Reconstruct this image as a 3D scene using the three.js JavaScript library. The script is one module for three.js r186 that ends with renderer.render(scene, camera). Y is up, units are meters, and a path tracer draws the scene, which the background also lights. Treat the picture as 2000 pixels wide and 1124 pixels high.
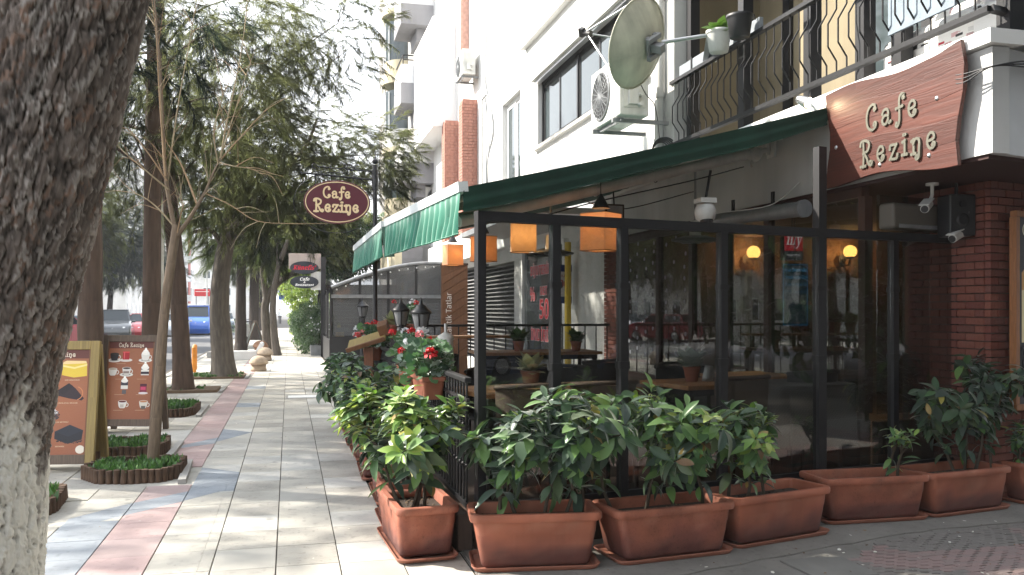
import * as THREE from 'three';
import { mergeGeometries } from 'three/addons/utils/BufferGeometryUtils.js';
import { RoundedBoxGeometry } from 'three/addons/geometries/RoundedBoxGeometry.js';
import { MarchingCubes } from 'three/addons/objects/MarchingCubes.js';

// ------------------------------------------------------------------ camera, sky, sun, exposure
const scene = new THREE.Scene();
const camera = new THREE.PerspectiveCamera(39.29, 2000 / 1214, 0.05, 900);
camera.position.set(0, 1.55, 0);
camera.rotation.y = -0.25107;
camera.setViewOffset(2000, 1214, 0, 0, 2000, 1124);      // a level camera with the lens shifted up a little
const SKY = 1.05, SUN = 5;
{
  const w = 256, h = 128, d = new Float32Array(w * h * 4);
  for (let j = 0; j < h; j++) for (let i = 0; i < w; i++) {
    const el = Math.max(0, Math.sin(((j + 0.5) / h - 0.5) * Math.PI));
    const k = Math.pow(el, 0.55), o = (j * w + i) * 4;
    d[o] = SKY * (1.04 - 0.24 * k); d[o + 1] = SKY * (1.04 - 0.17 * k); d[o + 2] = SKY * (1.05 - 0.07 * k); d[o + 3] = 1;
  }
  const t = new THREE.DataTexture(d, w, h, THREE.RGBAFormat, THREE.FloatType);
  t.mapping = THREE.EquirectangularReflectionMapping; t.magFilter = THREE.LinearFilter; t.needsUpdate = true;
  scene.background = t; scene.environment = t;
}
const sun = new THREE.DirectionalLight(new THREE.Color(1, 0.93, 0.82), SUN);
sun.position.set(-40, 36, -23.5); sun.target.position.set(0, 0, 0);
sun.castShadow = true; sun.shadow.radius = 1.5; sun.shadow.mapSize.set(4096, 4096);
Object.assign(sun.shadow.camera, { left: -45, right: 45, top: 45, bottom: -45, near: 1, far: 160 });
scene.add(sun, sun.target);
scene.fog = new THREE.FogExp2(new THREE.Color(0.93, 0.95, 0.97), 0.0008);
const renderer = new THREE.WebGLRenderer({ antialias: true });
renderer.toneMapping = THREE.LinearToneMapping;
renderer.toneMappingExposure = 2.85;
renderer.shadowMap.enabled = true;

// ------------------------------------------------------------------ helpers
let seed = 7;
const rnd = () => { seed = (seed + 0x6d2b79f5) | 0; let t = Math.imul(seed ^ (seed >>> 15), 1 | seed); t = (t + Math.imul(t ^ (t >>> 7), 61 | t)) ^ t; return ((t ^ (t >>> 14)) >>> 0) / 4294967296; };
const rr = (a, b) => a + (b - a) * rnd();
const V = (x, y, z) => new THREE.Vector3(x, y, z);
const PI = Math.PI;
const hash = (x, y, s = 0) => { let h = (x * 374761393 + y * 668265263 + s * 2147483647) | 0; h = Math.imul(h ^ (h >>> 13), 1274126177); return ((h ^ (h >>> 16)) >>> 0) / 4294967296; };
const sm = (t) => t * t * (3 - 2 * t);
function vnoise(x, y, p, s) {           // value noise that repeats every p cells
  const i = Math.floor(x), j = Math.floor(y), u = sm(x - i), v = sm(y - j), m = (a) => ((a % p) + p) % p;
  const a = hash(m(i), m(j), s), b = hash(m(i + 1), m(j), s), c = hash(m(i), m(j + 1), s), d = hash(m(i + 1), m(j + 1), s);
  return a + (b - a) * u + (c - a) * v + (a - b - c + d) * u * v;
}
function fbm(u, v, p, oct, s) { let f = 0, a = 0.5, n = 0; for (let o = 0; o < oct; o++) { f += a * vnoise(u * p, v * p, p, s + o); n += a; a *= 0.55; p *= 2; } return f / n; }
function tex(n, fn, srgb = false) {
  const d = new Uint8Array(n * n * 4);
  for (let j = 0; j < n; j++) for (let i = 0; i < n; i++) { const c = fn(i / n, j / n), o = (j * n + i) * 4; for (let k = 0; k < 3; k++) d[o + k] = Math.max(0, Math.min(255, 255 * (Array.isArray(c) ? c[k] : c))); d[o + 3] = 255; }
  const t = new THREE.DataTexture(d, n, n); t.wrapS = t.wrapT = THREE.RepeatWrapping; t.magFilter = t.minFilter = THREE.LinearFilter; t.needsUpdate = true; if (srgb) t.colorSpace = THREE.SRGBColorSpace; return t;
}
const rep = (t, x, y = x) => { const c = t.clone(); c.repeat.set(x, y); c.needsUpdate = true; return c; };
const T = {
  fine: tex(512, (u, v) => 0.62 + 0.38 * fbm(u, v, 24, 5, 1)),
  blotch: tex(512, (u, v) => 0.45 + 0.55 * Math.min(1, 0.35 + fbm(u, v, 5, 6, 11) * 0.9 - 0.35 * Math.max(0, fbm(u, v, 40, 2, 31) - 0.62) * 3) - 0.22 * Math.max(0, Math.min(1, (vnoise(u * 34, v * 34, 34, 77) - 0.86) * 9))),
  stain: tex(512, (u, v) => { const a = fbm(u, v, 3, 6, 5), s = fbm(u * 1, v * 0.1, 9, 5, 9); return 0.6 + 0.4 * Math.min(1, Math.max(0, (a * 0.95 + s * 0.55 - 0.3) * 1.25)); }),
  wood: tex(512, (u, v) => { const w = fbm(u, v * 0.12, 12, 4, 3), g = 0.5 + 0.5 * Math.sin((u * 22 + w * 5) * PI * 2); return 0.55 + 0.25 * g * w + 0.3 * fbm(u, v * 0.06, 48, 3, 17); }),
  bark: tex(512, (u, v) => { const a = fbm(u, v * 0.3, 18, 5, 23); return 0.35 + 0.65 * a * (0.6 + 0.6 * fbm(u, v, 6, 3, 29)); }),
  weave: tex(256, (u, v) => { const a = Math.sin(u * 64 * PI), b = Math.sin(v * 64 * PI); return 0.55 + 0.4 * Math.abs(Math.floor(u * 64 + v * 64) % 2 ? a : b); }),
};
function M(c, rough = 0.8, o = {}) {     // c: linear base colour
  const m = new THREE[o.transmission !== undefined || o.clearcoat || o.sheen ? 'MeshPhysicalMaterial' : 'MeshStandardMaterial']({ roughness: rough, metalness: o.metal ?? 0, side: THREE.DoubleSide });
  m.color.setRGB(...c);
  for (const k of ['transmission', 'clearcoat', 'clearcoatRoughness', 'vertexColors', 'ior', 'emissiveIntensity']) if (o[k] !== undefined) m[k] = o[k];
  if (o.transmission !== undefined) m.thickness = 0;
  if (o.emissive) m.emissive.setRGB(...o.emissive);
  if (o.tex) { m.map = rep(T[o.tex], o.rx ?? 1, o.ry ?? o.rx ?? 1); m.userData.metres = true; }
  if (o.bump) { m.bumpMap = rep(T[o.btex ?? o.tex], o.rx ?? 1, o.ry ?? o.rx ?? 1); m.bumpScale = o.bump; m.userData.metres = true; }
  return m;
}
function metres(g) {                     // box-projected uv in metres
  const p = g.attributes.position, n = g.attributes.normal, uv = new Float32Array(p.count * 2);
  for (let i = 0; i < p.count; i++) {
    const x = p.getX(i), y = p.getY(i), z = p.getZ(i), a = Math.abs(n.getX(i)), b = Math.abs(n.getY(i)), c = Math.abs(n.getZ(i));
    if (b >= a && b >= c) { uv[2 * i] = x; uv[2 * i + 1] = z; } else if (a >= c) { uv[2 * i] = z; uv[2 * i + 1] = y; } else { uv[2 * i] = x; uv[2 * i + 1] = y; }
  }
  g.setAttribute('uv', new THREE.BufferAttribute(uv, 2)); return g;
}
const tf = (g, x = 0, y = 0, z = 0, rx = 0, ry = 0, rz = 0) => g.applyMatrix4(new THREE.Matrix4().compose(V(x, y, z), new THREE.Quaternion().setFromEuler(new THREE.Euler(rx, ry, rz, 'YXZ')), V(1, 1, 1)));
const bx = (w, h, d, x = 0, y = 0, z = 0, rx = 0, ry = 0, rz = 0) => tf(new THREE.BoxGeometry(w, h, d), x, y, z, rx, ry, rz);
const rb = (w, h, d, x = 0, y = 0, z = 0, r = 0.01, rx = 0, ry = 0, rz = 0) => tf(new RoundedBoxGeometry(w, h, d, 2, Math.min(r, w / 2.1, h / 2.1, d / 2.1)), x, y, z, rx, ry, rz);
const cy = (r0, r1, h, x = 0, y = 0, z = 0, n = 20, rx = 0, ry = 0, rz = 0) => tf(new THREE.CylinderGeometry(r1, r0, h, n), x, y, z, rx, ry, rz);
const sp = (r, x = 0, y = 0, z = 0, n = 16) => tf(new THREE.SphereGeometry(r, n, Math.max(8, n * 0.7 | 0)), x, y, z);
const la = (pts, n = 24, x = 0, y = 0, z = 0) => tf(new THREE.LatheGeometry(pts.map((p) => new THREE.Vector2(...p)), n), x, y, z);
const tu = (pts, r, n = 24, s = 8, closed = false) => new THREE.TubeGeometry(new THREE.CatmullRomCurve3(pts.map((p) => (p.isVector3 ? p : V(...p))), closed), n, r, s, closed);
function bar(a, b, r, n = 8, square = false) {      // a straight bar between two points
  a = V(...a); b = V(...b); const l = a.distanceTo(b), g = square ? new THREE.BoxGeometry(2 * r, l, 2 * r) : new THREE.CylinderGeometry(r, r, l, n);
  return g.applyMatrix4(new THREE.Matrix4().compose(a.clone().add(b).multiplyScalar(0.5), new THREE.Quaternion().setFromUnitVectors(V(0, 1, 0), b.clone().sub(a).normalize()), V(1, 1, 1)));
}
function mg(list) { const L = list.flat(9).map((g) => { g = g.index ? g.toNonIndexed() : g; for (const k of Object.keys(g.attributes)) if (!['position', 'normal', 'uv'].includes(k)) g.deleteAttribute(k); if (!g.attributes.normal) g.computeVertexNormals(); if (!g.attributes.uv) g.setAttribute('uv', new THREE.BufferAttribute(new Float32Array(g.attributes.position.count * 2), 2)); return g; }); return L.length === 1 ? L[0] : mergeGeometries(L); }
function poly(pts, h, bev = 0) {                      // prism of height h (along y) over the outline [[x, z], ...]
  const s = new THREE.Shape(pts.map(([x, z]) => new THREE.Vector2(x, -z)));
  return new THREE.ExtrudeGeometry(s, { depth: h, bevelEnabled: bev > 0, bevelSize: bev, bevelThickness: bev, bevelOffset: -bev, bevelSegments: 1, curveSegments: 6 }).rotateX(-PI / 2);
}
const ext = (shape, d, bev = 0, seg = 8) => new THREE.ExtrudeGeometry(shape, { depth: d, bevelEnabled: bev > 0, bevelSize: bev, bevelThickness: bev, bevelSegments: 2, curveSegments: seg });
const names = {};
const named = (n) => { const k = names[n] = (names[n] ?? -1) + 1; return k ? n + '_' + String(k).padStart(3, '0') : n; };
function part(parent, name, geo, mat, x, y, z) {
  const g = Array.isArray(geo) ? mg(geo) : geo;
  if (mat.userData?.metres && !g.userData.keep) metres(g);
  const m = new THREE.Mesh(g, mat); m.name = name; m.castShadow = m.receiveShadow = true;
  if (x !== undefined) m.position.set(x, y, z);
  parent.add(m); return m;
}
function thing(name, label, category, x = 0, y = 0, z = 0, ry = 0, group) {
  const o = new THREE.Group(); o.name = named(name); o.position.set(x, y, z); o.rotation.y = ry;
  o.userData = { label, category }; if (group) o.userData.group = group; scene.add(o); return o;
}
function copy(src, label, x, y, z, ry = 0, s = 1) {
  const c = src.clone(); c.name = named(src.name.replace(/_\d{3}$/, '')); c.userData = { ...src.userData, label }; c.position.set(x, y, z); c.rotation.y = ry; c.scale.setScalar(s); scene.add(c); return c;
}
function struct(name) { const o = new THREE.Group(); o.name = name; o.userData = { kind: 'structure', label: name.replace(/_/g, ' ') }; scene.add(o); return o; }
// tapered limb along a curve; uv in metres round and along
function limb(pts, r0, r1, seg = 24, rad = 12, wob = 0.06, ph = 0) {
  const c = new THREE.CatmullRomCurve3(pts.map((p) => (p.isVector3 ? p : V(...p)))), len = c.getLength(), fr = c.computeFrenetFrames(seg, false);
  const pos = [], uv = [], idx = [];
  for (let i = 0; i <= seg; i++) {
    const t = i / seg, p = c.getPointAt(t), r = (typeof r1 === 'function' ? r1(t) : r0 + (r1 - r0) * t);
    for (let j = 0; j <= rad; j++) {
      const a = j / rad * 2 * PI, k = r * (1 + wob * (vnoise((j % rad) / rad * 6, t * len * 2.2 + ph, 6, 3) - 0.5) * 2 + wob * 0.7 * Math.sin(3 * a + t * 4 + ph));
      const q = p.clone().addScaledVector(fr.normals[i], Math.cos(a) * k).addScaledVector(fr.binormals[i], Math.sin(a) * k);
      pos.push(q.x, q.y, q.z); uv.push(j / rad * 2 * PI * r0, t * len);
      if (i < seg && j < rad) { const A = i * (rad + 1) + j, B = A + rad + 1; idx.push(A, A + 1, B, B, A + 1, B + 1); }
    }
  }
  const g = new THREE.BufferGeometry(); g.setAttribute('position', new THREE.Float32BufferAttribute(pos, 3)); g.setAttribute('uv', new THREE.Float32BufferAttribute(uv, 2)); g.setIndex(idx); g.computeVertexNormals(); return g;
}
const keep = (g) => { g = Array.isArray(g) ? mg(g) : g; g.userData.keep = true; return g; };
const canv = (w, h, fn) => { const c = document.createElement('canvas'); c.width = w; c.height = h; const x = c.getContext('2d'); fn(x, w, h); const t = new THREE.CanvasTexture(c); t.colorSpace = THREE.SRGBColorSpace; t.needsUpdate = true; return t; };
const printed = (t, rough = 0.6, o = {}) => { const m = new THREE.MeshStandardMaterial({ map: t, roughness: rough, side: THREE.DoubleSide, ...o }); return m; };
// the curly lettering of the cafe's name: strokes per letter in a box one capital high
const GLYPH = {
  C: [0.72, [[0.6, 0.80], [0.53, 0.74], [0.5, 0.82], [0.58, 0.92], [0.42, 1.0], [0.17, 0.86], [0.06, 0.5], [0.16, 0.12], [0.4, 0.0], [0.6, 0.1], [0.63, 0.25], [0.52, 0.28], [0.5, 0.18]]],
  a: [0.56, [[0.07, 0.42], [0.12, 0.54], [0.3, 0.58], [0.4, 0.46], [0.4, 0.12], [0.46, 0.02], [0.54, 0.07]], [[0.4, 0.33], [0.2, 0.34], [0.07, 0.2], [0.12, 0.04], [0.28, 0.02], [0.4, 0.15]]],
  f: [0.48, [[0.5, 0.86], [0.43, 0.83], [0.43, 0.93], [0.5, 0.99], [0.34, 1.02], [0.24, 0.85], [0.25, 0.4], [0.24, 0.0], [0.14, -0.16], [0.05, -0.1], [0.1, -0.02]], [[0.08, 0.52], [0.42, 0.56]]],
  e: [0.52, [[0.08, 0.29], [0.38, 0.36], [0.36, 0.52], [0.22, 0.58], [0.08, 0.45], [0.06, 0.2], [0.2, 0.02], [0.38, 0.06], [0.43, 0.18], [0.34, 0.21], [0.32, 0.13]]],
  R: [0.76, [[0.15, 0.0], [0.17, 0.5], [0.15, 0.98]], [[0.01, 0.02], [0.29, 0.02]], [[0.0, 0.86], [0.03, 0.99], [0.3, 1.02], [0.53, 0.86], [0.45, 0.62], [0.17, 0.52]], [[0.25, 0.52], [0.4, 0.3], [0.5, 0.08], [0.65, 0.0], [0.71, 0.12], [0.61, 0.15]]],
  z: [0.54, [[0.05, 0.42], [0.07, 0.55], [0.43, 0.55]], [[0.43, 0.55], [0.08, 0.04]], [[0.08, 0.04], [0.46, 0.03], [0.5, 0.16]]],
  i: [0.3, [[0.02, 0.5], [0.15, 0.55]], [[0.14, 0.54], [0.14, 0.04]], [[0.02, 0.02], [0.27, 0.02]], [[0.1, 0.76], [0.19, 0.76]]],
  n: [0.56, [[0.0, 0.5], [0.12, 0.55]], [[0.12, 0.55], [0.12, 0.02]], [[0.02, 0.02], [0.22, 0.02]], [[0.12, 0.4], [0.25, 0.56], [0.41, 0.5], [0.42, 0.1], [0.39, -0.15], [0.28, -0.2], [0.25, -0.1], [0.34, -0.07]]],
};
function strokePts(s, n = 26) { return s.length < 3 ? s : new THREE.CatmullRomCurve3(s.map(([x, y]) => V(x, y, 0))).getPoints(n).map((p) => [p.x, p.y]); }
function drawCurly(x, text, px, py, size, color, lw = 0.09) {
  x.strokeStyle = color; x.lineWidth = size * lw; x.lineCap = 'round'; x.lineJoin = 'round'; let at = px;
  for (const ch of text) { if (ch === ' ') { at += size * 0.4; continue; } const [w, ...st] = GLYPH[ch]; for (const s of st) { x.beginPath(); strokePts(s).forEach(([a, b], i) => x[i ? 'lineTo' : 'moveTo'](at + a * size, py - b * size)); x.stroke(); } at += (w + 0.07) * size; }
}
const curlyWidth = (t, size) => [...t].reduce((a, c) => a + (c === ' ' ? 0.4 : GLYPH[c][0] + 0.07) * size, 0);
function curlyLetter(ch, size, depth, lw = 0.11) {
  const out = []; let k = 0;
  for (const s of GLYPH[ch].slice(1)) {
    const P = strokePts(s, 30), n = P.length, hw = size * lw / 2, L = [], R = [];
    for (let i = 0; i < n; i++) { const a = P[Math.max(0, i - 1)], b = P[Math.min(n - 1, i + 1)], l = Math.hypot(b[0] - a[0], b[1] - a[1]) || 1, nx = -(b[1] - a[1]) / l, ny = (b[0] - a[0]) / l; L.push([P[i][0] * size + nx * hw, P[i][1] * size + ny * hw]); R.push([P[i][0] * size - nx * hw, P[i][1] * size - ny * hw]); }
    for (let i = 0; i < n - 1; i++) { const q = new THREE.Shape([L[i], L[i + 1], R[i + 1], R[i]].map((p) => new THREE.Vector2(...p))); out.push(ext(q, depth + k * 0.0008)); }
    k++;
    for (const e of [P[0], P[n - 1]]) out.push(tf(new THREE.CylinderGeometry(hw * 1.25, hw * 1.25, depth + k * 0.0008, 14), e[0] * size, e[1] * size, (depth + k * 0.0008) / 2, PI / 2));
    k++;
  }
  return mg(out);
}
// ------------------------------------------------------------------ ground, road, pavement
const C = {
  cream5: M([0.36, 0.342, 0.305], 0.84, { tex: 'blotch', rx: 0.9, bump: 0.0015 }), cream6: M([0.47, 0.46, 0.43], 0.8, { tex: 'blotch', rx: 0.4, bump: 0.0012 }),
  cream: M([0.44, 0.418, 0.37], 0.8, { tex: 'blotch', rx: 0.55, bump: 0.0012 }), cream2: M([0.395, 0.378, 0.34], 0.82, { tex: 'blotch', rx: 0.7, bump: 0.0012 }), cream3: M([0.46, 0.442, 0.40], 0.78, { tex: 'stain', rx: 0.4, bump: 0.001 }),
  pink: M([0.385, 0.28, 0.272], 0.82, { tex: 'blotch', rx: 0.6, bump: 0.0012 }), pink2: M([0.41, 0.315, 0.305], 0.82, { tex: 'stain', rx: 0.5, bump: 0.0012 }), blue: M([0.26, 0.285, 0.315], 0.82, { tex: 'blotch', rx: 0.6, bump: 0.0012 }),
  joint: M([0.07, 0.062, 0.052], 1, { tex: 'fine', rx: 2 }), asphalt: M([0.11, 0.112, 0.118], 0.9, { tex: 'fine', rx: 1.3, bump: 0.004 }), kerb: M([0.36, 0.35, 0.33], 0.85, { tex: 'stain', rx: 0.5, bump: 0.002 }),
  concrete: M([0.2, 0.187, 0.17], 0.95, { tex: 'blotch', rx: 0.9, bump: 0.004 }), slab: M([0.185, 0.178, 0.165], 0.85, { tex: 'stain', rx: 0.8, bump: 0.004 }),
  paverR: M([0.25, 0.175, 0.165], 0.8, { tex: 'blotch', rx: 0.9, bump: 0.002 }), paverR2: M([0.225, 0.17, 0.16], 0.8, { tex: 'blotch', rx: 0.9, bump: 0.002 }), paverG: M([0.22, 0.2, 0.185], 0.8, { tex: 'fine', rx: 0.9, bump: 0.002 }),
  soil: M([0.045, 0.03, 0.02], 1, { tex: 'fine', rx: 6, bump: 0.02 }), soilDry: M([0.16, 0.11, 0.07], 1, { tex: 'fine', rx: 4, bump: 0.02 }),
  stucco: M([0.78, 0.775, 0.75], 0.9, { tex: 'stain', rx: 0.22, bump: 0.004 }), stuccoGrey: M([0.5, 0.5, 0.48], 0.9, { tex: 'stain', rx: 0.5, bump: 0.006 }), white: M([0.78, 0.78, 0.77], 0.6), cream4: M([0.62, 0.55, 0.38], 0.85, { tex: 'stain', rx: 0.4 }),
  beige: M([0.27, 0.225, 0.145], 0.85, { tex: 'stain', rx: 0.5, bump: 0.003 }), greyWall: M([0.27, 0.265, 0.275], 0.9, { tex: 'stain', rx: 0.3 }), greyTan: M([0.36, 0.345, 0.32], 0.9, { tex: 'stain', rx: 0.3 }),
  black: M([0.01, 0.01, 0.013], 0.42, { tex: 'fine', rx: 3 }), blackPlain: M([0.015, 0.015, 0.017], 0.5), iron: M([0.018, 0.018, 0.02], 0.5, { metal: 0.4 }), frame: M([0.006, 0.006, 0.009], 0.5, { tex: 'stain', rx: 3 }), steel: M([0.5, 0.5, 0.5], 0.35, { metal: 0.9 }), greyMetal: M([0.28, 0.29, 0.3], 0.5, { metal: 0.3, tex: 'stain', rx: 2 }),
  brick: [[0.19, 0.06, 0.042], [0.165, 0.05, 0.038], [0.215, 0.072, 0.05], [0.15, 0.054, 0.042]].map((c) => M(c, 0.88, { tex: 'fine', rx: 5, bump: 0.003 })), mortar: M([0.12, 0.085, 0.07], 1, { tex: 'fine', rx: 4 }), brickOrange: M([0.42, 0.2, 0.15], 0.9, { tex: 'blotch', rx: 3 }),
  terra: M([0.33, 0.105, 0.057], 0.72, { vertexColors: true, tex: 'stain', rx: 1.4, bump: 0.0015 }), terra2: M([0.30, 0.097, 0.055], 0.76, { vertexColors: true, tex: 'blotch', rx: 2.2, bump: 0.0015 }), terraTray: M([0.32, 0.12, 0.075], 0.75, { tex: 'blotch', rx: 3 }),
  wood: M([0.42, 0.2, 0.075], 0.5, { tex: 'wood', rx: 1.2, bump: 0.001 }), woodDark: M([0.06, 0.032, 0.02], 0.6, { tex: 'wood', rx: 1.3, bump: 0.002 }), woodMid: M([0.2, 0.085, 0.035], 0.6, { tex: 'wood', rx: 1.5, bump: 0.0015 }), olive: M([0.33, 0.235, 0.075], 0.6, { tex: 'wood', rx: 1.4, bump: 0.0015 }), greyWood: M([0.16, 0.115, 0.085], 0.75, { tex: 'wood', rx: 1.6, bump: 0.002 }),
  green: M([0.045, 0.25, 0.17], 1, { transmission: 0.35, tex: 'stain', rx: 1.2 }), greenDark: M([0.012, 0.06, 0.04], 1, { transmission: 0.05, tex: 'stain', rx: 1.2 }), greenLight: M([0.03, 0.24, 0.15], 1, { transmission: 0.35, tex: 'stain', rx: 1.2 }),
  glass: M([0.72, 0.73, 0.72], 0.0, { transmission: 1, ior: 1.68 }), darkGlass: M([0.5, 0.53, 0.55], 0.02, { transmission: 0.9 }), mirrorGlass: M([0.05, 0.065, 0.07], 0.03), plastic: M([0.55, 0.56, 0.57], 0.04, { transmission: 0.85 }),
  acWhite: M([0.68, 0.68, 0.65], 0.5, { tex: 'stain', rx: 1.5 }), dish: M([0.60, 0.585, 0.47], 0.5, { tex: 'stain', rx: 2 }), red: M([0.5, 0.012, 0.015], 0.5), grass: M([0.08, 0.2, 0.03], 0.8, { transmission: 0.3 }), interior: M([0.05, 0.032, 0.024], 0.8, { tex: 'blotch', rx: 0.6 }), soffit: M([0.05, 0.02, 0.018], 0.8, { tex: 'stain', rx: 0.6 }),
};
const ground = part(scene, 'ground', new THREE.PlaneGeometry(900, 900).rotateX(-PI / 2), M([0.10, 0.10, 0.10], 0.95, { tex: 'fine', rx: 0.5 }), 0, -0.16, -100); ground.userData = { kind: 'structure', label: 'ground' };
const road = struct('road');
part(road, 'asphalt', bx(9.2, 0.02, 300, -7.5, -0.13, -130), C.asphalt);
for (let i = 0; i < 14; i++) part(road, 'marking', bx(0.12, 0.004, 2.2, -7.4, -0.114, -18 - i * 6), C.white);
const far_pavement = struct('far_pavement');
part(far_pavement, 'paving', bx(5, 0.14, 300, -14.7, -0.07, -130), C.cream2);
part(far_pavement, 'kerb', bx(0.18, 0.16, 300, -12.1, -0.06, -130), C.kerb);

// the pavement: every slab a piece of its own as far as they can be told apart
const sidewalk = struct('sidewalk');
part(sidewalk, 'bed', [bx(4.4, 0.1, 170, -0.83, -0.062, -78), bx(12, 0.1, 5, 6.4, -0.062, -1.5), bx(9, 0.1, 60, 5.6, -0.066, -36)], C.joint);
const WX = 0.379, LZ = 0.465, colX = (k) => 0.303 - WX * k;
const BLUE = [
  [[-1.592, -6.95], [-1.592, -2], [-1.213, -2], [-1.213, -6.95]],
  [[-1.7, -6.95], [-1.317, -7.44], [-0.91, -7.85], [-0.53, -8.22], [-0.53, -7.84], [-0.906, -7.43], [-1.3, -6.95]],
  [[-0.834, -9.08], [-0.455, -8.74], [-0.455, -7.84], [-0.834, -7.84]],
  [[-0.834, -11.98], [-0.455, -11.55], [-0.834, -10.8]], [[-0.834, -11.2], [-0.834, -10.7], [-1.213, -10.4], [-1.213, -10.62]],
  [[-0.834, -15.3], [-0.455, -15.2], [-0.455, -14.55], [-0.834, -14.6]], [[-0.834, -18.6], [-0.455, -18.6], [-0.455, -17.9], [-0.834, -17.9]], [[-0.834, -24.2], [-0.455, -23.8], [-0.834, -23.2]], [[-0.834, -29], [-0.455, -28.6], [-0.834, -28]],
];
const side = (p, a, b) => (b[0] - a[0]) * (p[1] - a[1]) - (b[1] - a[1]) * (p[0] - a[0]);
function cut(P, a, b, sgn) { const o = []; for (let i = 0; i < P.length; i++) { const p = P[i], q = P[(i + 1) % P.length], s = side(p, a, b) * sgn, t = side(q, a, b) * sgn; if (s >= 0) o.push(p); if (s * t < 0) { const k = s / (s - t); o.push([p[0] + (q[0] - p[0]) * k, p[1] + (q[1] - p[1]) * k]); } } return o; }
const area = (P) => { let a = 0; for (let i = 0; i < P.length; i++) { const p = P[i], q = P[(i + 1) % P.length]; a += p[0] * q[1] - q[0] * p[1]; } return a / 2; };
function split(P) {                       // [[outline, isBlue], ...]
  let rest = [P]; const out = [];
  for (const B of BLUE) { const sg = Math.sign(area(B)), next = [];
    for (let r of rest) { for (let i = 0; i < B.length && r.length > 2; i++) { const a = B[i], b = B[(i + 1) % B.length], o = cut(r, a, b, -sg); if (o.length > 2 && Math.abs(area(o)) > 4e-4) next.push(o); r = cut(r, a, b, sg); } if (r.length > 2 && Math.abs(area(r)) > 4e-4) out.push([r, true]); }
    rest = next; }
  return [...rest.map((r) => [r, false]), ...out];
}
const PITS = [[-1.83, -7.95, -1.22 - 0.62, -6.9], [-2.05, -9.35, -0.98, -8.35], [-2.2, -10.75, -1.3, -9.8], [-2.3, -14.9, -1.35, -13.45], [-2.7, -18.4, -1.3, -17.3], [-2.35, -22, -0.95, -20.6]].map(([a, b, c, d]) => [Math.min(a, c), b, Math.max(a, c), d]);
PITS[0] = [-2.35, -7.95, -1.75, -6.95];
const farTiles = [];
for (let j = -8; j < 190; j++) for (let k = -2; k < 8; k++) {
  const z1 = -6.85 - j * LZ + ([0, 0.012, -0.01, 0.02][((k % 4) + 4) % 4]), z0 = z1 - LZ, x0 = colX(k + 1), x1 = colX(k), zc = (z0 + z1) / 2, xc = (x0 + x1) / 2;
  if (z1 < -78) continue;
  if (PITS.some(([a, b, c, d]) => xc > a && xc < c && zc > b && zc < d)) continue;
  if (k === -2 && zc < -5.6 && zc > -13) continue;
  if (j > 19 && x0 < -1.3 && [1, 2, 7].includes(hash(k, j, 4) * 9 | 0)) { /* plain */ }
  const rect = [[x0 + 0.0035, z0 + 0.0022], [x1 - 0.0035, z0 + 0.0022], [x1 - 0.0035, z1 - 0.0022], [x0 + 0.0035, z1 - 0.0022]];
  const near = z1 > -19 && xc < 1.2;
  if (!near) { farTiles.push([rect, k]); continue; }
  const pieces = z1 > -30 && x1 < -0.4 ? split(rect) : [[rect, false]];
  const dy = (rnd() - 0.5) * 0.0025;
  for (const [P, isBlue] of pieces) {
    const g = poly(area(P) > 0 ? P : P.slice().reverse(), 0.03, 0.0018), m = isBlue ? C.blue : k === 3 ? (rnd() < 0.6 ? C.pink : C.pink2) : [C.cream, C.cream2, C.cream3, C.cream5, C.cream6, C.cream][hash(k, j, 8) * 6 | 0];
    const t = part(sidewalk, named('tile'), g, m, 0, -0.0318 + dy, 0); t.rotation.set((rnd() - 0.5) * 0.004, 0, (rnd() - 0.5) * 0.004); t.position.y += -(t.rotation.z * xc) + t.rotation.x * zc;
  }
}
for (const [nm, f, m] of [['cream', (k, z) => k !== 3, C.cream], ['pink', (k, z) => k === 3, C.pink]]) {
  const L = farTiles.filter(([r, k]) => f(k, r[0][1])); const t = part(sidewalk, nm + '_tiles', L.map(([r]) => bx(r[1][0] - r[0][0], 0.03, r[2][1] - r[0][1], (r[0][0] + r[1][0]) / 2, -0.015 + (rnd() - 0.5) * 0.003, (r[0][1] + r[2][1]) / 2)), m); t.userData.kind = 'stuff';
}
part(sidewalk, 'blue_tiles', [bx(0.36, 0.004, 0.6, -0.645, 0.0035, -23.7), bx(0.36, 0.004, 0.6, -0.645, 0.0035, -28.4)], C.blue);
for (let i = 0; i < 60; i++) part(sidewalk, named('kerb_stone'), rb(0.16, 0.2, 0.985, -2.83, -0.096, -2.5 - i, 0.015), C.kerb);
{ const t = thing('access_cover', 'pale rectangular access cover set into the pavement slabs', 'cover', 0.285, 0.003, -16.05); part(t, 'plate', rb(0.6, 0.02, 0.42, 0, 0, 0, 0.005), C.white); part(t, 'rim', [bx(0.64, 0.012, 0.02, 0, -0.002, 0.225), bx(0.64, 0.012, 0.02, 0, -0.002, -0.225), bx(0.02, 0.012, 0.43, 0.32, -0.002, 0), bx(0.02, 0.012, 0.43, -0.32, -0.002, 0)], C.kerb); }

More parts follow.
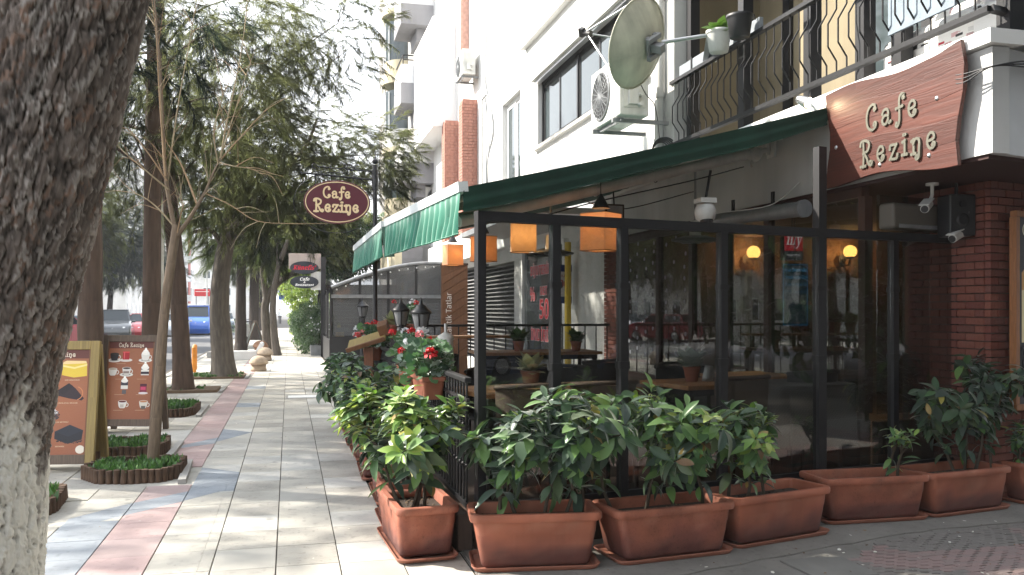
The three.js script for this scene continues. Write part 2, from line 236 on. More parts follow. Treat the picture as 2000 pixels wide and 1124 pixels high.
// tree pits edged with short brown log rolls
const logMat = M([0.13, 0.075, 0.045], 0.95, { tex: 'bark', rx: 3, bump: 0.006 });
const grassBlade = (h, lean) => { const g = new THREE.BufferGeometry(); const w = 0.006 + h * 0.09; g.setAttribute('position', new THREE.Float32BufferAttribute([-w, 0, 0, w, 0, 0, w * 1.2, h * 0.55, lean * 0.4, -w * 1.2, h * 0.55, lean * 0.4, 0, h, lean], 3)); g.setIndex([0, 1, 2, 0, 2, 3, 3, 2, 4]); g.computeVertexNormals(); return g; };
const pitGreens = [M([0.07, 0.19, 0.03], 0.6, { transmission: 0.35 }), M([0.12, 0.26, 0.05], 0.6, { transmission: 0.35 }), M([0.05, 0.12, 0.035], 0.6, { transmission: 0.3 })];
function pit(label, outline, fill, n, tall = 0.1, edge = true) {
  const t = thing('tree_pit', label, 'tree pit'); const cx = outline.reduce((a, p) => a + p[0], 0) / outline.length, cz = outline.reduce((a, p) => a + p[1], 0) / outline.length; t.position.set(cx, 0, cz);
  const O = outline.map(([x, z]) => [x - cx, z - cz]);
  part(t, 'soil', poly(area(O) > 0 ? O : O.slice().reverse(), 0.075), fill, 0, -0.03, 0);
  if (edge) for (let i = 0; i < O.length; i++) { const a = O[i], b = O[(i + 1) % O.length], l = Math.hypot(b[0] - a[0], b[1] - a[1]), m = Math.max(1, Math.round(l / 0.062)); for (let k = 0; k < m; k++) { const s = (k + 0.5) / m; part(t, 'edging_log', cy(0.031, 0.03, rr(0.125, 0.15), 0, 0, 0, 9, rr(-0.06, 0.06), rnd() * 6, rr(-0.06, 0.06)), logMat, a[0] + (b[0] - a[0]) * s, 0.045, a[1] + (b[1] - a[1]) * s); } }
  const inside = (x, z) => { let c = false; for (let i = 0, j = O.length - 1; i < O.length; j = i++) if ((O[i][1] > z) !== (O[j][1] > z) && x < (O[j][0] - O[i][0]) * (z - O[i][1]) / (O[j][1] - O[i][1]) + O[i][0]) c = !c; return c; };
  const sets = [[], [], []], xs = O.map((p) => p[0]), zs = O.map((p) => p[1]), x0 = Math.min(...xs), x1 = Math.max(...xs), z0 = Math.min(...zs), z1 = Math.max(...zs);
  for (let i = 0; i < n * 3; i++) { const x = rr(x0, x1), z = rr(z0, z1); if (!inside(x * 1.08, z * 1.08) || vnoise(x * 7 + 40, z * 7 + 40, 256, 5) < 0.5) continue; for (let q = 0; q < 4; q++) sets[rnd() * 3 | 0].push(tf(grassBlade(rr(0.2, 0.95) * tall, rr(0.01, 0.05)), x + rr(-0.02, 0.02), 0.045, z + rr(-0.02, 0.02), 0, rnd() * 7, rr(-0.4, 0.4))); }
  sets.forEach((s, i) => { if (s.length) part(t, 'low_plants', s, pitGreens[i]).userData.kind = 'stuff'; });
  return t;
}
pit('log edged planting pit nearest the big leaning trunk', [[-2.3, -7.0], [-1.86, -7.02], [-1.76, -7.4], [-1.8, -7.9], [-2.3, -7.95]], C.soil, 120, 0.14);
pit('rounded log edged pit with green plants round the thin young trunk', [[-1.66, -8.5], [-1.4, -8.42], [-1.12, -8.45], [-1.0, -8.62], [-1.0, -9.15], [-1.15, -9.25], [-1.75, -9.25], [-1.85, -8.8]], C.soilDry, 260, 0.12);
pit('log edged pit with low plants in front of the drinks menu board', [[-2.1, -9.9], [-1.38, -9.88], [-1.3, -10.2], [-1.35, -10.75], [-2.1, -10.75]], C.soil, 260, 0.12);
pit('log edged pit full of bright green plants beyond the menu boards', [[-2.2, -13.5], [-1.5, -13.5], [-1.38, -13.75], [-1.38, -14.6], [-2.2, -14.7]], C.soil, 420, 0.16);
pit('bare earth pit at the foot of the straight brown trunk', [[-2.6, -17.4], [-1.32, -17.4], [-1.32, -18.3], [-2.6, -18.3]], C.soilDry, 20, 0.06, false);
pit('grassy earth pit at the foot of the mottled trunk', [[-2.3, -20.7], [-1.0, -20.7], [-1.0, -21.9], [-2.3, -21.9]], C.soilDry, 200, 0.07, false);
for (const [x0, z0, x1, z1] of PITS) part(sidewalk, named('pit_surround'), bx(x1 - x0 + 0.7, 0.02, z1 - z0 + 0.8, (x0 + x1) / 2, -0.018 - 0.0007 * z0 * -0.1, (z0 + z1) / 2), C.cream2);
for (const [x0, z0, x1, z1] of [[-0.93, -8.3, -0.98 + 0.0, -9.4], [-1.28, -13.4, -1.28, -14.9], [-1.22, -9.75, -1.22, -10.8], [-1.24, -17.3, -1.24, -18.4], [-0.93, -20.6, -0.93, -22]]) part(sidewalk, named('pit_kerb'), bar([x0, 0.0, z0], [x1, 0.0, z1], 0.035, 4, true), C.kerb);

// entrance side: old concrete, grey slabs and small red and grey setts
const entrance_paving = struct('entrance_paving');
part(entrance_paving, 'concrete', poly([...Array.from({ length: 60 }, (_, i) => { const x = 1.08 + i * 0.134, z = x < 2.1 ? -4.57 - (x - 1.08) * 0.07 : x < 3.9 ? -4.64 - (x - 2.1) * 0.27 : -5.12 - (x - 3.9) * 0.085; return [x, z + (fbm(x * 0.13, 0.3, 16, 4, 51) - 0.5) * 0.28]; }), [9, -7.2], [1.08, -5.9]], 0.012), C.concrete, 0, -0.006, 0);
part(entrance_paving, 'mortar_bed', bx(9, 0.02, 3.6, 5.57, -0.0135, -4.4), C.concrete);
{
  const cells = [[1.09, -4.53, 1.75, -3.6], [1.77, -4.56, 2.35, -4.05], [1.77, -4.03, 2.5, -3.4], [2.37, -4.62, 2.92, -4.15], [2.52, -4.13, 3.15, -3.4], [2.94, -4.8, 3.35, -4.4]];
  cells.forEach(([x0, z0, x1, z1], i) => { const j = () => rr(-0.05, 0.05); part(entrance_paving, named('slab'), poly([[x0, z0], [x1 + j() * 0.4, z0 + 0.02], [x1, z1], [x0 + 0.02, z1]].map(([x, z]) => [x, z]), 0.03, 0.004), i % 2 ? C.slab : C.concrete, 0, -0.024 + rr(-0.003, 0.003), 0); });
  const stuff = [[], [], []]; let n = 0;
  for (let r = 0; r < 46; r++) for (let c = 0; c < 60; c++) {
    const x = 2.98 + c * 0.098 + (r % 2) * 0.049, arc = 0.05 * Math.sin(x * 5.2), z = -3.2 - r * 0.05 - arc * 0.8;
    const lim = x < 3.9 ? -4.45 - (x - 3.0) * 0.66 : -5.06 - (x - 3.9) * 0.13;
    if (z < lim || x > 8.2 || (x < 3.3 && z < -4.2 + (3.3 - x))) continue;
    const px = x * 0.9687 + z * 0.2484, d = x * 0.2484 - z * 0.9687, u = px / d, band = vnoise(x * 1.4, z * 2.2 + 90, 256, 3), mi = band > 0.56 ? 2 : rnd() < 0.5 ? 0 : 1;
    const g = () => bx(0.0965 + rr(-0.002, 0.0), 0.03, 0.0485, 0, 0, 0, rr(-0.015, 0.015), -0.25 * Math.cos(x * 5.2), rr(-0.01, 0.01));
    if (u > 0.3 && u < 0.6 && d > 4.6 && n < 290) { n++; part(entrance_paving, named('sett'), g(), [C.paverR, C.paverR2, C.paverG][mi], x, -0.013 + rr(-0.002, 0.002), z); }
    else stuff[mi].push(tf(g(), x, -0.013 + rr(-0.002, 0.002), z));
  }
  stuff.forEach((s, i) => { if (s.length) part(entrance_paving, 'setts', s, [C.paverR, C.paverR2, C.paverG][i]).userData.kind = 'stuff'; });
}
{ const L = [[], [], []], g0 = new THREE.CircleGeometry(1, 5).rotateX(-PI / 2); for (let i = 0; i < 420; i++) { const x = rnd() < 0.6 ? rr(1.0, 6.5) : rr(-2.6, 1.0), z = x > 1 ? rr(-5.35, -3.6) : rr(-20, -4), s = rr(0.004, 0.016) * (x > 1 ? 1 : 0.8), g = g0.clone(); g.scale(s, 1, s * rr(0.4, 1)); L[rnd() * 3 | 0].push(tf(g, x, 0.009 + rnd() * 0.004, z, rr(-0.3, 0.3), rnd() * 6, rr(-0.3, 0.3))); } L.forEach((l, i) => { const t = part(scene, ['dry_leaf_litter', 'pale_litter', 'brown_litter'][i], l, M([[0.2, 0.12, 0.05], [0.6, 0.58, 0.52], [0.09, 0.055, 0.03]][i], 0.9)); t.userData = { kind: 'stuff', label: ['dry leaf bits scattered on the paving', 'small pale bits of litter scattered on the paving', 'dark brown crumbs scattered on the paving'][i], category: 'litter' }; }); }
part(entrance_paving, 'side_street', bx(30, 0.02, 16, 12, -0.13 + 0.09, 6.6), C.asphalt);
// ------------------------------------------------------------------ buildings
// walls in the street's plane: shape coordinates (s = -z, y), pushed inward along +x
function wallS(x, depth, s0, s1, y0, y1, holes = []) { const s = new THREE.Shape([[s0, y0], [s1, y0], [s1, y1], [s0, y1]].map((p) => new THREE.Vector2(...p))); for (const [a, b, c, d] of holes) s.holes.push(new THREE.Path([[a, c], [a, d], [b, d], [b, c]].map((p) => new THREE.Vector2(...p)))); const g = ext(s, depth); g.rotateY(PI / 2); return g.translate(x, 0, 0); }
const wb = (x0, x1, y0, y1, s0, s1) => bx(x1 - x0, y1 - y0, s1 - s0, (x0 + x1) / 2, (y0 + y1) / 2, -(s0 + s1) / 2);
function brickFace(parent, len, h, at, ry, name = 'brick', limit = 300, bw = 0.2, bh = 0.065) {   // courses of bricks on a face
  const st = [], geos = [bx(bw - 0.01, bh - 0.01, 0.05), bx(bw / 2 - 0.01, bh - 0.01, 0.05)]; let n = 0; const R = new THREE.Matrix4().makeRotationY(ry).setPosition(...at);
  const rows = Math.floor(h / bh), nb = Math.ceil(len / bw);
  for (let r = rows - 1; r >= 0; r--) for (let c = 0; c <= nb; c++) {
    let a = c * bw - (r % 2 ? bw / 2 : 0), b = a + bw; a = Math.max(0, a); b = Math.min(len, b); if (b - a < 0.03) continue;
    const w = b - a, g = w > bw * 0.99 ? geos[0] : Math.abs(w - bw / 2) < 0.003 ? geos[1] : bx(w - 0.01, bh - 0.01, 0.05);
    const p = V((a + b) / 2, (r + 0.5) * bh, rr(-0.003, 0.003)).applyMatrix4(R);
    if (n < limit) { n++; const m = part(parent, named(name), g.clone(), C.brick[rnd() * 4 | 0], p.x, p.y, p.z); m.rotation.y = ry; } else st.push(tf(g.clone(), p.x, p.y, p.z, 0, ry));
  }
  if (st.length) part(parent, 'brickwork', st, C.brick[0]).userData.kind = 'stuff';
}
// ---- the cafe's building: first floor white stucco, balcony over the entrance, dark ground floor
const cafe = thing('cafe_building', 'white stucco apartment building above the cafe with corner balcony', 'building');
part(cafe, 'wall', [wallS(4.7, 0.25, 10.3, 20.6, 2.62, 16, [[10.9, 16.3, 4.72, 6.28], [11.4, 16.3, 7.6, 9.2], [17.6, 19.2, 4.2, 6.2]]), wb(4.95, 12, 6.45, 16, 4.94, 10.3)], C.stucco);
part(cafe, 'pier', wb(4.66, 5.0, 3.3, 6.6, 10.02, 10.62), C.stuccoGrey);
part(cafe, 'ledge', [wb(4.58, 4.7, 6.88, 7.02, 10.3, 17.2)], C.stucco);
part(cafe, 'upper_slab', wb(4.6, 12, 6.3, 6.45, 4.94, 10.3), C.stucco);
// front side runs slightly skew, as the corner plot does
const FD = [0.975, -0.222], FA = Math.atan2(0.222, 0.975);
const frontX = (t) => [4.7 + FD[0] * t, -4.94 + FD[1] * t];
part(cafe, 'fascia', [wallS(4.66, 0.14, 4.945, 12.2, 2.63, 3.36)], M([0.58, 0.585, 0.58], 0.7, { tex: 'stain', rx: 0.3, bump: 0.003 }));
part(cafe, 'corner_fascia', [bx(4, 0.73, 0.14, 4.665 + 2 * FD[0] - 0.07 * FD[1], 2.995, -4.935 + 2 * FD[1] - 0.07 * FD[0] - 0.012, 0, FA)], M([0.6, 0.62, 0.64], 0.5, { tex: 'stain', rx: 0.4, bump: 0.003 }));
part(cafe, 'balcony_slab', [wallS(4.6, 1.5, 4.9, 10.3, 3.37, 3.47), bx(4, 0.1, 1.2, 4.6 + 2 * FD[0] + 0.15, 3.42, -4.9 + 2 * FD[1] - 0.6, 0, FA)], C.white);
part(cafe, 'balcony_floor', [wb(6.1, 12, 3.3, 3.46, 5.8, 12)], C.stuccoGrey);
part(cafe, 'balcony_wall', [wb(5.9, 6.1, 3.46, 6.3, 6.2, 10.3), bx(6, 2.84, 0.2, 6.1 + 3 * FD[0], 4.88, -6.2 + 3 * FD[1], 0, FA), wb(4.95, 5.9, 3.46, 6.3, 10.1, 10.3)], C.beige);
part(cafe, 'shutter_slats', Array.from({ length: 30 }, (_, i) => bx(2.4, 0.05, 0.03, 6.5 + 1.2 * FD[0], 3.52 + i * 0.06, -6.12 + 0.5 * FD[1] - 0.1, 0.4, FA)), C.white);
for (const s of [9.9, 8.62, 7.36, 6.57, 6.1, 5.0]) part(cafe, 'balcony_post', wb(4.8, 4.92, 3.47, 6.3, s - 0.06, s + 0.06), C.frame);
for (const s of [9.4, 7.9, 7.0]) part(cafe, 'door_frame', wb(5.84, 5.9, 3.47, 6.1, s - 0.07, s + 0.07), C.frame);
part(cafe, 'balcony_door_glass', [wb(5.86, 5.88, 3.55, 5.9, 7.08, 7.82), wb(5.86, 5.88, 3.55, 5.9, 6.3, 6.92)], C.mirrorGlass);
// railing: top and bottom rails, bellied bars
{
  const rail = part(cafe, 'railing', [wb(4.63, 4.69, 4.38, 4.42, 4.96, 10.1), wb(4.63, 4.69, 3.6, 3.64, 4.96, 10.1), bar([4.66, 4.4, -4.96], [4.66 + 3.5 * FD[0], 4.4, -4.96 + 3.5 * FD[1]], 0.022, 4, true), bar([4.66, 3.62, -4.96], [4.66 + 3.5 * FD[0], 3.62, -4.96 + 3.5 * FD[1]], 0.022, 4, true)], C.iron);
  for (let s = 5.1; s < 10; s += 0.145) part(rail, named('bar'), mg([[[4.66, 4.39, -s], [4.66, 4.2, -s]], [[4.66, 4.2, -s], [4.575, 4.06, -s]], [[4.575, 4.06, -s], [4.575, 3.86, -s]], [[4.575, 3.86, -s], [4.66, 3.74, -s]], [[4.66, 3.74, -s], [4.66, 3.63, -s]]].map(([a, b]) => bar(a, b, 0.0075, 6))), C.iron);
  for (let t = 0.15; t < 3.4; t += 0.145) part(rail, named('bar'), mg([[0, 4.39, 0, 4.2], [0, 4.2, 0.085, 4.06], [0.085, 4.06, 0.085, 3.86], [0.085, 3.86, 0, 3.74], [0, 3.74, 0, 3.63]].map(([a, y, b, v]) => bar([4.66 + FD[0] * t + FD[1] * a, y, -4.96 + FD[1] * t + a], [4.66 + FD[0] * t + FD[1] * b, v, -4.96 + FD[1] * t + b], 0.0075, 6))), C.iron);
}
// windows on the white wall
function slidingWindow(parent, x, s0, s1, y0, y1, n, mat, glass) {
  const f = part(parent, 'window', [wb(x, x + 0.07, y0, y0 + 0.07, s0, s1), wb(x, x + 0.07, y1 - 0.07, y1, s0, s1), wb(x + 0.002, x + 0.068, y0 + 0.07, y1 - 0.07, s0, s0 + 0.07), wb(x + 0.002, x + 0.068, y0 + 0.07, y1 - 0.07, s1 - 0.07, s1)], mat);
  for (let i = 0; i < n; i++) { const a = s0 + 0.07 + (s1 - s0 - 0.14) * i / n, b = s0 + 0.07 + (s1 - s0 - 0.14) * (i + 1) / n, q = x + (i % 2 ? 0.005 : 0.03);
    part(f, 'sash', [wb(q, q + 0.028, y0 + 0.07, y1 - 0.07, a, a + 0.065), wb(q, q + 0.028, y0 + 0.07, y1 - 0.07, b - 0.065, b), wb(q + 0.001, q + 0.027, y0 + 0.07, y0 + 0.14, a + 0.065, b - 0.065), wb(q + 0.001, q + 0.027, y1 - 0.14, y1 - 0.07, a + 0.065, b - 0.065)], mat);
    part(f, 'pane', wb(q + 0.01, q + 0.016, y0 + 0.14, y1 - 0.14, a + 0.065, b - 0.065), glass); }
  return f;
}
slidingWindow(cafe, 4.78, 10.9, 16.3, 4.72, 6.0, 5, C.frame, C.mirrorGlass);
part(cafe, 'window_backing', [wb(4.9, 4.95, 4.72, 6.28, 10.9, 16.3), wb(4.9, 4.95, 7.6, 9.2, 11.4, 16.3)], C.blackPlain);
part(cafe, 'sill', [wb(4.62, 4.78, 4.66, 4.72, 10.85, 16.4)], M([0.52, 0.5, 0.46], 0.8, { tex: 'stain', rx: 0.6 }));
{ const b = part(cafe, 'shutter_box', [wb(4.56, 4.86, 6.0, 6.3, 10.85, 16.35)], M([0.62, 0.61, 0.57], 0.7, { tex: 'stain', rx: 0.7 })); part(b, 'shutter_rail', wb(4.62, 4.72, 5.94, 6.0, 10.95, 16.28), C.steel); }
slidingWindow(cafe, 4.8, 17.6, 19.2, 4.2, 6.2, 2, C.white, C.mirrorGlass);
part(cafe, 'expansion_joint', wb(4.694, 4.7, 3.5, 12, 17.28, 17.3), C.kerb);
// ground floor: glazing with brown frames, brick pillars, dark room behind
const brown = M([0.055, 0.022, 0.014], 0.5, { tex: 'wood', rx: 1.5 });
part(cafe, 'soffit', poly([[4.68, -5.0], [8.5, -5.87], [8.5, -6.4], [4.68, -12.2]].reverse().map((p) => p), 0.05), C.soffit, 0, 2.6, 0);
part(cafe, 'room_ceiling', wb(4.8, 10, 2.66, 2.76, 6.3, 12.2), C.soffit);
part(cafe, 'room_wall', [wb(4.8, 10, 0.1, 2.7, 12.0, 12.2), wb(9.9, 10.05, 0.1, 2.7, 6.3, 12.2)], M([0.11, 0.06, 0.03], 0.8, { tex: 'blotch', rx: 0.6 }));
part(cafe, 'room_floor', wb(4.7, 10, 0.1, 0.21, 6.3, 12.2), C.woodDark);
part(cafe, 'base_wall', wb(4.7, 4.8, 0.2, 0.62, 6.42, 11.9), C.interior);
{
  const f = part(cafe, 'shopfront', [wb(4.71, 4.79, 2.52, 2.63, 6.42, 11.9), wb(4.715, 4.785, 0.62, 0.68, 6.42, 11.9)], brown);
  const S = [6.42, 7.1, 7.95, 8.8, 9.68, 10.66, 11.86];
  for (const s of S) part(f, 'mullion', wb(4.712, 4.788, 0.68, 2.52, s - 0.045, s + 0.045), brown);
  for (let i = 0; i < S.length - 1; i++) part(f, 'pane', wb(4.748, 4.752, 0.68, 2.52, S[i] + 0.045, S[i + 1] - 0.045), C.glass);
  const dot = M([0.55, 0.54, 0.62], 0.6, { transmission: 0.3 }), dg = new THREE.CylinderGeometry(0.026, 0.026, 0.003, 12).rotateZ(PI / 2);
  for (let i = 0; i < 11; i++) for (let j = 0; j < 7; j++) { if (rnd() < 0.22) continue; part(f, 'dot_sticker', dg.clone(), dot, 4.744, 0.95 + i * 0.145 + (j % 2) * 0.07 + rr(-0.02, 0.02), -9.85 - j * 0.28 - rr(0, 0.08) - (j > 2 ? 0.12 : 0)); }
  part(f, 'front_glazing', bx(0.62, 1.84, 0.008, 5.08, 1.6, -6.36, 0, 0.18), C.glass);
  part(f, 'front_base', bx(0.66, 0.42, 0.06, 5.08, 0.41, -6.36, 0, 0.18), C.interior);
}
part(cafe, 'brick_core', [wb(4.72, 5.1, 0, 2.63, 11.96, 12.56), bx(3.2, 2.6, 0.24, 5.5 + 1.6 * FD[0], 1.3, -5.99 + 1.6 * FD[1], 0, FA), wb(5.5, 5.6, 0, 2.6, 6.02, 6.9)], C.mortar);
const pillarA = part(cafe, 'brick_pillar', wb(4.9, 5.0, 0, 2.6, 12.0, 12.5), C.mortar);
brickFace(pillarA, 0.6, 2.6, [4.70, 0, -11.96], PI / 2, 'brick', 110); brickFace(pillarA, 0.36, 2.6, [4.7, 0, -11.94], 0, 'brick', 110);
const entranceWall = part(cafe, 'brick_wall', bx(0.05, 2.6, 0.05, 5.56, 1.3, -6.0), C.mortar);
brickFace(entranceWall, 3.0, 2.6, [5.46, 0, -5.845], FA, 'brick', 300);
const entranceReturn = part(cafe, 'brick_return', bx(0.05, 2.6, 0.05, 5.57, 1.3, -6.3), C.mortar);
brickFace(entranceReturn, 0.9, 2.6, [5.475, 0, -5.87], PI / 2, 'brick', 200);
// ---- neighbours along the same side
{
  const b = thing('shop_building', 'white building beyond the cafe with brick red piers and shop below', 'building');
  part(b, 'wall', [wallS(4.72, 0.3, 20.65, 30, 3.4, 16, [[20.9, 21.5, 4.3, 6.9], [22.7, 23.4, 4.0, 6.6]]), wallS(4.72, 0.25, 12.6, 30, -0.05, 3.4, [[14.4, 17.2, 0.5, 2.75], [18.2, 25.4, 0.3, 2.7]])], C.stucco);
  part(b, 'bay', wb(4.05, 4.72, 6.9, 10.1, 25.0, 29), C.white);
  part(b, 'canopy', wb(3.4, 4.72, 3.02, 3.12, 12.6, 17.5), C.white);
  for (const s of [22.0, 24.6]) { const p = part(b, 'pier', wb(4.34, 4.72, 3.3, s < 23 ? 7.0 : 7.0, s, s + 0.5), C.brickOrange); const L = []; for (let i = 0; i < 46; i++) for (let c = 0; c < 3; c++) { L.push(bx(0.118, 0.066, 0.03, 4.4 + c * 0.125 + (i % 2 ? 0.02 : 0), 3.34 + i * 0.079, -s + 0.003)); L.push(bx(0.03, 0.066, 0.155, 4.337, 3.34 + i * 0.079, -s - 0.085 - c * 0.165)); } part(p, 'bricks', L, C.brickOrange).userData.kind = 'stuff'; }
  part(b, 'pier', wb(4.5, 4.72, 8.5, 13, 23.1, 23.7), M([0.58, 0.34, 0.27], 0.9, { tex: 'blotch', rx: 3 }));
  for (const [a, c, y0, y1] of [[20.9, 21.5, 4.3, 6.9], [22.7, 23.4, 4.0, 6.6]]) slidingWindow(b, 4.76, a, c, y0, y1, 1, C.white, C.mirrorGlass);
  // shop window with the lettered sale notice
  const f = part(b, 'shop_window', [wb(4.6, 4.72, 0.44, 0.5, 14.36, 17.24), wb(4.6, 4.72, 2.72, 2.8, 14.36, 17.24), wb(4.61, 4.72, 0.5, 2.72, 14.36, 14.46), wb(4.61, 4.72, 0.5, 2.72, 17.14, 17.24)], C.white);
  part(f, 'pane', wb(4.66, 4.668, 0.5, 2.72, 14.46, 17.14), C.darkGlass);
  part(f, 'display_back', wb(5.6, 5.7, 0, 3, 14, 17.6), M([0.12, 0.13, 0.13], 0.8, { tex: 'blotch', rx: 1 }));
  const t = canv(512, 512, (x) => { x.clearRect(0, 0, 512, 512); x.textAlign = 'center'; x.fillStyle = '#d01830'; x.strokeStyle = '#f5e6e6'; x.lineWidth = 5; x.lineJoin = 'round'; for (const [s, y, z, q] of [['BİJUTERİDE', 105, 74, 256], ['%', 250, 110, 95], ['NET', 220, 66, 290], ['50', 350, 150, 300], ['İNDİRİM', 475, 92, 262]]) { x.font = 'bold ' + z + 'px sans-serif'; x.strokeText(s, q, y); x.fillText(s, q, y); } });
  part(f, 'sale_lettering', keep(tf(new THREE.PlaneGeometry(2.0, 1.75), 4.64, 1.72, -15.85, 0, -PI / 2)), printed(t, 0.6, { transparent: true, alphaTest: 0.4 }));
  for (let i = 0; i < 26; i++) part(f, 'string_light', sp(0.018, 4.69, 0.7 + rnd() * 1.95, -14.55 - rnd() * 2.5, 6), C.white);
  // slatted shutters and timber panel shopfront further on
  part(b, 'shutter_back', wb(4.95, 5.0, 0.2, 2.8, 18.1, 25.5), C.blackPlain);
  for (let i = 0; i < 24; i++) part(b, 'slat', wb(4.78, 4.84, 0.4 + i * 0.098, 0.425 + i * 0.098, 18.2, 25.4), M([0.24, 0.24, 0.24], 0.6));
  part(b, 'shop_sign_band', wb(4.3, 4.5, 2.86, 3.5, 16.5, 27.5), C.white);
  const tl = canv(1024, 128, (x, w, h) => { x.fillStyle = '#f2f2f0'; x.fillRect(0, 0, w, h); x.fillStyle = '#3a3a40'; x.font = '64px sans-serif'; x.textAlign = 'center'; x.fillText('ACCESSORIES', w / 2 + 200, 88); });
  part(b, 'sign_lettering', keep(tf(new THREE.PlaneGeometry(6, 0.6), 4.294, 3.18, -20.4, 0, -PI / 2)), printed(tl));
  part(b, 'service_pipe', cy(0.055, 0.055, 2.7, 4.55, 1.35, -13.95, 14), M([0.6, 0.42, 0.03], 0.5));
  const nt = canv(128, 192, (x, w, h) => { x.fillStyle = '#e8e6ea'; x.fillRect(0, 0, w, h); x.fillStyle = '#2a3a78'; x.fillRect(0, 0, w, 34); x.fillRect(0, h - 34, w, 34); x.fillStyle = '#b02030'; x.font = 'bold 52px sans-serif'; x.textAlign = 'center'; x.fillText('600', w / 2, 112); x.fillStyle = '#a05060'; x.font = '20px sans-serif'; x.fillText('YOKA', w / 2, 62); });
  const n = thing('wall_notice', 'blue and white notice with red 600 hung by the yellow pipe', 'notice', 4.5, 2.0, -14.15, 0.25); part(n, 'sheet', keep(new THREE.PlaneGeometry(0.42, 0.66)), printed(nt)); part(n, 'backing', bx(0.42, 0.66, 0.012, 0, 0, -0.008), C.white);
  const p = thing('timber_sign_panel', 'tall reddish timber panel with vertical white lettering near slatted shutters', 'sign', 3.52, 0, -18.8, 0.1);
  for (let i = 0; i < 14; i++) { const y0 = i * 0.19 - 0.35; const s = new THREE.Shape([[-0.29, Math.max(0.4, Math.min(2.55, y0))], [0.29, Math.max(0.4, Math.min(2.55, y0 + 0.36))], [0.29, Math.max(0.4, Math.min(2.55, y0 + 0.54))], [-0.29, Math.max(0.4, Math.min(2.55, y0 + 0.18))]].map((q) => new THREE.Vector2(...q))); if (y0 + 0.54 > 0.5 && y0 < 2.45) part(p, named('panel_plank'), ext(s, 0.03 + (i % 2) * 0.003), [C.woodMid, M([0.23, 0.1, 0.045], 0.6, { tex: 'wood', rx: 2 })][i % 2]); }
  part(p, 'back_board', bx(0.6, 2.55, 0.03, 0, 1.275, -0.02), C.woodMid); part(p, 'top_edge', bx(0.6, 0.04, 0.07, 0, 2.57, 0.01), C.woodDark);
  const lt = canv(128, 768, (x, w, h) => { x.clearRect(0, 0, w, h); x.translate(88, h - 20); x.rotate(-PI / 2); x.fillStyle = '#e6dcd2'; x.font = '88px sans-serif'; x.fillText('Otantik Tatlar', 0, 0, 720); });
  part(p, 'lettering', keep(tf(new THREE.PlaneGeometry(0.25, 1.5), -0.13, 1.6, 0.042)), printed(lt, 0.6, { transparent: true, alphaTest: 0.4 }));
}
// grey block with balconies and round bays
{
  const b = thing('balcony_apartment_block', 'grey apartment block with white balcony fronts and a round cream bay', 'building');
  part(b, 'wall', [wb(4.4, 14, 0, 18, 31, 44)], C.greyTan);
  for (let i = 0; i < 4; i++) {
    const y = 5.83 + i * 2.65, top = part(b, 'balcony', [wb(3.62, 6.2, y, y + 0.68, 29, 31)], C.greyWall);
    part(top, 'parapet', wb(3.64, 6.2, y + 0.68, y + 1.3, 29.02, 31), M([0.62, 0.62, 0.62], 0.8));
    part(top, 'rail', [bar([3.7, y + 1.62, -29.1], [6, y + 1.62, -29.1], 0.025), bar([3.7, y + 1.47, -29.1], [6, y + 1.47, -29.1], 0.02), bar([3.7, y + 1.62, -29.1], [3.7, y + 1.62, -30.9], 0.025), ...[0, 0.8, 1.6].map((k) => bar([3.7 + k, y + 1.3, -29.1], [3.7 + k, y + 1.62, -29.1], 0.02))], C.iron);
    part(top, 'soffit_beam', wb(4.2, 4.5, y - 0.42, y, 29.4, 31), C.greyWall);
    const g = part(b, 'round_bay', cy(0.85, 0.85, 0.75, 4.45, y - 0.35, -34, 28), i % 2 ? M([0.6, 0.6, 0.58], 0.8) : C.cream4);
    part(g, 'ring', cy(0.95, 0.95, 0.2, 4.45, y - 0.76, -34, 28), C.cream4);
    for (let k = 0; k < 7; k++) { const a = PI * 0.55 + k * 0.33; part(g, 'bay_window', bx(0.03, 1.45, 0.03, 4.45 + Math.cos(a) * 0.86, y + 0.75, -34 - Math.sin(a) * 0.86), C.white); }
    part(g, 'bay_glass', cy(0.83, 0.83, 1.5, 4.45, y + 0.78, -34, 28), C.mirrorGlass);
    slidingWindow(b, 4.34, 36, 38, y + 0.2, y + 1.6, 2, C.white, C.mirrorGlass);
  }
  part(b, 'lower_wall', [wb(3.7, 4.4, 2.9, 4.2, 29.4, 38)], C.greyWall); part(b, 'cream_panel', wb(3.45, 3.7, 3.0, 3.7, 29.4, 34), C.cream4);
}
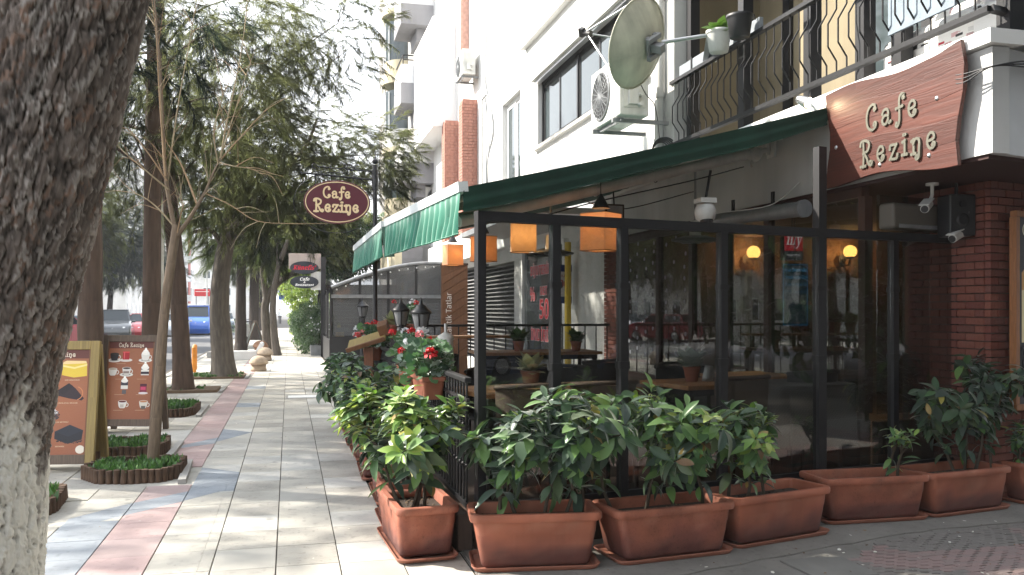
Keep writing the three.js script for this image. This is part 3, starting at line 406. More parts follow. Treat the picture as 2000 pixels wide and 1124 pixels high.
// air conditioners: one built, the others copied
function acUnit(label, x, y, z, ry, name = 'air_conditioner') {
  const t = thing(name, label, 'air conditioner', x, y, z, ry);      // fan face towards local +z
  part(t, 'casing', rb(0.86, 0.62, 0.32, 0, 0, 0, 0.02), C.acWhite);
  part(t, 'fan_ring', tf(new THREE.TorusGeometry(0.25, 0.014, 8, 36), -0.1, 0, 0.165), C.greyMetal);
  part(t, 'fan_recess', cy(0.245, 0.245, 0.01, -0.1, 0, 0.162, 32, PI / 2), C.blackPlain);
  const blades = part(t, 'fan', cy(0.06, 0.06, 0.02, -0.1, 0, 0.172, 16, PI / 2), C.greyMetal);
  for (let i = 0; i < 3; i++) part(blades, 'blade', tf(bx(0.09, 0.19, 0.006), -0.1 + Math.sin(i * 2.09) * 0.13, Math.cos(i * 2.09) * 0.13, 0.169, 0.2, 0, -i * 2.09), C.greyMetal);
  part(t, 'grille', [...[0.08, 0.12, 0.16, 0.2, 0.235].map((r) => tf(new THREE.TorusGeometry(r, 0.003, 5, 30), -0.1, 0, 0.18)), ...Array.from({ length: 10 }, (_, i) => bx(0.006, 0.49, 0.006, -0.1, 0, 0.182, 0, 0, i * PI / 10))], C.greyMetal);
  part(t, 'side_valve', [bx(0.05, 0.16, 0.1, 0.45, -0.12, 0.02), cy(0.02, 0.02, 0.07, 0.47, -0.1, -0.05, 10, 0, 0, PI / 2), cy(0.02, 0.02, 0.07, 0.47, -0.2, -0.05, 10, 0, 0, PI / 2)], C.acWhite);
  part(t, 'side_panel', rb(0.012, 0.5, 0.24, 0.433, 0.02, 0.0, 0.004), M([0.62, 0.62, 0.58], 0.55, { tex: 'stain', rx: 2 }));
  part(t, 'bracket', [bx(0.04, 0.04, 0.62, -0.3, -0.34, -0.12), bx(0.04, 0.04, 0.62, 0.3, -0.34, -0.12), bx(0.7, 0.03, 0.03, 0, -0.335, 0.1)], C.greyMetal);
  return t;
}
const acA = acUnit('large dirty white air conditioner on brackets behind the satellite dish', 4.08, 4.3, -10.42, -PI / 2); acA.scale.setScalar(1.2);
{ const lt = canv(256, 128, (x) => { x.clearRect(0, 0, 256, 128); x.fillStyle = '#8a2530'; x.font = 'bold 44px sans-serif'; x.fillText('441 83 86', 20, 60); x.fillStyle = '#7090c0'; for (let i = 0; i < 4; i++) x.fillRect(60, 76 + i * 12, 90, 6); }); part(acA, 'printed_label', keep(tf(new THREE.PlaneGeometry(0.2, 0.12), 0.441, 0.2, 0.02, 0, PI / 2)), printed(lt, 0.6, { transparent: true, alphaTest: 0.4 })); }
copy(acA, 'white air conditioner high on the white wall beside brick red pier', 4.45, 7.9, -22.2, -PI / 2, 1.05).children.filter((c) => c.name === 'printed_label').forEach((c) => c.removeFromParent());
[['air conditioner under the lowest grey balcony with a round fan', 4.95, 5.45, -29.6], ['air conditioner on the grey wall between the second and first balconies', 4.75, 8.25, -30.6], ['air conditioner under the topmost visible grey balcony', 4.75, 10.8, -30.6]].forEach(([l, x, y, z]) => { const c = copy(acA, l, x, y, z, 0, 1.05); c.children.filter((q) => q.name === 'printed_label').forEach((q) => q.removeFromParent()); });
// far side of the street: pale blocks seen between the trees
function block(label, x, z0, z1, h, wallMat, accent, floors) {
  const b = thing('street_block', label, 'building'); part(b, 'wall', bx(9, h, z0 - z1, x - 4.5, h / 2, (z0 + z1) / 2), wallMat);
  for (let f = 0; f < floors; f++) for (let z = z0 - 1.4; z > z1 + 1; z -= 2.6) { const w = part(b, 'window', bx(0.1, 1.4, 1.3, x + 0.02, 1.6 + f * 2.9, z), C.white); part(w, 'pane', bx(0.03, 1.2, 1.1, x + 0.07, 1.6 + f * 2.9, z), C.mirrorGlass); }
  for (let f = 1; f < floors; f++) part(b, 'balcony', bx(1.1, 0.9, 3.2, x + 0.55, 0.5 + f * 2.9, (z0 + z1) / 2), f % 2 ? wallMat : C.white);
  if (accent) part(b, 'accent_panel', bx(0.2, h * 0.75, 2.2, x + 0.06, h * 0.55, z1 + (z0 - z1) * 0.3), accent); return b;
}
const paleWall = M([0.72, 0.7, 0.66], 0.85, { tex: 'stain', rx: 0.15 }), redWall = M([0.42, 0.14, 0.12], 0.85);
block('pale low building behind the parked dark car', -17, -42, -74, 6.5, paleWall, null, 2);
block('pale building far down the street with a red panel', -16, -95, -122, 18, paleWall, redWall, 5);
block('white building beside the farthest bend of the street', -15, -126, -150, 15, C.stucco, redWall, 4);
{ const e = thing('street_end_block', 'pale building closing the far end of the street', 'building'); part(e, 'wall', bx(40, 15, 8, -26, 7.5, -175), paleWall); for (let f = 0; f < 4; f++) for (let i = 0; i < 9; i++) { const w = part(e, 'window', bx(1.4, 1.5, 0.1, -40 + i * 3.6, 2 + f * 3.1, -170.96), C.white); part(w, 'pane', bx(1.2, 1.3, 0.04, -40 + i * 3.6, 2 + f * 3.1, -170.9), C.mirrorGlass); } }
// across the side street, behind the viewer: what the cafe's glass mirrors
{ const b = thing('side_street_house', 'pale house across the side street mirrored in the cafe glass', 'building'); part(b, 'wall', bx(44, 9, 8, 20, 4.5, 26), C.greyTan); for (let f = 0; f < 3; f++) for (let i = 0; i < 8; i++) { const w = part(b, 'window', bx(1.3, 1.4, 0.1, 2 + i * 3.4, 1.7 + f * 2.9, 21.96), C.white); part(w, 'pane', bx(1.1, 1.2, 0.04, 2 + i * 3.4, 1.7 + f * 2.9, 21.9), C.mirrorGlass); } }
// ------------------------------------------------------------------ the cafe's terrace
const FU = [0.983, -0.182], FY = Math.atan2(0.182, 0.983), fr = (t, off = 0) => [1.157 + FU[0] * t + FU[1] * off, -5.433 + FU[1] * t - FU[0] * off];   // off: towards the inside
const terrace = thing('terrace_platform', 'low dark timber terrace floor that carries the cafe tables', 'terrace');
{
  const P = [[1.14, -5.42], [5.5, -6.2], [5.5, -6.5], [4.7, -6.5], [4.7, -12.2], [1.06, -12.4]];
  part(terrace, 'deck', poly(P.slice().reverse(), 0.06), M([0.05, 0.035, 0.028], 0.6, { tex: 'wood', rx: 1.5 }), 0, 0.14, 0);
  part(terrace, 'front_step', [rb(4.35, 0.2, 0.14, ...(() => { const [x, z] = fr(2.2, 0.03); return [x, 0.1, z]; })(), 0.008, 0, FY)], C.woodDark);
  part(terrace, 'step_board', [rb(4.35, 0.05, 0.16, ...(() => { const [x, z] = fr(2.2, 0.02); return [x, 0.228, z]; })(), 0.008, 0, FY)], M([0.09, 0.05, 0.035], 0.6, { tex: 'wood', rx: 1.5 }));
  part(terrace, 'side_beam', rb(0.1, 0.24, 6.9, 1.1, 0.12, -8.95, 0.01), C.woodDark);
}
// black framed screen of clear panels along the front
const screen = thing('glazed_screen', 'black steel framed clear screen along the front of the cafe terrace', 'screen');
{
  const S = [0, 0.565, 1.092, 1.946, 2.882, 3.681, 4.42], b = (t0, t1, y0, y1, d, off = 0) => { const [x, z] = fr((t0 + t1) / 2, off); return bx(t1 - t0, y1 - y0, d, x, (y0 + y1) / 2, z, 0, FY); };
  S.forEach((t, i) => part(screen, 'post', b(t - 0.028 + (i ? 0 : 0.028), t + (i === 4 ? 0.05 : 0.03) + (i ? 0 : 0.026), 0.25, i === 4 ? 2.82 : 2.12, 0.065), C.frame));
  part(screen, 'top_rail', b(0, 4.45, 2.12, 2.185, 0.07), C.frame); part(screen, 'bottom_rail', b(0.03, 4.42, 0.255, 0.31, 0.05), C.frame);
  for (let i = 0; i < 6; i++) part(screen, 'pane', b(S[i] + 0.03 + (i === 4 ? 0.02 : 0), S[i + 1] - 0.03, 0.31, 2.12, 0.006), C.glass);
  for (let i = 1; i < 6; i++) part(screen, 'clip', [b(S[i] - 0.036, S[i] + 0.038, 1.15, 1.2, 0.075), b(S[i] - 0.036, S[i] + 0.038, 1.7, 1.74, 0.075)], C.iron);
}
// iron railing along the pavement
function railing(label, a, b, y0, y1, gap, deco) {
  const L = Math.hypot(b[0] - a[0], b[1] - a[1]), ang = Math.atan2(-(b[1] - a[1]), b[0] - a[0]), t = thing('iron_railing', label, 'railing', a[0], 0, a[1], ang);
  part(t, 'top_rail', rb(L, 0.035, 0.05, L / 2, y1, 0, 0.008), C.iron); part(t, 'bottom_rail', bx(L, 0.03, 0.03, L / 2, y0 + 0.05, 0), C.iron); if (deco) part(t, 'middle_rail', bx(L, 0.02, 0.02, L / 2, y1 - 0.13, 0), C.iron);
  for (let s = gap / 2; s < L; s += gap) part(t, 'bar', deco ? mg([bar([s, y0 + 0.05, 0], [s, y1, 0], 0.008, 6), sp(0.016, s, y1 - 0.3, 0, 8), sp(0.016, s, y0 + 0.3, 0, 8)]) : bar([s, y0 + 0.05, 0], [s, y1, 0], 0.009, 6), C.iron);
  if (deco) for (let s = gap; s < L - gap; s += gap * 2) part(t, 'scroll', [tu([[s - 0.05, y0 + 0.35, 0.004], [s, y0 + 0.45, 0.004], [s + 0.05, y0 + 0.6, 0.004], [s, y0 + 0.72, 0.004], [s - 0.05, y0 + 0.6, 0.004]], 0.006, 20, 5)], C.iron);
  return t;
}
railing('black iron railing with scrolls between the pavement pots and the terrace', [1.12, -5.5], [1.07, -12.3], 0.24, 1.1, 0.1, true);
railing('plain black railing closing the far end of the terrace', [1.2, -12.0], [4.55, -12.0], 0.24, 1.34, 0.17, false);
// awnings
function awning(name, label, F0, F1, R0, R1, sag, folds) {
  const t = thing(name, label, 'awning'), nu = 40, nv = 24, pos = [], uv = [], idx = [];
  for (let j = 0; j <= nv; j++) for (let i = 0; i <= nu; i++) { const u = i / nu, v = j / nv, a = V(...F0).lerp(V(...F1), u), b = V(...R0).lerp(V(...R1), u), p = a.lerp(b, v); p.y -= sag * Math.sin(v * PI) * (1 + 0.25 * Math.sin(u * 9)) - 0.006 * Math.sin(u * 60); pos.push(p.x, p.y, p.z); uv.push(u * 3, v * 4); if (i < nu && j < nv) { const A = j * (nu + 1) + i; idx.push(A, A + 1, A + nu + 1, A + 1, A + nu + 2, A + nu + 1); } }
  const g = new THREE.BufferGeometry(); g.setAttribute('position', new THREE.Float32BufferAttribute(pos, 3)); g.setAttribute('uv', new THREE.Float32BufferAttribute(uv, 2)); g.setIndex(idx); g.computeVertexNormals();
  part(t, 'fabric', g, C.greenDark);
  part(t, 'front_bar', bar([F0[0], F0[1] + 0.01, F0[2]], [F1[0], F1[1] + 0.01, F1[2]], 0.035, 4, true), M([0.66, 0.7, 0.7], 0.5));
  part(t, 'roller', [bar(R0, R1, 0.05, 14), bar([R0[0] + 0.02, R0[1] + 0.02, R0[2]], [R1[0] + 0.02, R1[1] + 0.02, R1[2]], 0.045, 4, true)], C.acWhite);
  const vp = [], vu = [], vi = [], n = folds * 10;                      // the scalloped valance hangs from the front bar in soft folds
  for (let i = 0; i <= n; i++) for (let k = 0; k <= 6; k++) { const u = i / n, p = V(...F0).lerp(V(...F1), u), v = k / 6, ph = u * folds * 2 * PI, drop = 0.27 + 0.035 * Math.abs(Math.sin(ph / 2 + 0.8)); vp.push(p.x - 0.02 - v * (0.035 * Math.sin(ph) + 0.05 * vnoise(u * 9, v * 2, 64, 4)) + 0.02 * v, p.y - 0.02 - v * drop, p.z + 0.02 * v * Math.sin(ph * 0.5 + 1)); vu.push(u, v); if (i < n && k < 6) { const A = i * 7 + k; vi.push(A, A + 1, A + 7, A + 1, A + 8, A + 7); } }
  const vg = new THREE.BufferGeometry(); vg.setAttribute('position', new THREE.Float32BufferAttribute(vp, 3)); vg.setAttribute('uv', new THREE.Float32BufferAttribute(vu, 2)); vg.setIndex(vi); vg.computeVertexNormals();
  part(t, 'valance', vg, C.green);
  const bot = []; for (let i = 0; i <= n; i += 1) { const o = (i * 7 + 6) * 3; bot.push([vp[o], vp[o + 1], vp[o + 2]]); }
  part(t, 'hem', tu(bot, 0.006, n, 4), C.greenLight);
  return t;
}
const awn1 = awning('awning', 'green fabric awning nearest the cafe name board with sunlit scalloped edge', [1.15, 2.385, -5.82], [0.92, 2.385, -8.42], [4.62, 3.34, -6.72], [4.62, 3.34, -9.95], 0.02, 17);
part(awn1, 'end_curtain', tf(bx(0.012, 0.3, 0.16), 0.935, 2.22, -8.5, 0, 0.5, 0.1), C.greenDark);
{ const p = [], ix = [], n = 60; for (let i = 0; i <= n; i++) for (let k = 0; k <= 6; k++) { const u = i / n, a = V(1.15, 2.39, -5.83).lerp(V(4.6, 3.34, -6.73), u), v = k / 6; p.push(a.x - 0.01 * Math.sin(u * 14) * v, a.y - 0.02 * Math.sin(u * PI) - v * (0.17 + 0.012 * Math.sin(u * 11)), a.z + 0.012 * Math.sin(k * 2.1) + 0.015 * Math.sin(u * 8 + 1) * v); if (i < n && k < 6) { const A = i * 7 + k; ix.push(A, A + 1, A + 7, A + 1, A + 8, A + 7); } } const g = new THREE.BufferGeometry(); g.setAttribute('position', new THREE.Float32BufferAttribute(p, 3)); g.setIndex(ix); g.computeVertexNormals(); part(awn1, 'side_flap', g, C.greenDark); }
part(awn1, 'folding_arm', [bar([4.55, 3.2, -7.4], [2.9, 2.78, -6.75], 0.025), bar([2.9, 2.78, -6.75], [1.2, 2.38, -6.5], 0.022)], C.acWhite);
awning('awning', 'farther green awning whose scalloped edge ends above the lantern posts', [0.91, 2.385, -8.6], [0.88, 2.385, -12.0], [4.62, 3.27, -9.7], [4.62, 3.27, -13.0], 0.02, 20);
{ const t = thing('awning_tube', 'long white tube with crank gear slung below the green awning', 'awning arm'); part(t, 'tube', bar([4.5, 3.12, -7.72], [1.32, 2.265, -6.86], 0.05, 16), C.acWhite); part(t, 'gear_housing', [cy(0.075, 0.075, 0.12, 4.42, 3.1, -7.7, 18, 0, 0.27, PI / 2 - 0.26)], C.acWhite); part(t, 'end_bracket', [bar([4.5, 3.12, -7.72], [4.66, 3.16, -7.75], 0.025), rb(0.03, 0.28, 0.14, 4.645, 3.2, -7.73, 0.01), bar([4.55, 3.4, -7.65], [4.62, 3.1, -7.75], 0.022), sp(0.04, 4.55, 3.4, -7.65, 12)], C.acWhite); part(t, 'clamp', [cy(0.056, 0.056, 0.05, 2.6, 2.61, -7.21, 14, 0, 0.27, PI / 2 - 0.26), bx(0.03, 0.1, 0.04, 2.6, 2.7, -7.2)], C.steel); part(t, 'crank_eye', tu([[4.4, 3.03, -7.68], [4.39, 2.95, -7.66], [4.36, 2.97, -7.64], [4.38, 3.02, -7.66]], 0.005, 12, 5), C.steel); }
// wooden name board on the fascia
{
  const t = thing('cafe_name_board', 'reddish brown wavy plank board lettered Cafe Rezine on the white fascia', 'sign', 4.58, -0.03, 0.07);
  const top = (s) => 3.41 + 0.04 * (s - 5.2) + 0.018 * Math.sin(s * 6 + 1) + (s < 5.42 ? 0.06 * (5.42 - s) * 4 : 0), bot = (s) => 2.63 + 0.03 * (s - 5.2) + 0.028 * Math.sin(s * 4.4 + 0.2), left = (y) => 6.74 + 0.035 * Math.cos((y - 2.62) * 7.2), right = (y) => 5.2 + 0.042 * Math.sin((y - 2.62) * 6.5 + 0.6);
  const sign = [M([0.1, 0.025, 0.015], 0.5, { tex: 'wood', rx: 1.1, bump: 0.003 }), M([0.082, 0.021, 0.013], 0.48, { tex: 'wood', rx: 1.4, bump: 0.003 }), M([0.115, 0.03, 0.018], 0.5, { tex: 'wood', rx: 0.9, bump: 0.003 })];
  const N = 5, tilt = -0.045;
  for (let i = 0; i < N; i++) {
    const f0 = i / N, f1 = (i + 1) / N, up = [], lo = [];
    for (let k = 0; k <= 24; k++) { const q = k / 24; const yat = (f) => { const s = 5.2 + 1.55 * q; return bot(s) + (top(s) - bot(s)) * f; }; const sAt = (y) => right(y) + (left(y) - right(y)) * q; const a = yat(f0), b = yat(f1) - (i < N - 1 ? 0.004 : 0); lo.push([sAt(a), a]); up.push([sAt(b), b]); }
    const sh = new THREE.Shape([...lo, ...up.reverse()].map(([s, y]) => new THREE.Vector2(s, y))), g = ext(sh, 0.026 + (i % 2) * 0.004, 0.003); g.rotateY(PI / 2); g.translate(-0.02 - (i % 2) * 0.002, 0, 0);
    const uv = g.attributes.uv, p = g.attributes.position; for (let k = 0; k < p.count; k++) uv.setXY(k, p.getY(k) * 1.0 + i * 0.37, p.getZ(k) * 0.9); g.userData.keep = true;
    part(t, 'plank', g, sign[i % 3]);
  }
  const letterMat = M([0.17, 0.165, 0.13], 0.5, { metal: 0.2, tex: 'stain', rx: 3 });
  const word = (w, s0, base, size, track) => { let s = s0; [...w].forEach((ch, i) => { const g = curlyLetter(ch, size, 0.013, 0.105); g.rotateY(-PI / 2); g.translate(0, (i % 2 ? 0.008 : -0.004), 0); part(t, 'letter', g, letterMat, -0.024, base, -s); s -= (GLYPH[ch][0] + track) * size; }); };
  word('Cafe', 6.21, 3.035, 0.205, 0.22); word('Rezine', 6.27, 2.755, 0.205, 0.2);
  for (const [s, y] of [[6.62, 2.98], [5.42, 3.12], [6.05, 2.74], [5.5, 2.72]]) part(t, 'bolt', la([[0, 0.012], [0.014, 0.008], [0.018, 0]], 14).rotateZ(PI / 2), C.steel, -0.024, y, -s);
}
{ const t = thing('sign_spotlight', 'small silver spotlight lit above the corner of the wooden name board', 'spotlight', 4.4, 3.4, -6.8, 0.5);
  part(t, 'housing', la([[0.0, -0.07], [0.03, -0.065], [0.042, -0.02], [0.055, 0.05], [0.05, 0.05]], 20).rotateX(PI / 2 + 0.5), M([0.5, 0.5, 0.5], 0.25, { metal: 0.9 })); part(t, 'arm', bar([0.02, 0.02, -0.06], [0.25, 0.05, -0.1], 0.012), C.steel);
  part(t, 'lamp_glass', cy(0.045, 0.045, 0.008, 0, -0.02, 0.045, 18, PI / 2 + 0.5), M([1, 0.9, 0.7], 0.3, { emissive: [1, 0.78, 0.42], emissiveIntensity: 5 }));
  const l = new THREE.SpotLight(new THREE.Color(1, 0.75, 0.45), 0.12, 6, 0.75, 0.6); l.position.set(4.43, 3.36, -6.72); l.target.position.set(4.6, 2.95, -5.9); l.castShadow = true; scene.add(l, l.target); }
// hanging oval sign on its post
{
  const t = thing('oval_sign_post', 'tall black post with scrolled bracket and maroon oval sign lettered Cafe Rezine', 'sign', 1.12, 0, -11.75);
  part(t, 'post', [cy(0.034, 0.03, 3.5, 0, 1.75, 0, 16), cy(0.05, 0.05, 0.06, 0, 1.2, 0), cy(0.045, 0.045, 0.05, 0, 2.5, 0), cy(0.042, 0.042, 0.26, 0, 3.3, 0), sp(0.04, 0, 3.55, 0, 12), cy(0.012, 0.002, 0.1, 0, 3.63, 0)], C.black);
  const q = part(t, 'bracket', [bar([-0.02, 3.3, 0], [-0.98, 3.36, 0], 0.012), bar([-0.02, 3.41, 0], [-0.75, 3.45, 0], 0.009), tu([[-0.75, 3.45, 0], [-0.8, 3.49, 0], [-0.82, 3.44, 0], [-0.78, 3.42, 0]], 0.006, 14, 6)], C.iron);
  for (let i = 0; i < 6; i++) { const a = i * PI / 3; part(q, 'rosette', tu([[0, 0, 0], [0.05 * Math.cos(a - 0.4), 0.05 * Math.sin(a - 0.4), 0], [0.1 * Math.cos(a), 0.07 * Math.sin(a), 0], [0.06 * Math.cos(a + 0.5), 0.05 * Math.sin(a + 0.5), 0], [0, 0, 0]], 0.005, 20, 5), C.iron, -0.36, 3.43, 0.006); }
  part(t, 'hoop', tu(Array.from({ length: 26 }, (_, i) => { const a = PI * 0.24 + i / 25 * PI * 1.45; return [-0.52 + Math.cos(a) * 0.54, 2.98 + Math.sin(a) * 0.4, 0.0]; }), 0.006, 60, 6), C.iron);
  part(t, 'hanger', [bar([-0.28, 3.33, 0], [-0.3, 3.2, 0], 0.008), bar([-0.78, 3.35, 0], [-0.78, 3.2, 0], 0.008)], C.iron);
  const e = new THREE.Shape(); e.absellipse(0, 0, 0.43, 0.285, 0, PI * 2); const maroon = M([0.1, 0.016, 0.028], 0.4);
  const board = part(t, 'oval_board', ext(e, 0.02, 0.004, 40), maroon, -0.5, 2.985, 0);
  const ring = new THREE.Shape(); ring.absellipse(0, 0, 0.415, 0.27, 0, PI * 2); const hole = new THREE.Path(); hole.absellipse(0, 0, 0.403, 0.258, 0, PI * 2); ring.holes.push(hole);
  const gold = M([0.78, 0.6, 0.36], 0.5); part(board, 'border', ext(ring, 0.003, 0, 40), gold, 0, 0, 0.0245);
  const word = (w, y, size) => { let x = -curlyWidth(w, size) / 2; for (const ch of w) { part(board, 'letter', curlyLetter(ch, size, 0.003, 0.14), gold, x, y, 0.0245); x += (GLYPH[ch][0] + 0.07) * size; } };
  word('Cafe', 0.055, 0.145); word('Rezine', -0.13, 0.165);
}
// three lantern posts along the railing
{
  const make = () => { const t = thing('lantern_post', 'nearest black lantern post with frosted glass behind the front flower boxes', 'lantern post', 1.12, 0, -7.58, 0, 'lantern posts along the iron railing');
    part(t, 'post', [cy(0.04, 0.038, 1.36, 0, 0.68, 0, 14), cy(0.05, 0.03, 0.05, 0, 1.35, 0, 14)], C.black);
    const L = part(t, 'lantern', [la([[0.02, 0], [0.045, 0.015], [0.05, 0.03], [0.03, 0.035]], 8, 0, 1.35, 0), la([[0.088, 0], [0.1, 0.012], [0.085, 0.03], [0.05, 0.06], [0.045, 0.075], [0.02, 0.085], [0.016, 0.11], [0.004, 0.145]], 8, 0, 1.52, 0), ...[0.4, 1.97, 3.54, 5.11].map((a) => bar([Math.cos(a) * 0.047, 1.365, Math.sin(a) * 0.047], [Math.cos(a) * 0.083, 1.535, Math.sin(a) * 0.083], 0.007, 5))], C.black);
    part(L, 'glass', la([[0.048, 0.035], [0.078, 0.175], [0.0, 0.176]], 8, 0, 1.35, 0), M([0.24, 0.24, 0.24], 0.6, { transmission: 0.5 }));
    
    return t; };
  const a = make(); copy(a, 'middle black lantern post beside the flower boxes on the railing', 1.12, 0.02, -8.98, 0.3); copy(a, 'farthest black lantern post just in front of the oval sign pole', 1.08, 0.08, -13.3, 0.1);
}
// orange lamp shades
const shadeMat = M([0.6, 0.42, 0.25], 1, { transmission: 0.5, emissive: [1, 0.38, 0.12], emissiveIntensity: 0.19 });
function lampShade(label, x, y, z, w, h, ry, round, ceil) {
  const t = thing('pendant_lamp', label, 'lamp', x, y, z, ry, 'orange pendant lamps under the awning'), d = 0.004;
  if (round) { part(t, 'shade', cy(w / 2, w / 2, h, 0, 0, 0, 32).index ? new THREE.CylinderGeometry(w / 2, w / 2, h, 32, 1, true) : 0, shadeMat); }
  else for (let i = 0; i < 4; i++) part(t, 'shade', tf(bx(w, h, d), Math.sin(i * PI / 2) * (w / 2), 0, Math.cos(i * PI / 2) * (w / 2), 0, i * PI / 2), shadeMat);
  part(t, 'shade_wire', round ? [tf(new THREE.TorusGeometry(w / 2, 0.004, 6, 32), 0, h / 2, 0, PI / 2), tf(new THREE.TorusGeometry(w / 2, 0.004, 6, 32), 0, -h / 2, 0, PI / 2)] : [-1, 1].map((s) => [bx(w + 0.012, 0.006, 0.008, 0, s * h / 2, w / 2), bx(w + 0.012, 0.006, 0.008, 0, s * h / 2, -w / 2), bx(0.008, 0.006, w - 0.01, w / 2, s * h / 2, 0), bx(0.008, 0.006, w - 0.01, -w / 2, s * h / 2, 0)]).flat(), C.woodMid);
  part(t, 'canopy_cone', cy(0.075, 0.008, 0.12, 0, h / 2 + 0.1, 0, 16), C.blackPlain); part(t, 'cord', bar([0, h / 2 + 0.15, 0], [0, ceil - y, 0], 0.004, 6), C.blackPlain); part(t, 'bulb', sp(0.035, 0, 0.02, 0, 14), M([1, 0.8, 0.5], 0.3, { emissive: [1, 0.55, 0.18], emissiveIntensity: 2.5 }));
  const l = new THREE.PointLight(new THREE.Color(1, 0.6, 0.26), 0.09, 8); l.position.set(x, y + 0.02, z); l.castShadow = true; scene.add(l);
}
lampShade('largest square orange pendant lamp behind the second and third screen panels', 2.43, 2.18, -6.6, 0.235, 0.3, 0.62, false, 2.75);
lampShade('round orange pendant lamp seen through the first screen panel', 2.30, 2.29, -8.5, 0.265, 0.3, 0, true, 2.9);
lampShade('small orange pendant lamp half hidden by the first black post', 2.33, 2.31, -10.5, 0.24, 0.31, 0.3, false, 2.9);
lampShade('farthest small orange pendant lamp in front of the timber sign panel', 2.35, 2.37, -12.7, 0.24, 0.3, 0.2, false, 3.0);
// tables, chairs and what stands on them
const deskWood = [C.wood, M([0.46, 0.235, 0.095], 0.48, { tex: 'wood', rx: 1.2 }), M([0.38, 0.175, 0.065], 0.5, { tex: 'wood', rx: 1.4 })];
function table(label, x, z, w, d, y, ry, group) {
  const t = thing('cafe_table', label, 'table', x, 0.2, z, ry); const n = Math.round(d / 0.12);
  for (let i = 0; i < n; i++) part(t, 'plank', rb(w, 0.035, d / n - 0.002, 0, y - 0.2 - 0.018, -d / 2 + d / n * (i + 0.5), 0.004), deskWood[i % 3]);
  part(t, 'frame', [bx(w - 0.1, 0.05, 0.03, 0, y - 0.265, d / 2 - 0.06), bx(w - 0.1, 0.05, 0.03, 0, y - 0.265, -d / 2 + 0.06)], C.iron);
  for (const [a, b] of [[1, 1], [1, -1], [-1, 1], [-1, -1]]) part(t, 'leg', bx(0.04, y - 0.29, 0.04, a * (w / 2 - 0.08), (y - 0.29) / 2, b * (d / 2 - 0.08)), C.iron); return t;
}
table('long light wooden table behind the first two screen panels', 1.95, -6.55, 1.35, 0.72, 0.95, FY);
table('wooden table with a potted plant behind the third screen panel', 3.42, -6.75, 0.85, 0.7, 0.95, FY);
table('wooden table at the back of the terrace under the sale window', 2.9, -10.2, 1.5, 0.7, 1.06, 0);
table('dim wooden table by the interior glazing behind the fourth panel', 4.2, -7.4, 0.7, 0.7, 0.95, 0.1);
{ const t = thing('railing_shelf', 'long wooden shelf along the far railing holding small pots', 'shelf', 2.1, 0, -11.4); for (let i = 0; i < 3; i++) part(t, 'board', rb(1.9, 0.03, 0.125, 0, 1.2, -0.13 + i * 0.13, 0.004), deskWood[i]); part(t, 'bracket', [bx(0.03, 1.0, 0.03, -0.85, 0.69, 0), bx(0.03, 1.0, 0.03, 0.85, 0.69, 0)], C.iron); }
const wick = M([0.10, 0.058, 0.034], 0.7, { tex: 'weave', rx: 3, bump: 0.006 }), darkWick = M([0.022, 0.022, 0.026], 0.6, { tex: 'weave', rx: 3, bump: 0.006 }), cushion = M([0.02, 0.07, 0.2], 0.9, { tex: 'fine', rx: 4 });
function chair(label, x, z, ry, m, group, pad) {
  const t = thing('cafe_chair', label, 'chair', x, 0.2, z, ry, group);     // sitter looks towards local -z
  const back = (r, y, h) => { const g = new THREE.CylinderGeometry(r * 1.05, r, h, 22, 4, true, -1.25, 2.5); return g.translate(0, y, -0.02); };
  part(t, 'backrest', back(0.27, 0.63, 0.38), m); part(t, 'back_rim', tu(Array.from({ length: 14 }, (_, i) => { const a = -1.25 + 2.5 * i / 13; return [Math.sin(a) * 0.284, 0.82 + 0.02 * Math.cos(a * 1.2), Math.cos(a) * 0.284 - 0.02]; }), 0.018, 26, 7), m);
  part(t, 'seat', rb(0.46, 0.05, 0.46, 0, 0.43, -0.02, 0.02), m); if (pad) part(t, 'cushion', rb(0.42, 0.05, 0.42, 0, 0.48, -0.02, 0.022), cushion);
  for (const [a, b] of [[1, 1], [1, -1], [-1, 1], [-1, -1]]) part(t, 'leg', bar([a * 0.2, 0, b * 0.2], [a * 0.2, 0.43, b * 0.19], 0.016, 8), m.color.r > 0.1 ? m : C.iron); return t;
}
chair('brown wicker chair with its back to the first screen panel', 1.62, -5.92, FY, wick); chair('brown wicker chair with its back to the second screen panel', 2.2, -6.02, FY, wick); chair('brown wicker chair behind the third screen panel', 3.4, -6.22, FY + 0.1, wick);
chair('dark woven chair behind the long wooden table', 1.75, -7.3, PI + 0.1, darkWick); chair('dark woven chair behind the long table, beside the largest lamp', 2.4, -7.45, PI - 0.1, darkWick);
chair('dark high backed chair below the round pendant lamp', 2.25, -8.9, 0.1, darkWick); chair('dark chair with blue seat cushion in the middle of the terrace', 3.1, -8.6, 0.5, darkWick, undefined, true); chair('dark chair near the far railing beside the lantern posts', 1.75, -10.3, -0.6, darkWick); chair('dark chair behind the potted plant on the third panel table', 3.6, -7.5, PI, darkWick); chair('dim dark chair with cushion behind the fifth panel', 4.3, -6.62, 0.2, darkWick, undefined, true);
{ const t = thing('folding_parasol', 'white furled parasol standing inside the terrace by the first post', 'parasol', 1.75, 0.2, -9.9); part(t, 'fabric', la([[0.03, 0.35], [0.09, 0.4], [0.1, 0.8], [0.085, 1.0], [0.1, 1.02], [0.09, 1.06], [0.02, 1.1]], 12), M([0.72, 0.72, 0.7], 0.8)); part(t, 'pole', cy(0.018, 0.018, 1.2, 0, 0.6, 0, 10), C.steel); part(t, 'base', la([[0, 0.06], [0.18, 0.04], [0.2, 0]], 20), C.greyMetal); }
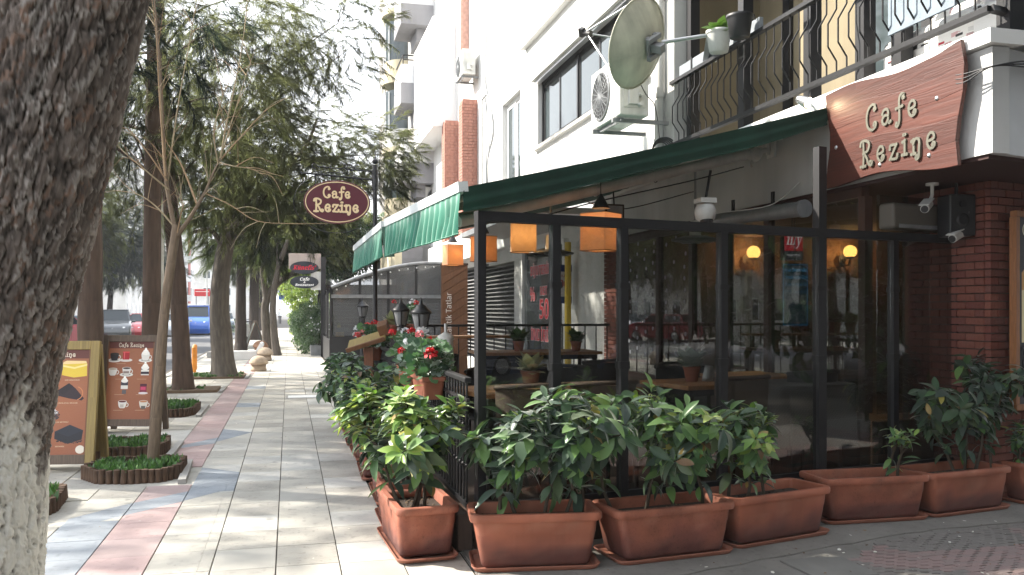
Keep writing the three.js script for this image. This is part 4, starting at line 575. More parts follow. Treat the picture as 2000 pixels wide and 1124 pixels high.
const leafFan = (n, r, s) => { const L = []; for (let i = 0; i < n; i++) { const a = rnd() * 7, e = rr(0.2, 1.35), g = grassBlade(s * rr(0.7, 1.1), s * 0.25); g.scale(2.2, 1, 1); L.push(tf(g, 0, 0, 0, 0, 0, 0).applyMatrix4(new THREE.Matrix4().makeRotationFromEuler(new THREE.Euler(PI / 2 - e, a, 0, 'YXZ')).setPosition(Math.sin(a) * r * rnd(), rnd() * s * 0.5, Math.cos(a) * r * rnd()))); } return L; };
function pottedPlant(label, x, y, z, r, h, potMat, leafMat, tall) {
  const t = thing('potted_plant', label, 'potted plant', x, y, z, rnd() * 6); part(t, 'pot', la([[0, 0], [r * 0.72, 0], [r * 0.95, h * 0.82], [r * 1.05, h * 0.82], [r * 1.05, h], [r * 0.88, h], [r * 0.85, h * 0.86], [0, h * 0.84]], 20), potMat); const L = leafFan(46, r * 0.5, tall); L.forEach((g) => g.translate(0, h * 0.85, 0)); part(t, 'leaves', L, leafMat).userData.kind = 'stuff'; return t;
}
const succulent = M([0.35, 0.38, 0.2], 0.6, { transmission: 0.2 }), sage = M([0.3, 0.36, 0.3], 0.7, { transmission: 0.2 }), midGreen = M([0.06, 0.13, 0.04], 0.6, { transmission: 0.3 });
pottedPlant('pale succulent in a brown clay pot on the long table', 1.83, 0.951, -6.55, 0.075, 0.13, M([0.16, 0.07, 0.04], 0.7, { tex: 'blotch', rx: 6 }), succulent, 0.13);
pottedPlant('small grey green plant in a terracotta pot on the third panel table', 3.3, 0.951, -6.75, 0.07, 0.13, C.terra, sage, 0.16);
pottedPlant('small plant in clay pot on the near end of the railing shelf', 1.62, 1.216, -11.35, 0.09, 0.16, C.terra2, midGreen, 0.16); pottedPlant('yellowish plant in clay pot behind the middle lantern', 1.32, 1.216, -11.4, 0.08, 0.15, C.terra2, succulent, 0.16); pottedPlant('small plant on the back table under the sale window', 2.7, 1.061, -10.2, 0.07, 0.12, C.terra2, midGreen, 0.15); pottedPlant('small plant at the right end of the back table', 3.4, 1.061, -10.1, 0.07, 0.12, C.terra2, midGreen, 0.14);
{ const mk = (l, x, y, z) => { const t = thing('napkin_holder', l, 'napkin holder', x, y, z, 0.2); part(t, 'body', poly([[-0.05, -0.03], [0.05, -0.03], [0.05, 0.03], [-0.05, 0.03]], 0.02, 0.002), C.steel); const s = new THREE.Shape([[-0.035, 0], [0.035, 0], [0.006, 0.11], [-0.006, 0.11]].map((p) => new THREE.Vector2(...p))); part(t, 'wedge', tf(ext(s, 0.09), 0, 0.021, -0.045), C.steel); part(t, 'napkins', bx(0.008, 0.09, 0.08, 0.0, 0.085, 0), C.white); }; mk('metal napkin holder beside the brown pot on the long table', 2.0, 0.951, -6.52); mk('metal napkin holder beside the plant on the third panel table', 3.46, 0.951, -6.75); }
{ const t = thing('draped_table', 'table under a pale grey cloth behind the fourth panel', 'table', 4.15, 0.2, -6.5, FY); part(t, 'tablecloth', [rb(0.7, 0.02, 0.6, 0, 0.74, 0, 0.008), ...[[0, 0.3, 0], [0, -0.3, PI]].map(([x, z, a]) => tf(rb(0.7, 0.5, 0.012, 0, 0, 0, 0.004), x, 0.49, z, 0.06 * (z > 0 ? -1 : 1), 0)), rb(0.012, 0.5, 0.6, -0.35, 0.49, 0, 0.004), rb(0.012, 0.5, 0.6, 0.35, 0.49, 0, 0.004)], M([0.1, 0.095, 0.09], 0.9, { tex: 'weave', rx: 1 })); part(t, 'pedestal', cy(0.05, 0.05, 0.72, 0, 0.36, 0), C.iron); }
// hanging disc heaters, cameras, boxes and cables under the awning
function disc(label, x, y, z, r) { const t = thing('disc_fan', label, 'fan', x, y, z); part(t, 'disc', la([[0, 0.03], [r * 0.5, 0.025], [r, -0.005], [r * 0.98, -0.02], [r * 0.4, 0.0], [0, 0.005]], 30), C.greyMetal); part(t, 'motor', cy(0.06, 0.05, 0.16, 0, 0.1, 0), C.acWhite); part(t, 'stem', cy(0.012, 0.012, 0.55, 0, 0.42, 0), C.greyMetal); for (let i = 0; i < 3; i++) part(t, 'blade', bx(r * 1.5, 0.006, 0.1, 0, -0.03, 0, 0.15, i * 1.05), C.greyMetal); }
disc('grey disc fan hanging behind the largest orange lamp', 2.62, 2.15, -8.6, 0.24); disc('dim grey disc fan hanging behind the fourth black post', 3.95, 2.27, -8.0, 0.24);
{ const t = thing('dome_camera', 'white dome security camera fixed under the fascia above the screen', 'camera', 3.35, 2.28, -6.6); part(t, 'housing', la([[0, 0.16], [0.07, 0.15], [0.09, 0.1], [0.08, 0.03], [0.03, 0.0]], 20), C.acWhite); part(t, 'dome', sp(0.055, 0, 0.02, 0.02, 16), C.blackPlain); part(t, 'mount', bx(0.14, 0.04, 0.14, 0, 0.18, 0), C.acWhite); part(t, 'stem', bar([0, 0.18, 0], [0.1, 0.45, -0.1], 0.012), C.iron); }
function bulletCam(label, x, y, z, ry) { const t = thing('bullet_camera', label, 'camera', x, y, z, ry); part(t, 'barrel', cy(0.035, 0.035, 0.16, 0, 0, 0.02, 18, PI / 2 + 0.35), C.acWhite); part(t, 'hood', tf(bx(0.08, 0.008, 0.2), 0, 0.036, 0.03, 0.35), C.acWhite); part(t, 'lens', cy(0.028, 0.028, 0.01, 0, -0.03, 0.1, 18, PI / 2 + 0.35), C.blackPlain); part(t, 'arm', [bar([0, 0.03, -0.05], [0.02, 0.1, -0.08], 0.014), bar([0.02, 0.1, -0.08], [0.02, 0.18, -0.08], 0.014), cy(0.05, 0.05, 0.02, 0.02, 0.19, -0.08)], C.acWhite); }
bulletCam('white bullet camera under the soffit below the wooden name board', 5.06, 2.4, -6.05, -0.9); bulletCam('small white camera beside the black box near the brick corner', 5.3, 2.16, -5.98, -1.2);
{ const t = thing('wall_speaker', 'black speaker box hung on the left of the brick corner', 'speaker', 5.34, 2.33, -6.05, -0.2); part(t, 'cabinet', rb(0.22, 0.34, 0.2, 0, 0, 0, 0.015), C.blackPlain); part(t, 'cone', cy(0.07, 0.04, 0.02, 0, -0.04, 0.1, 20, PI / 2), C.iron); part(t, 'tweeter', cy(0.03, 0.03, 0.01, 0, 0.09, 0.102, 16, PI / 2), C.iron); part(t, 'hanger', bar([0, 0.17, 0], [0, 0.3, 0], 0.014), C.iron); }
{ const t = thing('framed_notice', 'small dark framed notice fixed under the awning above the screen', 'notice', 3.05, 2.5, -7.9, 0.1); part(t, 'frame', [bx(0.2, 0.015, 0.02, 0, 0.07, 0), bx(0.2, 0.015, 0.02, 0, -0.07, 0), bx(0.015, 0.125, 0.02, 0.092, 0, 0), bx(0.015, 0.125, 0.02, -0.092, 0, 0)], C.woodDark); part(t, 'card', bx(0.17, 0.125, 0.008), M([0.35, 0.34, 0.34], 0.7, { tex: 'stain', rx: 6 })); part(t, 'bracket', bar([0, 0.07, -0.01], [0, 0.35, -0.05], 0.008), C.iron); }
{ const t = thing('duct_pipe', 'dim grey rolled tube fixed under the fascia behind the tall post', 'pipe'); part(t, 'pipe', bar([4.5, 2.53, -8.6], [4.45, 2.46, -6.9], 0.07, 18), C.greyMetal); part(t, 'end_cap', cy(0.08, 0.08, 0.05, 4.45, 2.46, -6.88, 18, PI / 2), C.greyMetal); part(t, 'strap', [bx(0.02, 0.2, 0.04, 4.46, 2.58, -7.4), bx(0.02, 0.2, 0.04, 4.48, 2.6, -8.2)], C.iron); }
{ const t = thing('hanging_cables', 'loose black cables sagging under the awning and along the fascia', 'cable'); const w = (p, r = 0.006) => tu(p, r, 40, 5); part(t, 'cable', w([[4.6, 3.05, -8.2], [3.6, 2.75, -7.4], [2.6, 2.5, -7.2], [1.9, 2.3, -6.9], [1.4, 2.22, -6.6]]), C.blackPlain); part(t, 'cable', w([[4.62, 2.95, -9.4], [3.4, 2.62, -8.6], [2.9, 2.6, -8.1], [2.45, 2.66, -7.6]]), C.blackPlain); part(t, 'cable', w([[4.62, 2.75, -7.2], [4.4, 2.55, -7.3], [4.1, 2.5, -7.6]], 0.005), C.acWhite); }
{ const t = thing('indoor_air_conditioner', 'pale long indoor air conditioner under the soffit beyond the screen', 'air conditioner', 5.15, 2.33, -6.28, 0.2); part(t, 'body', rb(0.75, 0.22, 0.16, 0, 0, 0, 0.03), M([0.09, 0.08, 0.065], 0.6)); part(t, 'louvre', bx(0.62, 0.03, 0.02, 0, -0.08, 0.08, 0.4), C.greyMetal); part(t, 'badge', cy(0.03, 0.03, 0.006, 0.3, 0.05, 0.082, 14, PI / 2), C.blackPlain); }
// wall lamps inside, lit
function sconce(label, x, y, z) { const t = thing('wall_sconce', label, 'lamp', x, y, z); part(t, 'backplate', cy(0.07, 0.07, 0.02, 0, -0.1, -0.2, 16, PI / 2), C.iron); part(t, 'arm', tu([[0, -0.1, -0.19], [0.0, -0.2, -0.12], [0, -0.2, -0.03], [0, -0.11, 0]], 0.012, 18, 8), C.iron); part(t, 'scroll', tu([[0.02, -0.1, -0.18], [0.07, -0.14, -0.12], [0.05, -0.2, -0.08], [0.02, -0.16, -0.07]], 0.007, 16, 6), C.iron); part(t, 'globe', sp(0.1, 0, 0, 0, 20), M([1, 0.75, 0.4], 0.4, { emissive: [1, 0.5, 0.12], emissiveIntensity: 3 })); part(t, 'gallery', cy(0.05, 0.065, 0.04, 0, -0.09, 0, 16), C.iron); const l = new THREE.PointLight(new THREE.Color(1, 0.55, 0.2), 1.1, 9); l.position.set(x, y, z + 0.02); l.castShadow = true; scene.add(l); }
sconce('glowing round wall lamp inside the cafe beside the red coffee sign', 6.74, 2.42, -11.72); sconce('glowing round wall lamp inside the cafe beside the brown corner frame', 8.4, 2.46, -11.72);
{ const t = thing('coffee_sign', 'red square coffee sign lettered illy hung inside the window', 'sign', 5.42, 2.29, -8.6); t.scale.setScalar(1.15); const ti = canv(256, 384, (x, w, h) => { x.fillStyle = '#c8102a'; x.fillRect(0, 0, w, 280); x.fillStyle = '#3a3a40'; x.fillRect(0, 280, w, 104); x.fillStyle = '#fff'; x.font = 'italic bold 190px serif'; x.textAlign = 'center'; x.fillText('illy', w / 2, 205, 210); x.font = '44px sans-serif'; x.fillText('espresso', w / 2, 345, 200); }); part(t, 'face', keep(tf(new THREE.PlaneGeometry(0.2, 0.3), 0, 0, 0.031)), printed(ti, 0.4, { emissive: new THREE.Color(1, 1, 1), emissiveMap: ti, emissiveIntensity: 0.3 })); part(t, 'box', rb(0.22, 0.32, 0.06, 0, 0, 0, 0.006), C.greyMetal); part(t, 'hanger', bar([0, 0.16, 0], [0, 0.36, 0], 0.006), C.iron); }
{ const t = thing('blackboard_menu', 'dark menu board with blue handwriting inside the cafe window', 'menu board', 5.3, 1.72, -8.35, -0.2); const ti = canv(256, 640, (x, w, h) => { x.fillStyle = '#0a2030'; x.fillRect(0, 0, w, h); x.strokeStyle = '#1f8fc4'; x.lineWidth = 5; x.strokeRect(4, 4, w - 8, h - 8); x.fillStyle = '#38b4e8'; x.font = 'italic bold 50px serif'; ['Ayva Cheesecake', 'Limonlu Kadın Çayı', 'Tiramisu Apple Pie', 'Muzlu Cannelloni'].forEach((s, i) => { x.globalAlpha = 1 - i * 0.2; x.fillText(s, 12, 76 + i * 76, 232); }); }); part(t, 'face', keep(tf(new THREE.PlaneGeometry(0.27, 0.66), 0, 0, 0.012)), printed(ti, 0.5, { emissive: new THREE.Color(1, 1, 1), emissiveMap: ti, emissiveIntensity: 0.3 })); part(t, 'board', rb(0.29, 0.68, 0.02, 0, 0, 0, 0.004), C.blackPlain); part(t, 'hanger', bar([0, 0.34, 0], [0, 0.94, 0], 0.005), C.iron); }
// tall menu board on the brick wall
{
  const [x, z] = [5.79, -5.82], t = thing('wall_menu_board', 'tall cream and black framed menu board on the brick wall', 'menu board', 5.95, 1.55, -5.84, FA);
  const ti = canv(256, 640, (c, w, h) => { c.fillStyle = '#15161c'; c.fillRect(0, 0, w, h); c.fillStyle = '#d8c79a'; c.beginPath(); c.moveTo(20, h - 210); c.lineTo(20, 190); c.quadraticCurveTo(w / 2, 90, w - 20, 190); c.lineTo(w - 20, h - 210); c.fill(); c.fillStyle = '#b98a4a'; c.beginPath(); c.moveTo(20, 250); c.lineTo(20, 190); c.quadraticCurveTo(w / 2, 90, w - 20, 190); c.lineTo(w - 20, 250); c.fill(); drawCurly(c, 'Cafe', 24, 62, 40, '#e8e0c0', 0.1); c.fillStyle = '#5a3a22'; c.font = 'italic 58px serif'; c.fillText('Coffee', 36, 232, 190); c.font = '18px serif'; for (let i = 0; i < 3; i++) c.fillText('Okey & Rummy', 60, 280 + i * 70); c.fillStyle = '#222'; c.fillRect(46, 296, 48, 40); c.fillStyle = '#cdb98a'; c.font = '30px serif'; c.fillText('2018', 60, h - 90); });
  part(t, 'face', keep(tf(new THREE.PlaneGeometry(0.62, 1.5), 0, 0, 0.032)), printed(ti, 0.6)); part(t, 'frame', [rb(0.7, 0.05, 0.06, 0, 0.775, 0.02, 0.006), rb(0.7, 0.05, 0.06, 0, -0.775, 0.02, 0.006), rb(0.05, 1.5, 0.06, 0.335, 0, 0.02, 0.006), rb(0.05, 1.5, 0.06, -0.335, 0, 0.02, 0.006)], M([0.3, 0.12, 0.04], 0.6, { tex: 'wood', rx: 2 })); part(t, 'backing', bx(0.64, 1.52, 0.02, 0, 0, 0.015), C.woodDark);
  const s = part(t, 'iron_scroll', [tu([[-0.26, -0.7, 0.05], [-0.26, -0.35, 0.05], [-0.2, -0.28, 0.05], [-0.14, -0.35, 0.05], [-0.14, -0.7, 0.05]], 0.008, 24, 6), tu([[-0.14, -0.7, 0.05], [-0.14, -0.35, 0.05], [-0.08, -0.28, 0.05], [-0.02, -0.35, 0.05], [-0.02, -0.7, 0.05]], 0.008, 24, 6), tu([[-0.02, -0.7, 0.05], [-0.02, -0.35, 0.05], [0.04, -0.28, 0.05], [0.1, -0.35, 0.05], [0.1, -0.7, 0.05]], 0.008, 24, 6)], C.iron);
}
// ---- the balcony's own things
{
  const t = thing('satellite_dish', 'large cream satellite dish seen from behind on the balcony corner', 'satellite dish', 3.86, 4.47, -8.93);
  const R = 0.5, g = new THREE.LatheGeometry(Array.from({ length: 12 }, (_, i) => new THREE.Vector2(i / 11 * R, 0.17 * (i / 11) ** 2 * R / 0.47)), 44); const body = new THREE.Group(); body.name = 'reflector_mount'; body.quaternion.setFromUnitVectors(V(0, 1, 0), V(-0.548, 0.35, -0.76).normalize()); t.add(body);
  const tilt = (q) => q;                                              // opens along local +y, over the street and tipped up
  part(body, 'reflector', tilt(mg([g, tf(new THREE.TorusGeometry(R, 0.008, 8, 44), 0, 0.17, 0, PI / 2)])), C.dish);
  part(body, 'back_bracket', tilt(mg([bx(0.05, 0.03, 0.26, -0.06, -0.03, 0), bx(0.05, 0.03, 0.26, 0.06, -0.03, 0), bx(0.22, 0.05, 0.05, 0, -0.06, 0.1), bx(0.22, 0.05, 0.05, 0, -0.06, -0.1), bx(0.09, 0.16, 0.09, 0, -0.1, 0)])), C.greyMetal);
  part(body, 'feed_arm', tilt(mg([bar([0, 0.17, 0.48], [0, 0.9, 0.02], 0.012), bar([0.43, 0.17, -0.2], [0, 0.9, 0.0], 0.01), bar([-0.43, 0.17, -0.2], [0, 0.9, 0.0], 0.01)])), C.steel);
  part(body, 'feed_horn', tilt(mg([cy(0.04, 0.03, 0.12, 0, 0.9, 0, 14), bx(0.06, 0.06, 0.1, 0, 0.97, 0)])), C.blackPlain);
  part(t, 'mast', [bar([0.1, 0.02, 0.1], [0.55, 0.06, 0.35], 0.022), bar([0.55, 0.06, 0.35], [0.95, 0.0, -0.55], 0.03, 4, true), bar([0.9, -0.05, -0.2], [0.9, 0.2, 0.1], 0.015)], C.steel);
}
{ const t = thing('satellite_cable_coil', 'coil of black cable hanging below the balcony corner post', 'cable', 4.55, 3.55, -10.2); part(t, 'coil', [0, 1, 2, 3, 4].map((i) => tf(new THREE.TorusGeometry(0.13 + i * 0.006, 0.009, 6, 28), i * 0.012, i * 0.008, i * 0.01, 0.1 * i, -PI / 2 + 0.5 + 0.1 * i, 0)), C.blackPlain); part(t, 'lead', tu([[0, 0.13, 0], [-0.2, 0.5, 0.3], [-0.5, 0.55, 0.7], [-0.75, 0.7, 1.0]], 0.006, 30, 5), C.blackPlain); part(t, 'loose_end', tu([[0.05, -0.1, 0], [0.02, -0.35, -0.15], [0.05, -0.25, -0.4]], 0.006, 20, 5), C.blackPlain); }
function railPot(label, x, y, z, m, lm) { const t = thing('balcony_pot', label, 'flower pot', x, y, z); part(t, 'pot', la([[0, 0], [0.1, 0], [0.13, 0.2], [0.14, 0.2], [0.14, 0.23], [0.12, 0.23], [0.12, 0.2], [0, 0.19]], 20), m); if (lm) { const L = leafFan(30, 0.06, 0.16); L.forEach((g) => g.translate(0, 0.19, 0)); part(t, 'leaves', L, lm).userData.kind = 'stuff'; } part(t, 'wire_hook', tu([[0.13, 0.21, 0], [0.16, 0.26, 0], [0.18, 0.2, 0]], 0.006, 12, 5), C.iron); }
railPot('white hanging pot with a green plant on the balcony rail', 4.5, 4.34, -8.55, C.acWhite, M([0.16, 0.3, 0.05], 0.6, { transmission: 0.4 })); railPot('black hanging pot next to the white one on the balcony rail', 4.5, 4.36, -8.1, C.blackPlain, null);
{ const t = thing('balcony_plank', 'grey weathered plank laid along the balcony rail beside the dish', 'plank', 4.72, 4.5, -9.0); part(t, 'board', rb(0.05, 0.16, 1.9, 0, 0, 0, 0.008), M([0.27, 0.3, 0.33], 0.7, { tex: 'wood', rx: 2 })); part(t, 'strap', [bx(0.07, 0.2, 0.03, 0, 0, 0.7), bx(0.07, 0.2, 0.03, 0, 0, -0.6)], C.iron); }
{ const t = thing('notice_panel', 'grey blue panel hanging on the balcony rail near the corner', 'panel', 4.64, 4.05, -5.62); part(t, 'sheet', rb(0.02, 0.62, 0.72, 0, 0, 0, 0.004), M([0.2, 0.25, 0.3], 0.6, { tex: 'blotch', rx: 3 })); const ti = canv(256, 128, (x, w, h) => { x.clearRect(0, 0, w, h); x.fillStyle = '#10141c'; x.font = 'bold 100px sans-serif'; x.textAlign = 'center'; x.fillText('HI', w / 2, 100); }); part(t, 'lettering', keep(tf(new THREE.PlaneGeometry(0.4, 0.2), -0.012, 0.0, 0, 0, -PI / 2)), printed(ti, 0.6, { transparent: true, alphaTest: 0.4 })); part(t, 'clip', [bx(0.04, 0.08, 0.03, 0, 0.3, 0.3), bx(0.04, 0.08, 0.03, 0, 0.3, -0.3)], C.iron); }
{ const tn = canv(512, 256, (x, w, h) => { x.fillStyle = '#eceae6'; x.fillRect(0, 0, w, h); let s = 5; const q = () => (s = (s * 16807) % 2147483647) / 2147483647; for (let i = 0; i < 60; i++) { x.fillStyle = ['#888', '#333', '#aaa', '#b03040', '#c8c4bc'][q() * 5 | 0]; const a = q() * w, b = q() * h; if (q() < 0.5) for (let k = 0; k < 5; k++) x.fillRect(a, b + k * 5, 30 + q() * 20, 2); else x.fillRect(a, b, 16 + q() * 26, 10 + q() * 22); } });
  const t = thing('newspaper_covered_bench', 'white cushion covered with newspaper print behind the balcony bars', 'bench', 5.2, 3.47, -5.95); part(t, 'cover', keep([rb(0.5, 0.38, 1.1, 0, 0.2, 0, 0.08)]), printed(tn, 0.8)); part(t, 'bolster', keep([rb(0.18, 0.3, 1.0, 0.28, 0.5, 0, 0.07)]), printed(tn, 0.8)); part(t, 'side_pillow', rb(0.4, 0.3, 0.3, -0.02, 0.3, 0.68, 0.1), C.white); }
{ const t = thing('white_crate', 'white plastic crate on the balcony by the corner post', 'crate', 5.15, 3.47, -5.25); part(t, 'box', rb(0.4, 0.3, 0.4, 0, 0.15, 0, 0.03), C.white); part(t, 'rim', [rb(0.44, 0.03, 0.03, 0, 0.3, 0.2, 0.008), rb(0.44, 0.03, 0.03, 0, 0.3, -0.2, 0.008), rb(0.03, 0.03, 0.4, 0.2, 0.3, 0, 0.008), rb(0.03, 0.03, 0.4, -0.2, 0.3, 0, 0.008)], C.white); }
{ const t = thing('downpipe', 'grey rain pipe beside the balcony post on the stained pier', 'pipe', 4.6, 0, -10.3); part(t, 'pipe', cy(0.045, 0.045, 2.9, 0, 4.85, 0, 16), C.stuccoGrey); part(t, 'collar', [cy(0.055, 0.055, 0.06, 0, 4.3, 0), cy(0.055, 0.055, 0.06, 0, 5.6, 0)], C.stuccoGrey); }
{ const t = thing('facade_cables', 'thin cables hanging down the white wall beside the tall window', 'cable'); for (const [dz, k] of [[0, 1], [0.12, -1], [0.3, 1]]) part(t, 'cable', tu([[4.6, 8.2, -20.3 - dz], [4.5, 7, -20 - dz], [4.62, 5.8, -19.8 - dz * k], [4.55, 5, -20.1], [4.65, 4, -20.2 - dz]], 0.014, 40, 5), C.greyMetal); }
{ const t = thing('fascia_wires', 'bundle of thin wires tied along the fascia corner', 'cable'); for (let i = 0; i < 3; i++) part(t, 'wire', tu([[4.57, 3.2 + i * 0.02, -5.3], [4.56, 3.14 + i * 0.03, -5.1], [4.6, 3.2, -4.9], [4.9, 3.22 + i * 0.02, -4.9], [5.4, 3.26, -5.03]], 0.006, 30, 5), C.blackPlain); }
// ------------------------------------------------------------------ planters, shrubs and flowers
function loftRect(levels, n = 5) {       // levels: [y, width, depth, corner radius]; rings joined upwards
  const ring = ([y, w, d, r]) => { const o = []; for (let c = 0; c < 4; c++) { const cx = (c === 0 || c === 3 ? 1 : -1) * (w / 2 - r), cz = (c < 2 ? 1 : -1) * (d / 2 - r); for (let i = 0; i <= n; i++) { const a = c * PI / 2 + i / n * PI / 2; o.push([cx + Math.cos(a) * r, y, cz + Math.sin(a) * r]); } const nx = (c === 0 || c === 3 ? -1 : 1), E = 8, e0 = o[o.length - 1], c2 = (c + 1) % 4, fx = (c2 === 0 || c2 === 3 ? 1 : -1) * (w / 2 - r) + Math.cos(c2 * PI / 2) * r, fz = (c2 < 2 ? 1 : -1) * (d / 2 - r) + Math.sin(c2 * PI / 2) * r; for (let i = 1; i < E; i++) o.push([e0[0] + (fx - e0[0]) * i / E, y, e0[2] + (fz - e0[2]) * i / E]); } return o; };
  const R = levels.map(ring), m = R[0].length, pos = [], idx = []; R.forEach((r) => r.forEach((p) => pos.push(...p)));
  for (let k = 0; k < R.length - 1; k++) for (let i = 0; i < m; i++) { const a = k * m + i, b = k * m + (i + 1) % m; idx.push(a, a + m, b, b, a + m, b + m); }
  const cap = (k, flip) => { const c = pos.length / 3; pos.push(0, levels[k][0], 0); for (let i = 0; i < m; i++) { const a = k * m + i, b = k * m + (i + 1) % m; flip ? idx.push(c, a, b) : idx.push(c, b, a); } };
  cap(0, true); cap(levels.length - 1, false);
  const g = new THREE.BufferGeometry(); g.setAttribute('position', new THREE.Float32BufferAttribute(pos, 3)); g.setIndex(idx); const q = g.toNonIndexed(); q.computeVertexNormals();
  // smooth round the corners only
  const p = q.attributes.position, nn = q.attributes.normal, map = new Map(), key = (i) => [p.getX(i), p.getY(i), p.getZ(i)].map((v) => Math.round(v * 2000)).join();
  for (let i = 0; i < p.count; i++) { const k = key(i); if (!map.has(k)) map.set(k, []); map.get(k).push(i); }
  const out = new Float32Array(p.count * 3); for (const L of map.values()) for (const i of L) { const a = V(nn.getX(i), nn.getY(i), nn.getZ(i)), s = V(0, 0, 0); for (const j of L) { const b = V(nn.getX(j), nn.getY(j), nn.getZ(j)); if (a.dot(b) > 0.6) s.add(b); } s.normalize(); out.set([s.x, s.y, s.z], i * 3); }
  q.setAttribute('normal', new THREE.BufferAttribute(out, 3)); return q;
}
function planter(label, fx, fz, ry, L = 0.8, D = 0.38, H = 0.33, mat = C.terra, alongBack = true) {
  const cx = fx - Math.sin(ry) * D * 0.42, cz = fz - Math.cos(ry) * D * 0.42;
  const t = thing('terracotta_planter', label, 'planter', cx, 0.002, cz, ry, 'terracotta trough planters round the terrace');
  const b = 0.82;
  part(t, 'trough', loftRect([[0.022, L * b * 0.96, D * b * 0.94, 0.04], [0.035, L * b, D * b, 0.045], ...[0.16, 0.24, 0.34, 0.46].map((k) => [H * k, L * (b + (0.9 - b) * (k - 0.1) / 0.52), D * (b + (0.88 - b) * (k - 0.1) / 0.52), 0.046]), [H * 0.62, L * 0.9, D * 0.88, 0.05], [H * 0.645, L * 0.9 + 0.006, D * 0.88 + 0.006, 0.052], [H * 0.86, L * 0.93, D * 0.9, 0.052], [H * 0.865, L * 0.985, D * 0.985, 0.055], [H * 0.9, L, D, 0.06], [H * 0.97, L, D, 0.06], [H, L * 0.985, D * 0.97, 0.055], [H, L - 0.075, D - 0.075, 0.035], [H * 0.97, L - 0.085, D - 0.085, 0.032], [H * 0.7, L - 0.1, D - 0.1, 0.03]], 6), mat, undefined);
  { const q = t.children[t.children.length - 1], p = q.geometry.attributes.position, c = new Float32Array(p.count * 3), o = rnd() * 90; for (let i = 0; i < p.count; i++) { const X = p.getX(i), Y = p.getY(i), Z = p.getZ(i), nz = vnoise(X * 9 + o, Y * 7 + Z * 9 + 30, 256, 3), n2 = vnoise(X * 26 + o, Y * 22 + Z * 26 + 30, 256, 4), dirt = Math.max(0, Math.min(1, (0.1 + nz * 0.17 - Y) * 9)), lime = Math.max(0, n2 - 0.6) * 1.4 * (Y > H * 0.5 ? 1 : 0.4), k = (0.7 + 0.5 * nz) * (1 - dirt * 0.68); c.set([k + lime * 0.4, k * (1 - dirt * 0.05) + lime * 0.9, k * (1 + dirt * 0.25) + lime * 1.2], 3 * i); } q.geometry.setAttribute('color', new THREE.BufferAttribute(c, 3)); }
  const so = part(t, 'soil', loftRect([[H * 0.6, L - 0.11, D - 0.11, 0.03], [H * 0.8, L - 0.093, D - 0.093, 0.03]]), C.soil);
  const L2 = []; for (let i = 0; i < 90; i++) L2.push(tf(new THREE.IcosahedronGeometry(rr(0.004, 0.013), 0), rr(-1, 1) * (L / 2 - 0.07), H * 0.8, rr(-1, 1) * (D / 2 - 0.07), rnd() * 6, rnd() * 6)); part(so, 'crumbs', L2, rnd() < 0.5 ? C.soil : C.soilDry).userData.kind = 'stuff';
  part(t, 'tray', loftRect([[0, L * 0.8, D * 0.86, 0.05], [0.006, L * 0.93, D * 0.98, 0.06], [0.03, L * 0.97, D * 1.04, 0.065], [0.034, L * 0.965, D * 1.03, 0.06], [0.03, L * 0.93, D * 0.99, 0.055], [0.012, L * 0.9, D * 0.95, 0.05]], 5), C.terraTray);
  return t;
}
// one leaf: folded on its midrib and bowed, tip along +z, unit length
function leafGeo(w, bow, fold, n = 6) {
  const pos = [], idx = [], uv = []; for (let i = 0; i <= n; i++) { const t = i / n, hw = w / 2 * Math.pow(Math.sin(PI * Math.pow(t, 1.15) * 0.985 + 0.015), 0.8), y = -bow * t * t, z = t * (1 - 0.15 * bow * t); for (const s of [-1, 0, 1]) { pos.push(s * hw, y + Math.abs(s) * hw * fold, z); uv.push(s * 0.5 + 0.5, t); } if (i < n) { const a = i * 3; idx.push(a, a + 3, a + 1, a + 1, a + 3, a + 4, a + 1, a + 4, a + 2, a + 2, a + 4, a + 5); } }
  const g = new THREE.BufferGeometry(); g.setAttribute('position', new THREE.Float32BufferAttribute(pos, 3)); g.setAttribute('uv', new THREE.Float32BufferAttribute(uv, 2)); g.setIndex(idx); g.computeVertexNormals(); return g;
}
const LEAF = [leafGeo(0.42, 0.25, 0.3), leafGeo(0.46, 0.5, 0.2), leafGeo(0.38, 0.1, 0.45), leafGeo(0.44, 0.75, 0.25)];
const lm = (c, tr = 0.35) => M(c, 0.95, { transmission: tr, clearcoat: 0.55, clearcoatRoughness: 0.28 });
const leafMats = { dead: [lm([0.3, 0.2, 0.04]), lm([0.16, 0.085, 0.03]), lm([0.38, 0.34, 0.06])], dark: [lm([0.02, 0.064, 0.021]), lm([0.028, 0.08, 0.026]), lm([0.014, 0.042, 0.022]), lm([0.034, 0.085, 0.028]), lm([0.022, 0.06, 0.034]), lm([0.045, 0.08, 0.022])], mid: [lm([0.045, 0.125, 0.03]), lm([0.07, 0.165, 0.036]), lm([0.095, 0.2, 0.036])], fresh: [lm([0.15, 0.3, 0.035], 0.45), lm([0.22, 0.36, 0.045], 0.45), lm([0.30, 0.38, 0.06], 0.45)] };
const stemMat = M([0.075, 0.055, 0.035], 0.9, { tex: 'bark', rx: 8 });
